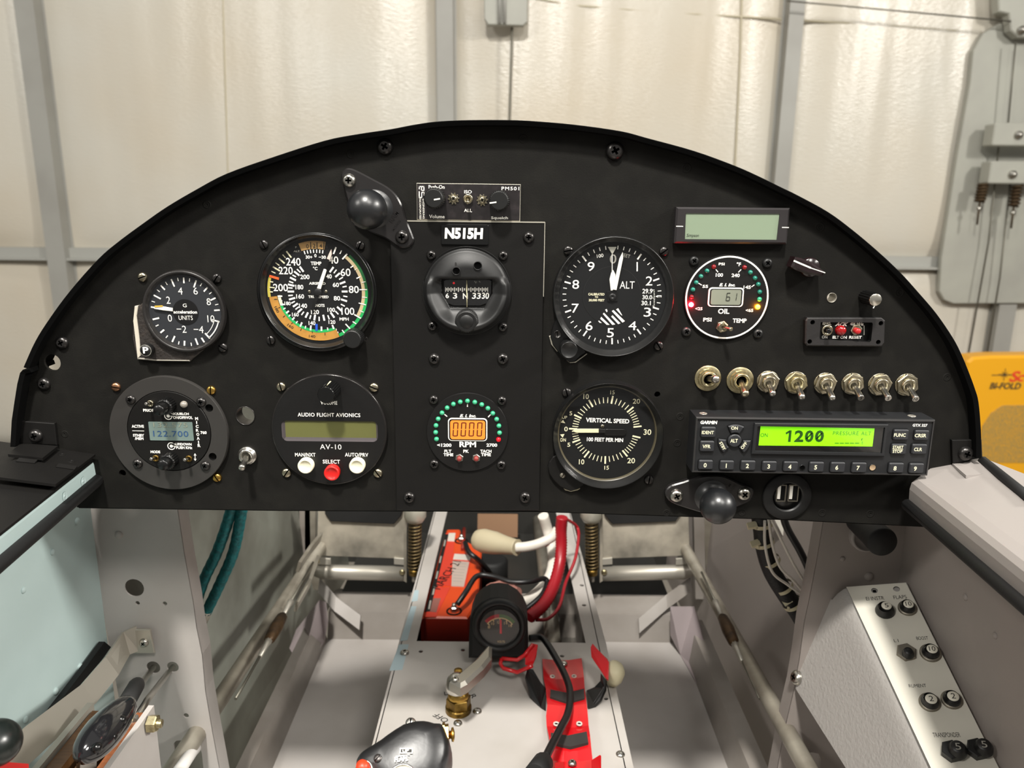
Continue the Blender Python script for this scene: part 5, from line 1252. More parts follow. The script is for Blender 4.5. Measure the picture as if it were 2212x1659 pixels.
for X, ps in ((XL, [(50, 1275), (172, 1441), (120, 1493), (55, 1555), (166, 1126), (113, 1192)]), (XR, [(2086, 1290), (2150, 1373)])):
    cc = Ctx(atX(*ps[0], X), (0, 1 if X < 0 else -1, 0), (0, 0, 1))
    for p in ps: screw(cc, shell, p, 4.5, mint if X < 0 else taupe, 'dome')
# angle stiffeners and gussets along the floor edges
b = MB(); Zg = -.60
def strip3(pts, wid, th, m, across=(1, 0, 0)): b.ribbon(pts, across, wid, th, m)
b.quad((-.262, -.45, zr(-.62)), (-.262, .46, zr(-.62)), (-.272, .46, zr(-.585)), (-.272, -.45, zr(-.585)), grey_dk, .001); b.quad((-.272, -.45, zr(-.585)), (-.272, .46, zr(-.585)), (-.285, .46, zr(-.583)), (-.285, -.45, zr(-.583)), grey_dk, .001)
part(b, 'floor_angle'); b = MB()
b.quad((.247, .46, zr(-.62)), (.247, -.45, zr(-.62)), (.256, -.45, zr(-.585)), (.256, .46, zr(-.585)), grey_dk, .001); b.quad((.256, .46, zr(-.585)), (.256, -.45, zr(-.585)), (.275, -.45, zr(-.583)), (.275, .46, zr(-.583)), grey_dk, .001)
part(b, 'floor_angle')
lilac = mat('gusset_lilac_grey', '9a8f90', .5)
def gusset(pts, name='gusset'):
    b = MB(); P = [atZ(x, y, z) for x, y, z in pts]; b.slab(P, .002, lilac); o = part(b, name); return o
gusset([(690, 1296, -.545), (703, 1300, -.545), (708, 1340, -.575), (700, 1385, -.612), (645, 1475, -.617), (648, 1440, -.617), (625, 1400, -.617), (640, 1360, -.60)][::-1])
gusset([(600, 1500, -.6185), (650, 1384, -.6185), (700, 1384, -.6185), (694, 1400, -.6185), (632, 1520, -.6185)][::-1], 'gusset')
gusset([(1448, 1310, -.555), (1500, 1310, -.555), (1520, 1370, -.60), (1545, 1480, -.6185), (1508, 1482, -.6185), (1470, 1415, -.6185), (1448, 1372, -.60)][::-1])
cc = top_at(670, 1400, -.6165)
for p in [(665, 1349), (661, 1390), (650, 1412), (640, 1437), (632, 1456), (1488, 1366), (1495, 1395), (1505, 1418), (1515, 1445), (1520, 1470)]: screw(cc, shell, p, 7, lilac, 'dome')
# braces slanting from the frames to the cross member
b = MB(); b.ribbon([atY(690, 1265, .5), atY(725, 1305, .47), atY(778, 1345, .45)], (0, .6, .8), .02, .003, grey_in); part(b, 'diagonal_brace')
b = MB(); b.ribbon([atY(1492, 1262, .5), atY(1440, 1300, .48), atY(1380, 1352, .46)], (0, .6, .8), .02, .003, grey_dk); part(b, 'diagonal_brace')
# upright posts near the firewall
for pts, m_ in [([(672, 1090), (672, 1180), (690, 1270)], worn_alu), ([(625, 1095), (635, 1260)], fire_dark), ([(1530, 1100), (1535, 1250)], worn_alu), ([(1508, 1110), (1512, 1290)], grey_dk), ([(660, 1095), (662, 1200)], grey_dk)]:
    b = MB(); b.ribbon([atY(x, y, .56) for x, y in pts], (1, 0, 0), .016, .012, m_); part(b, 'upright_stiffener')
# long push-pull tubes down both sides
def tube_thing(name, label, cat, paths, group=None):
    o = None; O = Vector(paths[0][0][0])
    t_ = thing(name, label, cat, O, group)
    for pts, r, m_, nm, *rest in paths:
        b = MB(); P = [Vector(p) for p in pts]; b.tube(catmull(P, 6) if len(P) > 2 and not rest else P, r, m_, 14); b.build(nm, t_)
    return t_
L1, L2 = atX(700, 1170, -.275), atX(455, 1540, -.285)
d = (L2 - L1); tl = tube_thing('cable_tube', 'long grey tube slanting down the left side of the footwell', 'tube', [([L1 + Vector((0, .02, .03)), L1, L1 + d * .5, L2, L2 + d * .6], .0085, worn_alu, 'tube', 1)])
M1, M2 = atX(1478, 1180, .255), atX(1700, 1580, .255)
d = (M2 - M1); tube_thing('cable_tube', 'long bare metal tube slanting down the right side of the footwell', 'tube', [([M1 + Vector((0, .02, .03)), M1, M1 + d * .5, M2, M2 + d * .4], .0082, worn_alu, 'tube', 1)])
rusty = mat('rusty_turnbuckle', '5a432a', .5, metal=.5, var=('33261a', 90, .4, .7))
def turnbuckle(a, bq, X, label, extra):
    A, B = atX(*a, X), atX(*bq, X); dd = B - A; t_ = thing('turnbuckle', label, 'turnbuckle', A)
    k = MB(); k.tube([A + dd * s for s in (.25, .3, .5, .7, .75)], [.003, .006, .0075, .006, .003], rusty, 10); k.build('barrel', t_)
    for s0, s1 in ((0, .27), (.73, 1.0)):
        k = MB(); k.tube([A + dd * s0, A + dd * (s0 + .06), A + dd * s1], [.0042, .003, .0026], alu, 8); k.build('fork_end', t_)
    k = MB(); k.tube([A - dd * extra[0], A], .0016, cable_mat, 6); k.build('control_cable', t_); k = MB(); k.tube([B, B + dd * extra[1]], .0016, cable_mat, 6); k.build('control_cable', t_)
turnbuckle((628, 1300), (560, 1420), -.262, 'rusty rudder cable turnbuckle beside the left side tube', (.9, .6))
turnbuckle((1545, 1300), (1605, 1430), .248, 'rusty rudder cable turnbuckle beside the right side tube', (.6, .5))
t_ = thing('link_bar', 'scuffed aluminium link bars joining the left pedal to its cable', 'link', atY(690, 1180, .45))
for pts in ([(692, 1160), (668, 1190), (645, 1225)], [(685, 1210), (668, 1260), (640, 1310)]):
    b = MB(); b.ribbon([atX(x, y, -.262) for x, y in pts], (.3, 0, 1), .014, .004, worn_alu); b.build('bar', t_)

# ------------------------------------------------------------------ side rails
t_ = thing('canopy_rail', 'left canopy rail with black cover plates and a pale mint inner edge', 'rail', atZ(208, 985, -.187))
I0, I1 = atZ(208, 985, -.187), atZ(0, 1148, -.187); dI = (I1 - I0).normalized()
RA, RB = atY(206, 981, 0), atY(50, 957, 0); RSL = (RB.z - RA.z) / (RA.x - RB.x); RN = (RB - RA).cross(dI)
def rail_pt(s, out, z): return I0 + dI * s + Vector((-out, 0, z + out * RSL))
b = MB(); b.slab([rail_pt(-.002, 0, -.001), rail_pt(-.002, .115, -.001), rail_pt(.5, .115, -.001), rail_pt(.5, 0, -.001)], .002, black_plate); b.build('rail_top', t_)
b = MB(); pl = [on_plane(x, y, RA + Vector((0, 0, .0012)), RN) for x, y in [(206, 981), (122, 969), (60, 984), (0, 1003), (-60, 1024), (0, 1031), (120, 1046)]]; b.slab(pl, .0018, black_plate); b.build('cover_plate', t_)
cc = Ctx(on_plane(120, 1000, RA + Vector((0, 0, .0013)), RN), (RA - RB), -dI)
for p in [(134, 981), (154, 996)]: screw(cc, t_, p, 9, black_plate, 'pop')
b = MB()
for q in [((38, 994), (78, 998)), ((124, 1006), (164, 1012))]:
    A, B = on_plane(*q[0], RA + Vector((0, 0, .0018)), RN), on_plane(*q[1], RA + Vector((0, 0, .0018)), RN); b.ribbon([A, (A + B) / 2, B], (0, 1, .3), .004, .0012, edge_wear if 0 else black_plate)
b.build('stamped_lip', t_)
b = MB(); ed = []
for s in (0, .04, .5):
    ed.append([rail_pt(s, .004, -.001), rail_pt(s, .0012, -.0016), rail_pt(s, 0, -.0045), rail_pt(s, -.0005, -.0135)])
for i in range(2):
    for j in range(3): b.quad(ed[i][j], ed[i + 1][j], ed[i + 1][j + 1], ed[i][j + 1], mint)
b.quad(ed[0][0], ed[0][1], ed[0][2], ed[0][3], mint); b.build('inner_edge', t_)['label'] = 'pale mint inner edge'
cc = Ctx(rail_pt(.03, -.0006, -.009), dI, (0, 0, 1))
for p in [(180, 1040), (140, 1072)]: screw(cc, t_, p, 5, mint, 'pop', name='hole_rivet')
b = MB(); b.tube([rail_pt(s, -.001 + .0, -.0165) for s in (-.004, .1, .5)], .0045, black_rubber, 12); b.build('rubber_trim', t_)

t_ = thing('canopy_rail', 'right canopy rail painted pale grey with a black rubber edge', 'rail', atZ(1965, 1035, -.19))
J0, J1 = atZ(1968, 1034, -.19), atZ(2212, 1225, -.19); dJ = (J1 - J0).normalized()
def railr(s, out, z): return J0 + dJ * s + Vector((out, 0, z))
b = MB(); rows = [[railr(s, .075, .012), railr(s, .012, .002), railr(s, .004, 0), railr(s, .0008, -.003), railr(s, 0, -.008), railr(s, .0006, -.0165)] for s in (0, .05, .5)]
rows[0][0] = atZ(2121, 988, -.18); rows[0][1] = atZ(2010, 1012, -.188)
for i in range(2):
    for j in range(5): b.quad(rows[i + 1][j], rows[i][j], rows[i][j + 1], rows[i + 1][j + 1], pale)
for i in range(2): b.quad(rows[i][0], rows[i + 1][0], rows[i + 1][0] - Vector((0, 0, .02)), rows[i][0] - Vector((0, 0, .02)), pale)
b.add([rows[0][j] for j in range(6)] + [rows[0][0] - Vector((0, 0, .02))], [(0, 1, 2, 3, 4, 5, 6)], pale); b.build('rail_top', t_)
b = MB(); b.tube([railr(s, -.0002, -.0195) for s in (0, .1, .5)], .0042, black_rubber, 12); b.build('rubber_trim', t_)
b = MB(); P = [atZ(2124, 990, -.179), atZ(2152, 1012, -.179), atZ(2240, 1082, -.179)]; b.tube([p - Vector((0, 0, .002)) for p in P], .0035, black_rubber, 10); b.build('outer_trim', t_)

# ------------------------------------------------------------------ centre tunnel
TZ = -.5
t_ = thing('tunnel_cover', 'light grey tunnel cover down the middle of the footwell with a long slot', 'cover', (0, .26, zr(TZ)))
b = MB(); c = Ctx((0, .26, zr(TZ)), (1, 0, 0), (0, 1, 0)); b.ctx = c
outl = [(-.128, -.7), (.118, -.7), (.112, .005), (.0965, .42), (.073, .42), (.0885, .006), (-.1075, .006), (-.1035, .42), (-.125, .42), (-.1275, .005)]
hp = [(1237, 1121, 0), (876, 1398, 4), (871, 1410, 6), (884, 1370, 0), (909, 1407, 5), (1000, 1404, 5), (1214, 1417, 5), (1262, 1307, 5), (1257, 1264, 5), (1309, 1509, 5)]
b.prism(outl, -.0015, 0, mat('tunnel_grey_paint', 'b9b4af', .42, bump=(500, .1, .0003), var=('aca69f', 10, .4, .7)), 0, [circ(*c.L((x, y)), c.rad((x, y), r), 12) for x, y, r in hp if r]); b.build('cover_sheet', t_)
b = MB()
for x0, x1, s in ((-.127, -.1235, 1), (.115, .0965, -1)):
    b.quad((x0, -.44, zr(TZ)), (x1, .68, zr(TZ)), (x1, .45, zr(-.6195)), (x0, -.44, zr(-.6195)), grey_dk, .001 * s)
b.build('side_wall', t_)
for p in [(874, 1411), (1340, 1630), (1031, 1537), (989, 1563)]: screw(c, t_, p, 10, steel, 'cross' if p[0] < 900 else 'dome')
b = MB(c); bl = mat('pale_blue_masking_paint', 'a9bcc2', .5)
for q in [[(841, 1449), (869, 1447), (883, 1392), (862, 1392)], [(864, 1385), (880, 1383), (900, 1310), (888, 1310)], [(889, 1300), (902, 1298), (905, 1275), (896, 1275)]]: b.prism([c.L(p) for p in q], 0, .0002, bl)
o = b.build('pale_blue_patch', t_); o['label'] = 'patches of pale blue paint'
b = MB(c)
for s, p, ro, w_, h_ in [('OFF', (952, 1551), 142, .017, .0065), ('R', (1022, 1504), -50, .006, .0065), ('L', (963, 1498), 20, .004, .006)]:
    u, v = c.L(p); b.text(s, u, v, w_, h_, .0003, ink_black, ro, bold=.0, shear=.1)
b.build('handwriting', t_)
# under-slot tray
b = MB(); b.quad((-.12, .26, zr(-.615)), (.11, .26, zr(-.615)), (.1, .77, zr(-.615)), (-.12, .77, zr(-.615)), mat('tray_dark_grey', '5e5a54', .5), .001); part(b, 'tunnel_floor')  # tray in a darker grey than the cover sheet
b = MB(); b.tube([(.062, .28, zr(-.585)), (.05, .75, zr(-.56))], .011, worn_alu, 16); part(b, 'torque_rod')

# ------------------------------------------------------------------ battery in the slot
K = crop(740, 1100, 1380, 1659, 1899)
ora = mat('orange_battery_case', 'd2481a', .4); ora2 = mat('red_battery_label', 'cf3f2c', .45); wht = mat('paper_label', 'cfc8bd', .6); drk = mat('dark_red_case', '8a2212', .45)
bz = -.515
c = top_at(960, 1330, bz); t_ = thing('battery', 'orange battery with red and white labels inside the tunnel slot', 'battery', c)
ol = [K(*p) for p in [(668, 128), (755, 128), (762, 190), (860, 235), (893, 260), (880, 420), (868, 590), (800, 695), (520, 690), (500, 700)]]
b = MB(c); b.prism([c.L(p) for p in ol], -.098, 0, ora, .002, side=drk); b.build('case', t_)
b = MB(c); F = lambda pts, z, m: b.prism([c.L(K(*p), z) for p in pts], 0, z, m)
F([(665, 152), (722, 152), (712, 260), (640, 500), (690, 500), (598, 690), (528, 690), (600, 400)], .0006, ora2)
F([(700, 280), (828, 285), (790, 495), (650, 490), (630, 490), (668, 300)], .0007, ora2)
F([(660, 160), (680, 160), (560, 655), (527, 655), (600, 400)], .001, ink_black); F([(681, 152), (724, 152), (716, 205), (672, 203)], .0011, wht); F([(718, 285), (824, 292), (816, 328), (708, 320)], .0011, wht); F([(706, 328), (812, 338), (778, 494), (697, 490)], .0011, mat('dusty_label', 'b9a79c', .6))
F([(570, 570), (630, 570), (600, 660), (545, 655)], .0009, mat('smudged_label', '8c5a50', .6)); b.build('label', t_)
b = MB(c)
for i in range(7): ln(b, K, 712 - i * 1.5 + 4, 345 + i * 19, 792 - i * 4, 350 + i * 19, 5, ink_dim, .0012)
u, v = c.L(K(668, 418), .0013); b.text('MARCH 21', u, v, .085, .013, .0014, ink_black, 74, bold=.0)
for i, p in enumerate([(655, 215), (628, 320), (606, 420), (585, 520), (560, 610)]): u, v = c.L(K(*p), .001); b.rect(u - .0012, v - .012, u + .001, v + .010, .00115, ink_dim)
b.build('label_print', t_)
for ctr, R_ in [((715, 655), 46), ((762, 205), 40)]:
    b = MB(c); u, v = c.L(K(*ctr)); r_ = c.rad(K(*ctr), R_ * .337); b.lathe([(r_ * 1.1, .0), (r_ * 1.1, .001), (r_ * .9, .0012), (r_ * .85, -.001), (0, -.001)], black_face, u, v, 24); b.prism(circ(u, v, r_ * .55, 6), 0, .007, steel, .001); b.lathe([(r_ * .35, .007), (r_ * .3, .011), (0, .0115)], steel, u, v, 14); b.build('terminal', t_)
b = MB(c); b.tube([(*c.L(K(780, 125), .002), .002), (*c.L(K(770, 260), .002), .002)], .003, drk, 8); b.build('moulded_rib', t_)

def hose(name, label, cat, pts, r, m_, rib=None, smooth=8, extra=None, n=14):
    P = catmull([Vector(p) for p in pts], smooth); O = P[0]
    t_ = thing(name, label, cat, O) if extra else None
    b = MB()
    if rib:
        Q_ = catmull([Vector(p) for p in pts], rib); rr = [r * (1.0 if i % 2 else .88) for i in range(len(Q_))]; b.tube([p - O for p in Q_], rr, m_, n)
    else: b.tube([p - O for p in P], r, m_, n)
    if extra: o = b.build(name.split('_')[-1] if False else 'sleeve', t_, local=True); extra(t_); return t_
    o = b.build(name, None, local=True, loc=O); tag(o, label, cat); return o
def kz(x, y, z): return atZ(*K(x, y), z)
white_ins = mat('white_cable_sheath', 'd9d3c8', .45); red_ins = mat('red_conduit', '9c1420', .35); blk_ins = mat('black_cable_sheath', '0f0f10', .38, spec=.6); beige = mat('beige_rubber_boot', 'b3a88c', .6)
def boot(t_):
    b = MB(); A, B = kz(865, 195, -.46), kz(1120, 245, -.452); dd = B - A
    b.tube([A - dd * .1, A, A + dd * .15, A + dd * .45, A + dd * .7, A + dd * .95, A + dd], [.006, .014, .0165, .0155, .0125, .0105, .0112], beige, 18); b.build('terminal_boot', t_)
    b = MB(); p = kz(1295, 208, -.447); q = kz(1303, 204, -.447); b.tube([p, q], .0072, mat('red_band', 'c04028', .5), 14); b.build('band', t_)
hose('battery_cable', 'thick white cable with a beige rubber terminal boot, across the slot', 'cable', [kz(1110, 245, -.452), kz(1180, 240, -.45), kz(1260, 220, -.447), kz(1340, 180, -.44), kz(1380, 130, -.43)], .0066, white_ins, extra=boot)
hose('cable', 'thick white cable bending down the right of the slot behind the red conduit', 'cable', [kz(1285, 40, -.43), kz(1315, 140, -.455), kz(1345, 260, -.475), kz(1345, 380, -.49), kz(1300, 480, -.505), kz(1220, 560, -.515), kz(1140, 600, -.52)], .0075, white_ins)
hose('conduit', 'red corrugated conduit curving down from behind the panel', 'conduit', [kz(1408, 50, -.41), kz(1400, 140, -.43), kz(1402, 240, -.45), kz(1390, 360, -.47), kz(1350, 500, -.488), kz(1290, 610, -.498), kz(1195, 695, -.505)], .0082, red_ins, rib=12)
hose('wire', 'thin red wire looping beside the right edge of the slot', 'wire', [kz(1430, 60, -.42), kz(1500, 110, -.44), kz(1512, 180, -.45), kz(1490, 320, -.47), kz(1430, 470, -.49), kz(1390, 620, -.5), kz(1320, 700, -.505), kz(1240, 710, -.51)], .0021, red_ins)
hose('cable', 'black cable running from the front battery terminal across to the red conduit', 'cable', [kz(735, 610, -.5), kz(790, 530, -.49), kz(860, 430, -.485), kz(960, 430, -.485), kz(1080, 465, -.485), kz(1200, 465, -.485), kz(1290, 445, -.49), kz(1310, 480, -.495), kz(1270, 560, -.5), kz(1180, 640, -.51)], .0036, blk_ins)
hose('cable', 'short black cable from the rear battery terminal down to the black block', 'cable', [kz(785, 215, -.5), kz(810, 275, -.497), kz(870, 325, -.505), kz(930, 390, -.52), kz(950, 420, -.53)], .0038, blk_ins)
t_ = thing('solenoid', 'dull black solenoid block beside the battery in the slot', 'solenoid', kz(960, 380, -.56)); b = MB()
A = kz(960, 330, -.54); b.tube([A + Vector((0, 0, -.05)), A, A + Vector((0, 0, .004))], [.024, .024, .019], black_rubber, 20); b.build('can', t_); b = MB(); A = kz(1010, 520, -.52); b.tube([A + Vector((0, 0, -.03)), A], .018, mat('dark_maroon', '4a1016', .5), 18); b.build('end_cap', t_)
t_ = thing('filter_bowl', 'pinkish ribbed filter cap behind the voltmeter', 'filter', kz(1020, 610, -.53)); b = MB(); A = kz(1020, 640, -.52); pink = mat('pink_ribbed_cap', 'a8756a', .5, metal=.3)
rr = 96 * .337 * (A - CAM).length / FPX * 1.35
vs = []
for i in range(60):
    a = 2 * PI * i / 60; q = rr * (1 - .05 * (1 if i % 6 < 3 else 0)); vs.append((q * math.cos(a), q * math.sin(a)))
cb = Ctx(A, (1, 0, 0), (0, 1, .25)); b = MB(cb); b.prism(vs, -.06, .03, pink, .006); o = b.build('cap', t_); o.location = A - t_.location
b = MB(cb); b.lathe([(rr * .5, .03), (rr * .45, .034), (0, .034)], pink, 0, 0, 30); o = b.build('boss', t_); o.location = A - t_.location
# firewall clutter glimpsed at the top of the slot
b = MB(); A = atY(1075, 1135, .72); b.box(-.035, -.02, -.004, .035, .02, .004, mat('bronze_plate', '8a6a50', .4, metal=.5)); b.xf(Matrix.Translation(A) @ Matrix.Rotation(PI / 2 - .4, 4, 'X')); o = b.build('firewall_fitting', shell); o['label'] = 'bronze-tinted plate'

# ------------------------------------------------------------------ voltmeter in its pod
D_ = crop(900, 1100, 1340, 1440, 2147)
c = Ctx(atY(*D_(870, 1590), .225), (1, 0, 0), (0, .18, 1)); t_ = thing('voltmeter', 'small round voltmeter with a red needle in a black arched pod', 'gauge', c)
b = MB(c); b.prism([c.L(D_(*p), .02) for p in [(545, 1590), (548, 1380), (560, 1180), (600, 1080), (680, 1000), (770, 955), (860, 945), (960, 960), (1060, 1020), (1130, 1100), (1172, 1200), (1178, 1400), (1175, 1590)]], -.035, .018, black_rubber, .004); b.build('pod', t_)
x, y = c.L(D_(873, 1240), .024); k = c.rad(D_(873, 1240), sc(D_), .022)
b = MB(c); b.lathe([(285 * k, .017), (285 * k, .021), (265 * k, .024), (240 * k, .0245), (225 * k, .022), (208 * k, .0195), (206 * k, .019)], black_plastic, x, y, 56); b.build('bezel', t_)
b = MB(c); x, y = c.L(D_(873, 1262), .019); b.disc(x, y, 212 * k, .0188, mat('dial_brown_grey', '3a3430', .6), 48); d_ = b.build('dial_face', t_)
b = MB(c); w = .0190; X, Y = c.L(D_(875, 1310), w)
b.arc(X, Y, 172 * k, 208 * k, -50, -2, w, mat('red_arc', 'b0202a', .5), 24); b.arc(X, Y, 172 * k, 208 * k, -2, 52, w, mat('olive_arc', '4a6a34', .5), 24); b.arc(X, Y, 160 * k, 172 * k, -50, 52, w, mat('cream_arc', 'd8b888', .5), 30)
for a in (-50, -26, 0, 28, 52): b.tick(X, Y, a, 142 * k, 172 * k, 12 * k, w, mat('cream_arc', 'd8b888'))
for s, q in [('8', (750, 1225, 775, 1256)), ('10', (785, 1192, 818, 1222)), ('12', (850, 1178, 872, 1205)), ('14', (922, 1185, 958, 1216)), ('16', (970, 1210, 1006, 1242)), ('VOLTS', (850, 1385, 930, 1408))]: b.T(s, D_, *q, mat('cream_arc', 'd8b888'), w, bold=0)
b.build('dial_markings', d_, loc=(0, 0, 0))
b = MB(c); thick(b, D_, [(876, 1165), (896, 1165), (898, 1312), (876, 1312)], mat('red_needle', 'e0303a', .5), .0192, .0197); b.build('needle', t_)
b = MB(c); b.disc(x, y, 212 * k, .0205, glass_clear, 40); b.build('glass', t_)

# ------------------------------------------------------------------ fuel selector
c = top_at(*K(743, 1290), TZ); t_ = thing('fuel_selector', 'brass fuel selector valve with a silver lever on the tunnel cover', 'fuel valve', c)
k = c.rad(K(743, 1290), .337); b = MB(c); b.prism(circ(0, 0, 84 * k, 28), .0002, .006, brass_dull, .001); b.prism(circ(0, 0, 80 * k, 6, .3), .006, .016, brass_dull, .001); b.lathe([(66 * k, .016), (64 * k, .022), (40 * k, .023), (38 * k, .03), (28 * k, .03), (26 * k, .046), (0, .046)], brass, 0, 0, 28); b.build('valve_body', t_)
b = MB(c); hz = .046; hx, hy = c.L(K(725, 1130), hz + .006); r_ = c.rad(K(725, 1130), 72 * .337, hz)
b.lathe([(r_ * .5, hz - .012), (r_ * .95, hz - .008), (r_, hz - .003), (r_ * .85, hz + .004), (r_ * .5, hz + .008), (0, hz + .0095)], alu_bright, hx * .6, hy * .6, 32); lv = b.build('handle_hub', t_)
b = MB(c); hz2 = hz + .014
P0 = [(690, 1080), (740, 1075), (790, 1095), (800, 1120), (690, 1120)]
b.prism([c.L(K(*p), hz2) for p in [(686, 1092), (755, 1130), (800, 1105), (905, 1008), (955, 945), (958, 870), (925, 868), (850, 955), (705, 1075)]], hz2 - .012, hz2, mat('cast_silver_lever', 'a9a59c', .35, metal=.9), .003); b.build('lever', t_)
screw(c, t_, K(722, 1092), 8, steel, 'cross', hz2)

# ------------------------------------------------------------------ red bottle bracket
E_ = crop(1000, 1380, 1360, 1659, 2141)
c = top_at(*E_(1340, 900), TZ); t_ = thing('extinguisher_bracket', 'bright red sheet metal bottle bracket with black rubber pads on the tunnel cover', 'bracket', c)
redp = mat('glossy_red_paint', 'c8121a', .22, coat=.5); b = MB()
def e3(x, y, z): return atZ(*E_(x, y), TZ + z)
rows = [(1020, 1525, 255, .0025), (1035, 1555, 500, .0025), (1065, 1565, 640, .004), (1075, 1580, 760, .011), (1085, 1590, 840, .012), (1068, 1605, 990, .011), (1075, 1615, 1120, .010), (1105, 1635, 1260, .013), (1130, 1650, 1420, .012), (1115, 1665, 1560, .010), (1110, 1690, 1720, .010), (1110, 1720, 2000, .01)]
vs = []; fs = []
for x0, x1, y, z in rows: vs += [e3(x0, y, z), e3(x0 + (x1 - x0) * .33, y + 18, z - .0006), e3(x0 + (x1 - x0) * .66, y + 18, z - .0006), e3(x1, y - 8, z)]
for i in range(len(rows) - 1):
    for j in range(3): fs.append((4 * i + 4 + j, 4 * i + 5 + j, 4 * i + 1 + j, 4 * i + j))
nv = len(vs); b.add(vs + [v - Vector((0, 0, .0016)) for v in vs], fs + [tuple(nv + q for q in f)[::-1] for f in fs], redp)
for i in range(len(rows) - 1):
    for j in (0, 3): b.add([vs[4 * i + j], vs[4 * i + 4 + j], vs[4 * i + 4 + j] - Vector((0, 0, .0016)), vs[4 * i + j] - Vector((0, 0, .0016))], [(0, 1, 2, 3)], redp)
b.build('backbone', t_)
for pts, z, th in [([(1125, 650), (1330, 690), (1555, 640), (1565, 760), (1340, 815), (1120, 740)], .0132, .003), ([(1130, 1205), (1350, 1240), (1590, 1190), (1612, 1330), (1380, 1385), (1130, 1330)], .0148, .003)]:
    b = MB(); b.slab([e3(x, y, z) for x, y in pts][::-1], th, mat('foam_pad', '2f2b29', .85)); b.build('rubber_pad', t_)
cE = top_at(*E_(1340, 900), TZ)
for p, r_ in [((1150, 480), 5), ((1428, 476), 5), ((1200, 1090), 6), ((1495, 1088), 6)]: 
    b = MB(cE); u, v = cE.L(E_(*p), .012 if p[1] > 800 else .0027); z = .0125 if p[1] > 800 else .0029; q = cE.rad(E_(*p), r_); b.lathe([(q * 1.1, z - .001), (q * 1.05, z), (q * .7, z + .0002), (q * .65, z - .0008), (0, z - .0008)], wht, u, v, 18, mats=[wht, wht, wht, recess]); b.build('eyelet', t_)
screw(cE, t_, E_(1290, 320), 9, steel, 'dome', .003); screw(cE, t_, E_(1405, 1600), 9.5, steel, 'cross', .0115)
b = MB(); b.tube([e3(*p) for p in [(500, 250, .022), (600, 262, .022), (700, 270, .023), (790, 210, .028), (900, 70, .036)]], .0022, redp, 8); b.tube([e3(*p) for p in [(500, 250, .022), (480, 320, .018), (520, 380, .016), (700, 430, .016), (790, 390, .018), (890, 345, .024)]], .0022, redp, 8)
b.slab([e3(*p) for p in [(900, 60, .036), (960, 75, .036), (940, 220, .028), (890, 345, .024), (800, 330, .022), (800, 240, .026)]][::-1], .0015, redp); b.build('clip_arm', t_)
b = MB(); b.slab([e3(*p) for p in [(1640, 110, .034), (1665, 60, .036), (1735, 140, .033), (1860, 260, .026), (1875, 300, .026), (1870, 530, .018), (1840, 510, .018), (1650, 220, .028)]][::-1], .0018, redp); b.build('clip_arm', t_)
b = MB(); b.slab([e3(*p) for p in [(805, 480, .012), (830, 380, .018), (900, 390, .016), (1000, 560, .006), (1068, 640, .002), (1065, 920, .001), (1000, 880, .001), (870, 730, .004)]][::-1], .003, blk_ins); b.build('strap', t_)
b = MB(); b.slab([e3(*p) for p in [(1590, 660, .003), (1690, 620, .006), (1765, 540, .012), (1770, 440, .02), (1835, 520, .018), (1825, 640, .012), (1760, 780, .006), (1690, 850, .003), (1600, 885, .002)]][::-1], .003, blk_ins); b.build('strap', t_)
b = MB(); A = e3(1945, 430, .014); b.lathe([(0, -.012), (.008, -.011), (.0105, -.005), (.0105, .004), (.007, .009), (0, .0105)], mat('cream_rubber_tip', 'c9c0a0', .55), 0, 0, 20, M=Matrix.Translation(A) @ Matrix.Rotation(.3, 4, 'Y') @ Matrix.Scale(1.25, 4, (0, 1, 0))); b.build('rubber_tip', t_)
for x0, x1 in ((1180, 1290), (1650, 1760)):
    b = MB(); b.slab([e3(x0, 1590 if x0 < 1500 else 1560, .022), e3(x0, 1900, .022), e3(x1, 1900, .03), e3(x1, 1580 if x0 < 1500 else 1490, .03)], .0015, redp); b.build('side_tab', t_)
# black lead with plug across the bracket
def plug(t_):
    b = MB(); A, B = e3(1050, 1560, .052), e3(965, 1700, .06); dd = B - A
    b.tube([A - dd * .15, A, A + dd * .05, A + dd * .2, A + dd * .25, A + dd * 1.5], [.0035, .0042, .0068, .007, .0085, .0095], black_rubber, 16); b.build('plug', t_)
hose('power_lead', 'black power lead with a plug, draped over the red bracket', 'cable', [e3(850, -10, .02), e3(1000, -20, .022), e3(1080, 60, .022), e3(1180, 220, .02), e3(1290, 420, .018), e3(1365, 620, .02), e3(1375, 800, .022), e3(1340, 980, .026), e3(1260, 1140, .034), e3(1160, 1330, .042), e3(1060, 1530, .051)], .0036, blk_ins, extra=plug)

# ------------------------------------------------------------------ stick grip
H_ = crop(740, 1530, 1040, 1659, 2212)
ctr = atD(*H_(1000, 900), .42); vz = (CAM - ctr).normalized(); ex = Vector((1, 0, 0)); ez_t = (vz + Vector((0, 0, .35))).normalized(); ey = ez_t.cross(ex)
c = Ctx(ctr, ex, ey); t_ = thing('stick_grip', 'scratched black control stick grip with a red button and a FLAPS switch, bottom centre', 'control stick', c)
ol = [H_(*p) for p in [(205, 951), (215, 850), (250, 790), (300, 740), (370, 692), (480, 625), (600, 550), (720, 460), (850, 370), (990, 285), (1100, 250), (1210, 228), (1330, 225), (1420, 240), (1500, 265), (1600, 270), (1640, 330), (1690, 470), (1718, 590), (1725, 690), (1705, 840), (1665, 951), (1560, 1200), (1300, 1420), (900, 1480), (500, 1400), (280, 1200)]]
q = [c.L(p) for p in ol]
if area2(q) < 0: q = q[::-1]
scr_black = mat('scratched_black_grip', '111112', .38, var=('3a3a3c', 70, .6, .75), bump=(120, .15, .001), spec=.7)
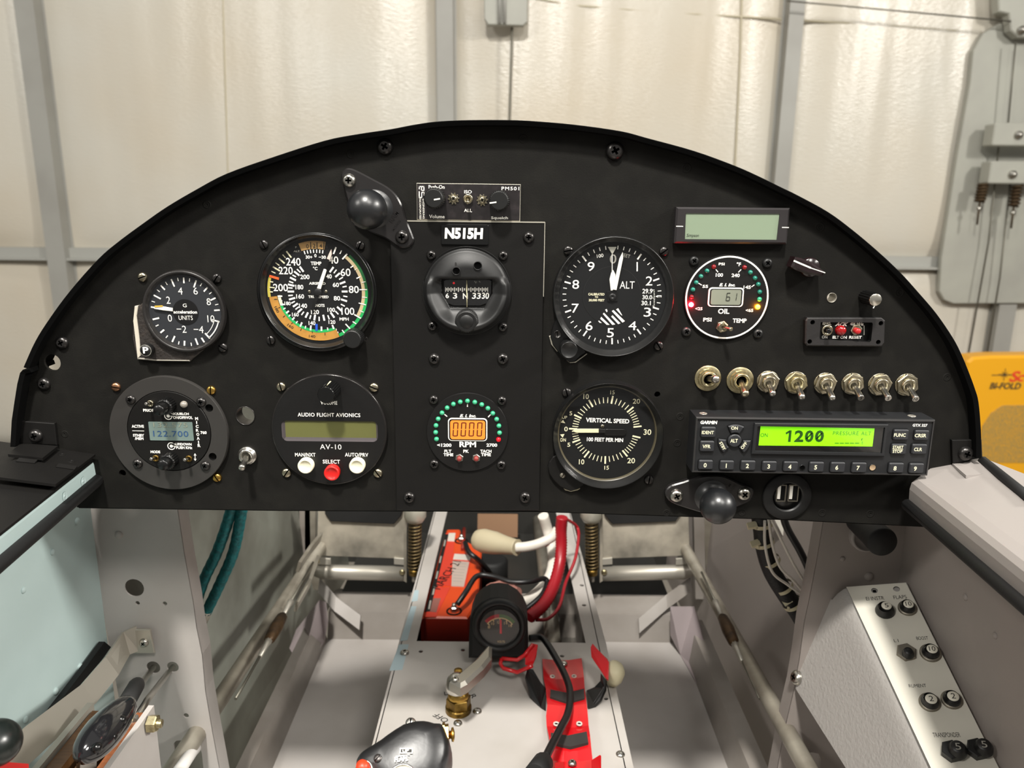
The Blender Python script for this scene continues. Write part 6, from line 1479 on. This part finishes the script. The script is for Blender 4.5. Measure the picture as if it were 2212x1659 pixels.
b = MB(c); cen = Vector((sum(p[0] for p in q) / len(q), sum(p[1] for p in q) / len(q)))
def shr(f): return [tuple(cen + (Vector(p) - cen) * f) for p in q]
lay = [(.8, -.05), (.97, -.03), (1.0, -.016), (1.0, -.006), (.985, .0), (.97, .0035), (.93, .0068), (.85, .0092), (.5, .0112)]
vs = []; n = len(q)
for f, z in lay: vs += [(x, y, z) for x, y in shr(f)]
fs = [(i * n + j, i * n + (j + 1) % n, (i + 1) * n + (j + 1) % n, (i + 1) * n + j) for i in range(len(lay) - 1) for j in range(n)] + [tuple((len(lay) - 1) * n + j for j in range(n)), tuple(range(n))[::-1]]
b.add(vs, fs, scr_black, True); b.build('grip_body', t_)
w = .0125; k = c.rad(H_(950, 700), sc(H_), w)
b = MB(c); a, d = c.L(H_(915, 632), w), c.L(H_(1115, 722), w); b.prism(rrect(a[0], d[1], d[0], a[1], .0003), .010, w, ink, 0); b.prism(rrect(a[0] + .0005, d[1] + .0005, d[0] - .0005, a[1] - .0005, .0002), .010, w + .0001, ink_black); b.T('UP', H_, 955, 655, 1055, 698, ink, w + .0002, rot=4, bold=.02)
ln(b, H_, 845, 768, 1068, 738, 12, ink, w); b.T('FLAPS', H_, 828, 770, 1040, 850, ink, w, rot=5, bold=.04); b.build('labels', t_)
b = MB(c); u, v = c.L(H_(335, 960), .012); b.lathe([(150 * k, .004), (150 * k, .009), (130 * k, .011), (112 * k, .011), (108 * k, .009)], steel, u, v, 36); o = b.build('button_ring', t_)
b = MB(c); b.lathe([(104 * k, .006), (104 * k, .016), (90 * k, .0185), (0, .019)], mat('orange_red_button', 'e03c1c', .4), u, v, 30); b.build('trigger_button', o, loc=(0, 0, 0))
b = MB(c); u, v = c.L(H_(950, 1135), .012); b.lathe([(235 * k, .009), (232 * k, .0125), (205 * k, .0128), (200 * k, .0115), (165 * k, .0115), (160 * k, .013), (120 * k, .013), (112 * k, .011), (0, .011)], steel, u, v, 40); b.build('flap_switch', t_)
screw(c, t_, H_(565, 800), 9.5, mat('dark_screw', '5a5654', .35, metal=.9), 'slot', .0105)
screw(c, t_, H_(1085, 235), 11.5, steel, 'slot', .002); screw(c, t_, H_(875, 560), 8, black_oxide, 'dome', .0095)
b = MB(c); A, B = c.L(H_(1590, 400), 0), c.L(H_(1780, 385), 0); dx_ = (Vector((B[0], B[1], 0)) - Vector((A[0], A[1], 0)))
P = lambda s: Vector((A[0], A[1], -.004)) + dx_ * s
b.tube([P(0), P(.2), P(.22), P(.5), P(.52)], [.0072, .0072, .006, .006, .003], brass, 6, smooth=False); b.tube([P(.5), P(.7), P(.75), P(.9), P(1.0)], [.0022, .0022, .0038, .004, .0015], brass, 12); b.build('switch_nut', t_)
b = MB(); p0 = c.W(0, -.01, -.045); b.tube([p0, p0 + Vector((0, -.0, -.1)), (p0.x, p0.y, zr(-.62))], .014, black_plastic, 18); b.build('stick_tube', t_)
# ------------------------------------------------------------------ left side: strap, push rods, throttle quadrant
t_ = thing('support_strap', 'bare aluminium support strap bolted to the left frame and running aft along the side', 'strap', atY(310, 1382, .076))
b = MB(); A = atY(286, 1382, .074); path = [A + Vector((.004, .001, .001)), A + Vector((-.003, -.006, 0)), atX(240, 1440, -.322), atX(190, 1500, -.318), atX(75, 1595, -.315), atX(-60, 1715, -.312)]
ac = [Vector((0, 0, -1)), Vector((.15, 0, -1))] + [Vector((.6, -.18, -.8))] * 4
b.ribbon(path, ac, [.024, .022, .018, .018, .02, .02], .002, alu); b.build('strap_body', t_)
cc = Ctx(atY(310, 1382, .076)); b = MB(cc); b.prism([cc.L(p) for p in [(281, 1357), (326, 1357), (336, 1408), (291, 1408)]], 0, .0025, alu, .0004); o = b.build('tab', t_); screw(cc, t_, (311, 1388), 10, steel, 'cross', .0025)
t_ = thing('side_strip', 'black side strip running along the base of the left mint side skin', 'trim strip', atX(232, 1400, -.345))
b = MB(); b.slab([atX(x, y, -.350) for x, y in [(226, 1386), (187, 1440), (30, 1645), (-70, 1775), (-50, 1775), (48, 1645), (208, 1442), (240, 1398)]], .005, black_rubber); b.build('strip', t_)  # dark band beside the mint skin, built as one solid strip
phen = mat('brown_phenolic_board', '5d3f22', .45, var=('4a3018', 40, .35, .7, (1, 12, 1)), bump=(60, .1, .0006, (1, 20, 1)), coat=.2)
phen2 = mat('orange_wood_board', '8e5330', .5, var=('70401f', 40, .35, .7, (1, 10, 1)))
zq = zr(-.358); t_ = thing('throttle_quadrant', 'stack of brown boards and painted plates forming the throttle quadrant at lower left', 'throttle quadrant', (-.275, -.1, zq))
def board(x0, x1, y1, z1, m, name, d=.2):
    b = MB(); b.box(x0, -.5, zq + z1 - d, x1, y1, zq + z1, m, 0); return b.build(name, t_)
board(-.2595, -.2555, -.046, 0, grey_in, 'side_plate')['label'] = 'pale painted side plate'
board(-.266, -.260, -.05, -.003, phen2, 'board'); board(-.281, -.273, -.048, -.004, phen, 'board'); board(-.298, -.288, -.05, -.002, phen, 'board')
board(-.304, -.2995, -.045, .001, alu, 'side_plate')['label'] = 'bare metal side plate'
board(-.287, -.282, -.08, -.02, black_plastic, 'spacer'); board(-.272, -.267, -.08, -.02, black_plastic, 'spacer')
b = MB(); A = atX(322, 1563, -.2545); b.prism(circ(0, 0, .0062, 6), 0, .006, zinc, .0008); b.lathe([(.003, .006), (.003, .009), (0, .0092)], zinc, 0, 0, 12); b.xf(Matrix.Translation(A) @ Matrix.Rotation(PI / 2, 4, 'Y')); b.build('bolt', t_)
t_ = thing('throttle_lever', 'throttle lever with a glossy black teardrop grip and a bare metal arm, lower left', 'lever', atX(225, 1580, -.25))
A, B = atX(284, 1512, -.25), atX(172, 1640, -.25); dd = B - A; b = MB()
rad_ = [.001, .0045, .0075, .0098, .0112, .0116, .0108, .0088, .0055, .001]; ss = [0, .04, .13, .28, .45, .6, .74, .87, .96, 1.0]
b.tube([A + dd * s for s in ss], rad_, mat('glossy_black_grip', '1a1a1c', .12, coat=.6, bump=(45, .12, .004)), 24); b.build('grip', t_)
for p in [(263, 1555), (243, 1592), (210, 1615)]:
    b = MB(); b.lathe([(0, -.003), (.0024, -.002), (.003, 0), (.0024, .002), (0, .003)], black_gloss, 0, 0, 14, M=Matrix.Translation(atX(*p, -.2412))); b.build('bump', t_)
b = MB(); b.ribbon([atX(188, 1622, -.256), atX(186, 1700, -.27), atX(184, 1790, -.278)], (.3, 1, 0), .013, .003, alu_bright); b.build('arm', t_)
t_ = thing('push_rod', 'thin rod with a black sleeve, left one of the pair passing through the left frame', 'rod', atY(331, 1442, .08)); b = MB(); A = atY(331, 1442, .1); B = atX(268, 1528, -.27); b.tube([A, B], .0026, steel, 12); b.build('rod', t_)
dd = (B - A).normalized(); C0 = atX(296, 1478, -.29); b = MB(); C1 = atX(272, 1520, -.276); b.tube([C0, C0 + (C1 - C0) * .1, C1], [.0055, .0062, .0062], black_rubber, 16); b.build('sleeve', t_)
t_ = thing('push_rod', 'thin bare metal rod, right one of the pair passing through the left frame', 'rod', atY(373, 1441, .08)); b = MB(); b.tube([atY(373, 1441, .1), atX(318, 1512, -.276), atX(290, 1560, -.263)], .0026, steel, 12); b.build('rod', t_)
t_ = thing('push_rod', 'thick white push rod passing through the cutout at the foot of the left frame', 'rod', atY(412, 1632, .08)); b = MB(); A, B = atY(424, 1610, .09), atX(370, 1690, -.255); b.tube([A, A + (B - A) * .12, A + (B - A) * .13, B], [.0058, .0058, .0052, .0052], mat('white_rod_paint', 'c9c6c2', .45), 20); b.build('rod', t_)
t_ = thing('push_rod', 'white push rod passing through the cutout at the foot of the right frame', 'rod', atY(1745, 1645, .08)); b = MB(); b.tube([atY(1738, 1642, .09), atX(1790, 1710, .262)], .0048, mat('white_rod_paint', 'c9c6c2'), 20); b.build('rod', t_)
t_ = thing('trim_lever', 'round black ball knob with a red plate below it at the left edge', 'lever', atX(-8, 1605, -.27)); b = MB(); r_ = 43 * (atX(-8, 1605, -.27) - CAM).length / FPX * .9; b.lathe([(r_ * math.sin(PI * i / 20), -r_ * math.cos(PI * i / 20)) for i in range(21)], mat('green_black_ball', '121816', .3, spec=.7), 0, 0, 32, M=Matrix.Translation(atX(-8, 1605, -.27))); b.build('knob', t_)
b = MB(); b.slab([atX(x, y, -.268) for x, y in [(-40, 1690), (65, 1740), (62, 1650), (14, 1646), (-40, 1650)]], .006, mat('red_paint_flat', 'c41a16', .45)); b.build('red_plate', t_)

# ------------------------------------------------------------------ hoses on the left
teal = mat('teal_braided_hose', '0f6f72', .55, bump=(500, .6, .001), var=('0a5558', 260, .4, .6))
for pts, lab in [([(505, 1060), (497, 1110), (470, 1190), (440, 1255), (415, 1330), (400, 1370)], 'left teal braided hose of the pair behind the left frame'), ([(528, 1060), (521, 1110), (505, 1190), (478, 1255), (446, 1322)], 'right teal braided hose of the pair, ending in a metal fitting')]:
    P = [atY(x, y, .16 + .04 * i / 5) for i, (x, y) in enumerate(pts)]; R_ = 12.5 * (P[0] - CAM).length / FPX * .93
    t_ = thing('fluid_hose', lab, 'hose', P[0]); b = MB(); Q_ = catmull(P, 22); b.tube(Q_, [R_ * (1 + .03 * math.sin(i * 1.1)) for i in range(len(Q_))], teal, 16); b.build('braid', t_)
    if 'fitting' in lab:
        b = MB(); A = P[-1]; B = atY(425, 1368, .2); dd = B - A; b.tube([A - dd * .1, A + dd * .5, A + dd * .52, B], [R_ * 1.02, R_ * 1.02, R_ * .8, R_ * .75], alu, 14); b.build('end_fitting', t_)

# ------------------------------------------------------------------ rudder pedals and brake cylinders
ped = mat('pedal_plate_worn', 'b5ad9e', .42, metal=.35, var=('6f6b62', 16, .4, .68), bump=(200, .1, .0004))
def pedal(X, lab, side):
    PY = .5; t_ = thing('rudder_pedal', lab, 'pedal', atY(X(785), 1230, PY))
    cc = Ctx(atY(X(785), 1165, PY), (1, 0, 0), (0, .12, 1)); q = lambda pts: [cc.L((X(x), y)) for x, y in pts]
    b = MB(cc); b.prism(q([(688, 1080), (880, 1080), (880, 1128), (872, 1207), (684, 1200)]), -.002, 0, ped, .0003); o = b.build('foot_plate', t_); o.location = cc.O - t_.location
    b = MB(cc); b.prism(q([(702, 1080), (876, 1080), (868, 1112), (852, 1130), (716, 1124), (704, 1108)]), .0, .006, black_rubber, .001); o = b.build('grip_pad', t_); o.location = cc.O - t_.location
    b = MB(cc)
    for x0, x1 in ((688, 715), (852, 874)): b.prism(q([(x0, 1203), (x1, 1205), (x1, 1219), (x0, 1217)]), 0, .004, alu, .0004)
    o = b.build('hinge_lug', t_); o.location = cc.O - t_.location
    b = MB(); A, B = atY(X(684), 1235, PY - .005), atY(X(873), 1239, PY - .005); b.tube([A + Vector((-.004 * side, .03, .012)), A, A + (B - A) * .06, B], [.0088, .0105, .0108, .0108], alu, 18); b.build('pivot_tube', t_)
    b = MB(); P = [atY(X(x), y, PY - .012) for x, y in [(873, 1095), (879, 1095), (879, 1256), (873, 1252)]]; b.slab(P if side < 0 else P[::-1], .004, ped); b.build('side_arm', t_)
    for p in [(869, 1236), (684, 1212)]: screw(Ctx(atY(X(p[0]), p[1], PY - .016)), t_, (X(p[0]), p[1]), 6.5, zinc, 'dome', name='pivot_bolt')
    t2 = thing('brake_cylinder', lab.replace('rudder pedal', 'brake cylinder').replace('worn metal', 'spring wrapped').split(' with')[0] + ', between the pedal and the tunnel', 'cylinder', atY(X(897), 1230, PY - .02))
    T0, T1 = atY(X(897), 1100, PY - .02), atY(X(895), 1228, PY - .02); dd = T1 - T0; L_ = dd.length
    b = MB(); b.tube([T0 - dd * .2, T0 + dd * .12, T0 + dd * .2], [.0155, .0155, .011], mat('cylinder_pale', 'b0ada0', .4, metal=.4), 20); b.build('body', t2)
    b = MB(); b.tube([T0, T1], .0055, black_oxide, 12); b.build('piston_rod', t2)
    b = MB(); N = 14 * 14; a_ = dd.normalized(); e1 = a_.cross(Vector((0, 1, 0))).normalized(); e2 = a_.cross(e1)
    b.tube([T0 + dd * (.2 + .8 * i / N) + (e1 * math.cos(i * 2 * PI / 14) + e2 * math.sin(i * 2 * PI / 14)) * .0085 for i in range(N + 1)], .0016, mat('dark_spring_bronze', '6b5c40', .4, metal=.9), 6); b.build('spring', t2)
    b = MB(); b.tube([T1, T1 + dd * .1], .008, brass_dull, 12); b.tube([T1 + dd * .1, T1 + dd * .22], .0035, steel, 10); b.build('end_fitting', t2)
pedal(lambda x: x, 'left rudder pedal of worn metal with a dark foot pad', -1)
pedal(lambda x: 2174 - x, 'right rudder pedal of worn metal with a dark foot pad', 1)

# ------------------------------------------------------------------ right side: wiring, vent plug, circuit breakers
b = MB(); b.slab([atY(x, y, .3) for x, y in [(1662, 1100), (1790, 1100), (1775, 1250), (1730, 1235)]][::-1], .002, mat('white_fabric_panel', 'c9c5bb', .6)); o = part(b, 'access_panel', 'pale triangular panel')
b = MB(); P = [atY(x, y, .14) for x, y in [(1640, 1095), (1646, 1140), (1652, 1185), (1668, 1235), (1698, 1285), (1725, 1325), (1745, 1360)]]; b0 = P[0]
t_ = thing('wiring_loom', 'thick black wiring loom with pale cable ties, hanging behind the right frame', 'cable', P[0]); b.tube([p for p in catmull(P, 8)], .0085, mat('loom_braid', '111112', .6, bump=(500, .6, .001)), 16); b.build('loom', t_)
tie = mat('nylon_cable_tie', 'c8bfa0', .5)
for (x, y), hd in [((1646, 1132), (1625, 1135)), ((1650, 1172), (1632, 1174)), ((1664, 1212), None), ((1692, 1268), None), ((1712, 1303), (1702, 1300))]:
    A = atY(x, y, .14); i = min(range(len(P) - 1), key=lambda j: (P[j] - A).length); dd = (P[i + 1] - P[i]).normalized(); e1 = dd.cross(Vector((0, 1, 0))).normalized(); e2 = dd.cross(e1)
    b = MB(); n_ = 24; vs = []
    for j in range(n_):
        a = 2 * PI * j / n_; u = e1 * math.cos(a) + e2 * math.sin(a)
        vs += [A + u * .0096 - dd * .0018, A + u * .0096 + dd * .0018]
    b.add(vs, [(2 * j, 2 * ((j + 1) % n_), 2 * ((j + 1) % n_) + 1, 2 * j + 1) for j in range(n_)], tie)
    if hd: H0 = atY(hd[0], hd[1], .135); b.tube([H0 - e1 * .0045, H0 + e1 * .004], .0038, tie, 4, smooth=False); b.tube([H0, A + e1 * (.006 if (H0 - A).dot(e1) > 0 else -.006) + Vector((0, -.006, 0))], .002, tie, 6)
    b.build('cable_tie', t_)
for pts, lab in [([(1652, 1125), (1653, 1180), (1668, 1235), (1700, 1262), (1735, 1285), (1765, 1300)], 'leftmost thin white wire running down beside the wiring loom'), ([(1660, 1120), (1668, 1175), (1685, 1225), (1715, 1255), (1740, 1290), (1742, 1330)], 'middle thin white wire running down beside the wiring loom'), ([(1665, 1120), (1692, 1175), (1718, 1225), (1745, 1265), (1780, 1300)], 'rightmost thin white wire running down beside the wiring loom')]:
    hose('wire', lab, 'wire', [atY(x, y, .125) for x, y in pts], .0013, white_ins)
hose('cable', 'black cable curving down in front of the pale triangular panel at right', 'cable', [atY(x, y, .2) for x, y in [(1688, 1100), (1700, 1140), (1728, 1190), (1748, 1235), (1760, 1290)]], .0038, blk_ins)
cc = Ctx(atY(1870, 1155, FY - .0)); t_ = thing('vent_plug', 'round black vent plug in a pale ring on the right frame under the panel corner', 'vent', cc)
k = cc.rad((1870, 1155), 1); b = MB(cc); b.lathe([(37 * k, 0), (36 * k, .004), (31 * k, .006), (30 * k, .002), (0, .001)], pale, 0, 0, 32); b.build('ring', t_)
u, v = cc.L((1906, 1171), .045); k2 = cc.rad((1906, 1171), 32.5, .045); b = MB(cc); b.lathe([(k2 * .9, .002), (k2 * .95, .03), (k2, .044), (k2 * .95, .046), (0, .0455)], black_rubber, u, v, 32); b.build('plug', t_)

TLp, TRp, BRp = atY(1822, 1268, .072), atX(1958, 1258, .334), atX(2158, 1659, .334)
nf = (TRp - TLp).cross(BRp - TLp); nf = nf if nf.y < 0 else -nf; nf.normalize()
fp = lambda x, y: on_plane(x, y, TLp, nf)
BLp, BLx, BRx = fp(2008, 1659), fp(2058, 1760), fp(2210, 1765)
A1, A0 = atY(1719, 1488, .076), atY(1783, 1275, .076); n2 = (BLp - TLp).cross(A1 - TLp).normalized()
sp = lambda x, y: on_plane(x, y, TLp, n2)
t_ = thing('breaker_box', 'grey crinkle-painted circuit breaker box with a pale label face at lower right', 'box', TLp)
crk = mat('grey_crinkle_paint', '9b9793', .42, bump=(330, .5, .0012), spec=.6)
b = MB(); inw = (TLp - fp(2008, 1659)).normalized(); sd = (TRp - TLp).normalized()
rl = lambda s: [TLp.lerp(BLx, s) - n2.cross(inw) * 0, ]
ctrs = []
for s in (0, 1):
    E0 = TLp.lerp(BLx, s); in2 = (sp(1719, 1488) - TLp); d2 = (in2 - inw * in2.dot(inw)).normalized()
    ctrs.append([E0 + sd * .016, E0 + sd * .008 + d2 * .0008, E0 + sd * .002 + d2 * .003, E0 + d2 * .009, E0 + d2 * .018])
b.add(ctrs[0] + ctrs[1], [(i, i + 1, 5 + i + 1, 5 + i)[::-1] for i in range(4)], crk, True)
b.add([ctrs[0][0], TRp, BRx, ctrs[1][0]], [(0, 1, 2, 3)[::-1]], crk)
b.add([ctrs[0][4], ctrs[1][4], sp(1890, 1760), sp(1827, 1659), sp(1719, 1488), sp(1722, 1464), sp(1745, 1356), sp(1783, 1277)], [tuple(range(8))[::-1]], crk)
b.build('housing', t_)
cf = Ctx(TLp + nf * .0004, sd, -(BLp - TLp)); cf.ez = nf; cf.ex = sd; cf.ey = nf.cross(sd); cf.R = Matrix((cf.ex, cf.ey, cf.ez)).transposed(); cf.inv = cf.R.transposed()
Z_ = crop(1600, 1080, 2212, 1659, 1754)
def lbl(o): o.location = cf.O - t_.location; return o
b = MB(cf); b.prism([cf.L(p) for p in [(1828, 1269), (1957, 1260), (2206, 1757), (2056, 1757)]], 0, .0008, mat('off_white_label_plate', 'cdc9bd', .5, bump=(300, .05, .0003)), 0, [circ(*cf.L(Z_(828, 565)), .0026, 14), circ(*cf.L(Z_(965, 555)), .0026, 14)], side=black_face); lbl(b.build('label_plate', t_))
b = MB(cf)
for s, q in [('EI INSTR', (775, 598, 888, 620)), ('FLAPS', (945, 590, 1028, 612)), ('BOOST', (1087, 845, 1160, 865)), ('L I', (948, 862, 976, 880)), ('RUMENT', (1040, 1140, 1148, 1160)), ('TRANSPONDER', (1190, 1440, 1358, 1468))]: b.T(s, Z_, *q, ink_black, .0009, rot=-1, bold=.0)
b.rect(*cf.L(Z_(820, 573)), cf.L(Z_(836, 557))[0], cf.L(Z_(836, 557))[1], .0001, recess); lbl(b.build('label_print', t_))
for p in [(1745, 1356), (1722, 1464)]:
    o_ = sp(*p); c2 = Ctx(o_); c2.ez = n2 if n2.y < 0 else -n2; c2.ex = Vector((1, 0, 0)).cross(c2.ez).normalized(); c2.ey = c2.ez.cross(c2.ex); c2.R = Matrix((c2.ex, c2.ey, c2.ez)).transposed(); c2.inv = c2.R.transposed()
    screw(c2, t_, p, 10, steel, 'cross', .0005)
brk = [((893, 690), 60, (905, 655), 32, '5', 'black', 'white-capped breaker marked 5 under the left label hole, top row left'), ((1032, 672), 60, (1040, 647), 32, '10', 'thin', 'white-capped breaker marked 10 below the FLAPS lettering, top row right'),
       ((1025, 948), 66, (1040, 940), 28, '', 'nut', 'pushed-in breaker without a white cap, a bare hexagon nut around a black button'), ((1175, 950), 68, (1187, 925), 34, '10', 'ring', 'white-capped breaker marked 10 below the BOOST lettering'),
       ((1170, 1255), 68, (1181, 1235), 37, '2', 'ring', 'left white-capped breaker marked 2 in the third row'), ((1306, 1240), 68, (1317, 1218), 37, '2', 'ring', 'right white-capped breaker marked 2 in the third row'),
       ((1305, 1568), 70, (1345, 1528), 45, '5', 'hex', 'all-black hexagonal breaker at left of the bottom row'), ((1462, 1555), 70, (1507, 1515), 45, '5', 'hex', 'all-black hexagonal breaker at right of the bottom row')]
for p, r1, cp, r2, s, kind, lab in brk:
    O = on_plane(*Z_(*p), cf.O + nf * .0008, nf); cb = Ctx(O); cb.ez = nf; cb.ex = cf.ex; cb.ey = cf.ey; cb.R = cf.R; cb.inv = cf.inv
    t_ = thing('circuit_breaker', lab, 'circuit breaker', cb, 'circuit breakers on the pale label face')
    k = cb.rad(Z_(*p), sc(Z_)); b = MB(cb)
    h = .009 if kind == 'hex' else .0065
    if kind == 'black': b.lathe([(r1 * k, 0), (r1 * k * 1.02, .0012), (r1 * k * .95, .003), (r1 * k * .8, .005), (r1 * k * .72, h)], black_plastic, 0, 0, 32)
    elif kind == 'nut': b.prism(circ(0, 0, r1 * k, 6, .2), 0, .003, mat('old_nickel', '8a8478'), .0006)
    elif kind == 'hex': b.prism(circ(0, 0, r1 * k, 6, .2), 0, .006, black_plastic, .0006)
    else: b.lathe([(r1 * k, 0), (r1 * k, .0012), (r1 * k * .9, .002), (r1 * k * .8, .002)], mat('old_nickel', '8a8478'), 0, 0, 36); b.lathe([(r1 * k * .78, .002), (r1 * k * .78, .0035), (r1 * k * .7, .0045), (r1 * k * .6, h)], black_plastic, 0, 0, 32)
    b.build('collar', t_)
    u, v = cb.L(Z_(*cp), h + .001); b = MB(cb); R2 = cb.rad(Z_(*cp), r2 * sc(Z_), h)
    capm = mat('ivory_breaker_cap', 'd8d3c4', .45) if kind in ('black', 'thin', 'ring') else black_plastic
    b.lathe([(R2 * 1.35, h * .4), (R2 * 1.3, h * .8), (R2 * 1.05, h), (R2, h + .0012), (R2 * .93, h + .0016), (0, h + .0016)], capm, u * .8 if kind != 'hex' else u, v * .8 if kind != 'hex' else v, 28, mats=[black_plastic, black_plastic, black_plastic, capm, capm])
    o = b.build('push_button', t_)
    if s:
        b = MB(cb); f_ = 1 if kind == 'hex' else .8; b.text(s, u * f_, v * f_, R2 * (.75 if len(s) == 1 else 1.15), R2 * 1.05, h + .0017, ink_black if capm is not black_plastic else ink_dim, -4, bold=.0); b.build('rating', o, loc=(0, 0, 0))
# ================================================================== light, camera, film
def area(name, loc, aim, size, power, col=(1, .965, .9), shape='DISK', sy=None):
    l = bpy.data.lights.new(name, 'AREA'); l.energy = power; l.size = size; l.shape = shape; l.color = col
    if sy: l.size_y = sy
    o = bpy.data.objects.new(name, l); COL.objects.link(o); o.location = loc
    o.rotation_euler = (Vector(aim) - Vector(loc)).to_track_quat('-Z', 'Y').to_euler(); return o
area('hangar_lamp', (-.3, -1.8, 4.5), (0, 0, 1.2), .32, 175)
area('hangar_lamp_side', (4.0, -.9, 3.7), (0, 0, 1.2), .6, 140)
for x, w_ in ((-2.9, 52), (1.05, 44), (4.1, 34)): area('hangar_lamp_aft', (x, -2.2, 3.85), (x * .4, 2, 1.2), .7, w_)
for x in (-2.2, .9, 2.8): area('wall_fill', (x, 2.4, 4.7), (x, 4.0, 1.4), .5, 9)  # unseen fill lights added to brighten the far wall
W_ = bpy.data.worlds.new('hangar_air'); SC.world = W_; W_.use_nodes = True
bg = W_.node_tree.nodes['Background']; bg.inputs[0].default_value = (.79, .765, .72, 1); bg.inputs[1].default_value = .31
cam = bpy.data.cameras.new('camera'); co = bpy.data.objects.new('camera', cam); COL.objects.link(co)
cam.sensor_width = 36; cam.sensor_fit = 'HORIZONTAL'; cam.lens = 36 * FPX / IW; cam.clip_start = .02; cam.clip_end = 60
co.matrix_world = Matrix.Translation(CAM) @ Matrix.Rotation(PI / 2 - PITCH, 4, 'X') @ Matrix.Rotation(ROLL, 4, 'Z')
cam.dof.use_dof = True; cam.dof.focus_distance = .53; cam.dof.aperture_fstop = 12
SC.camera = co
vs = SC.view_settings; vs.view_transform = 'Standard'; vs.look = 'None'; vs.gamma = 1; vs.exposure = .28; vs.use_curve_mapping = False
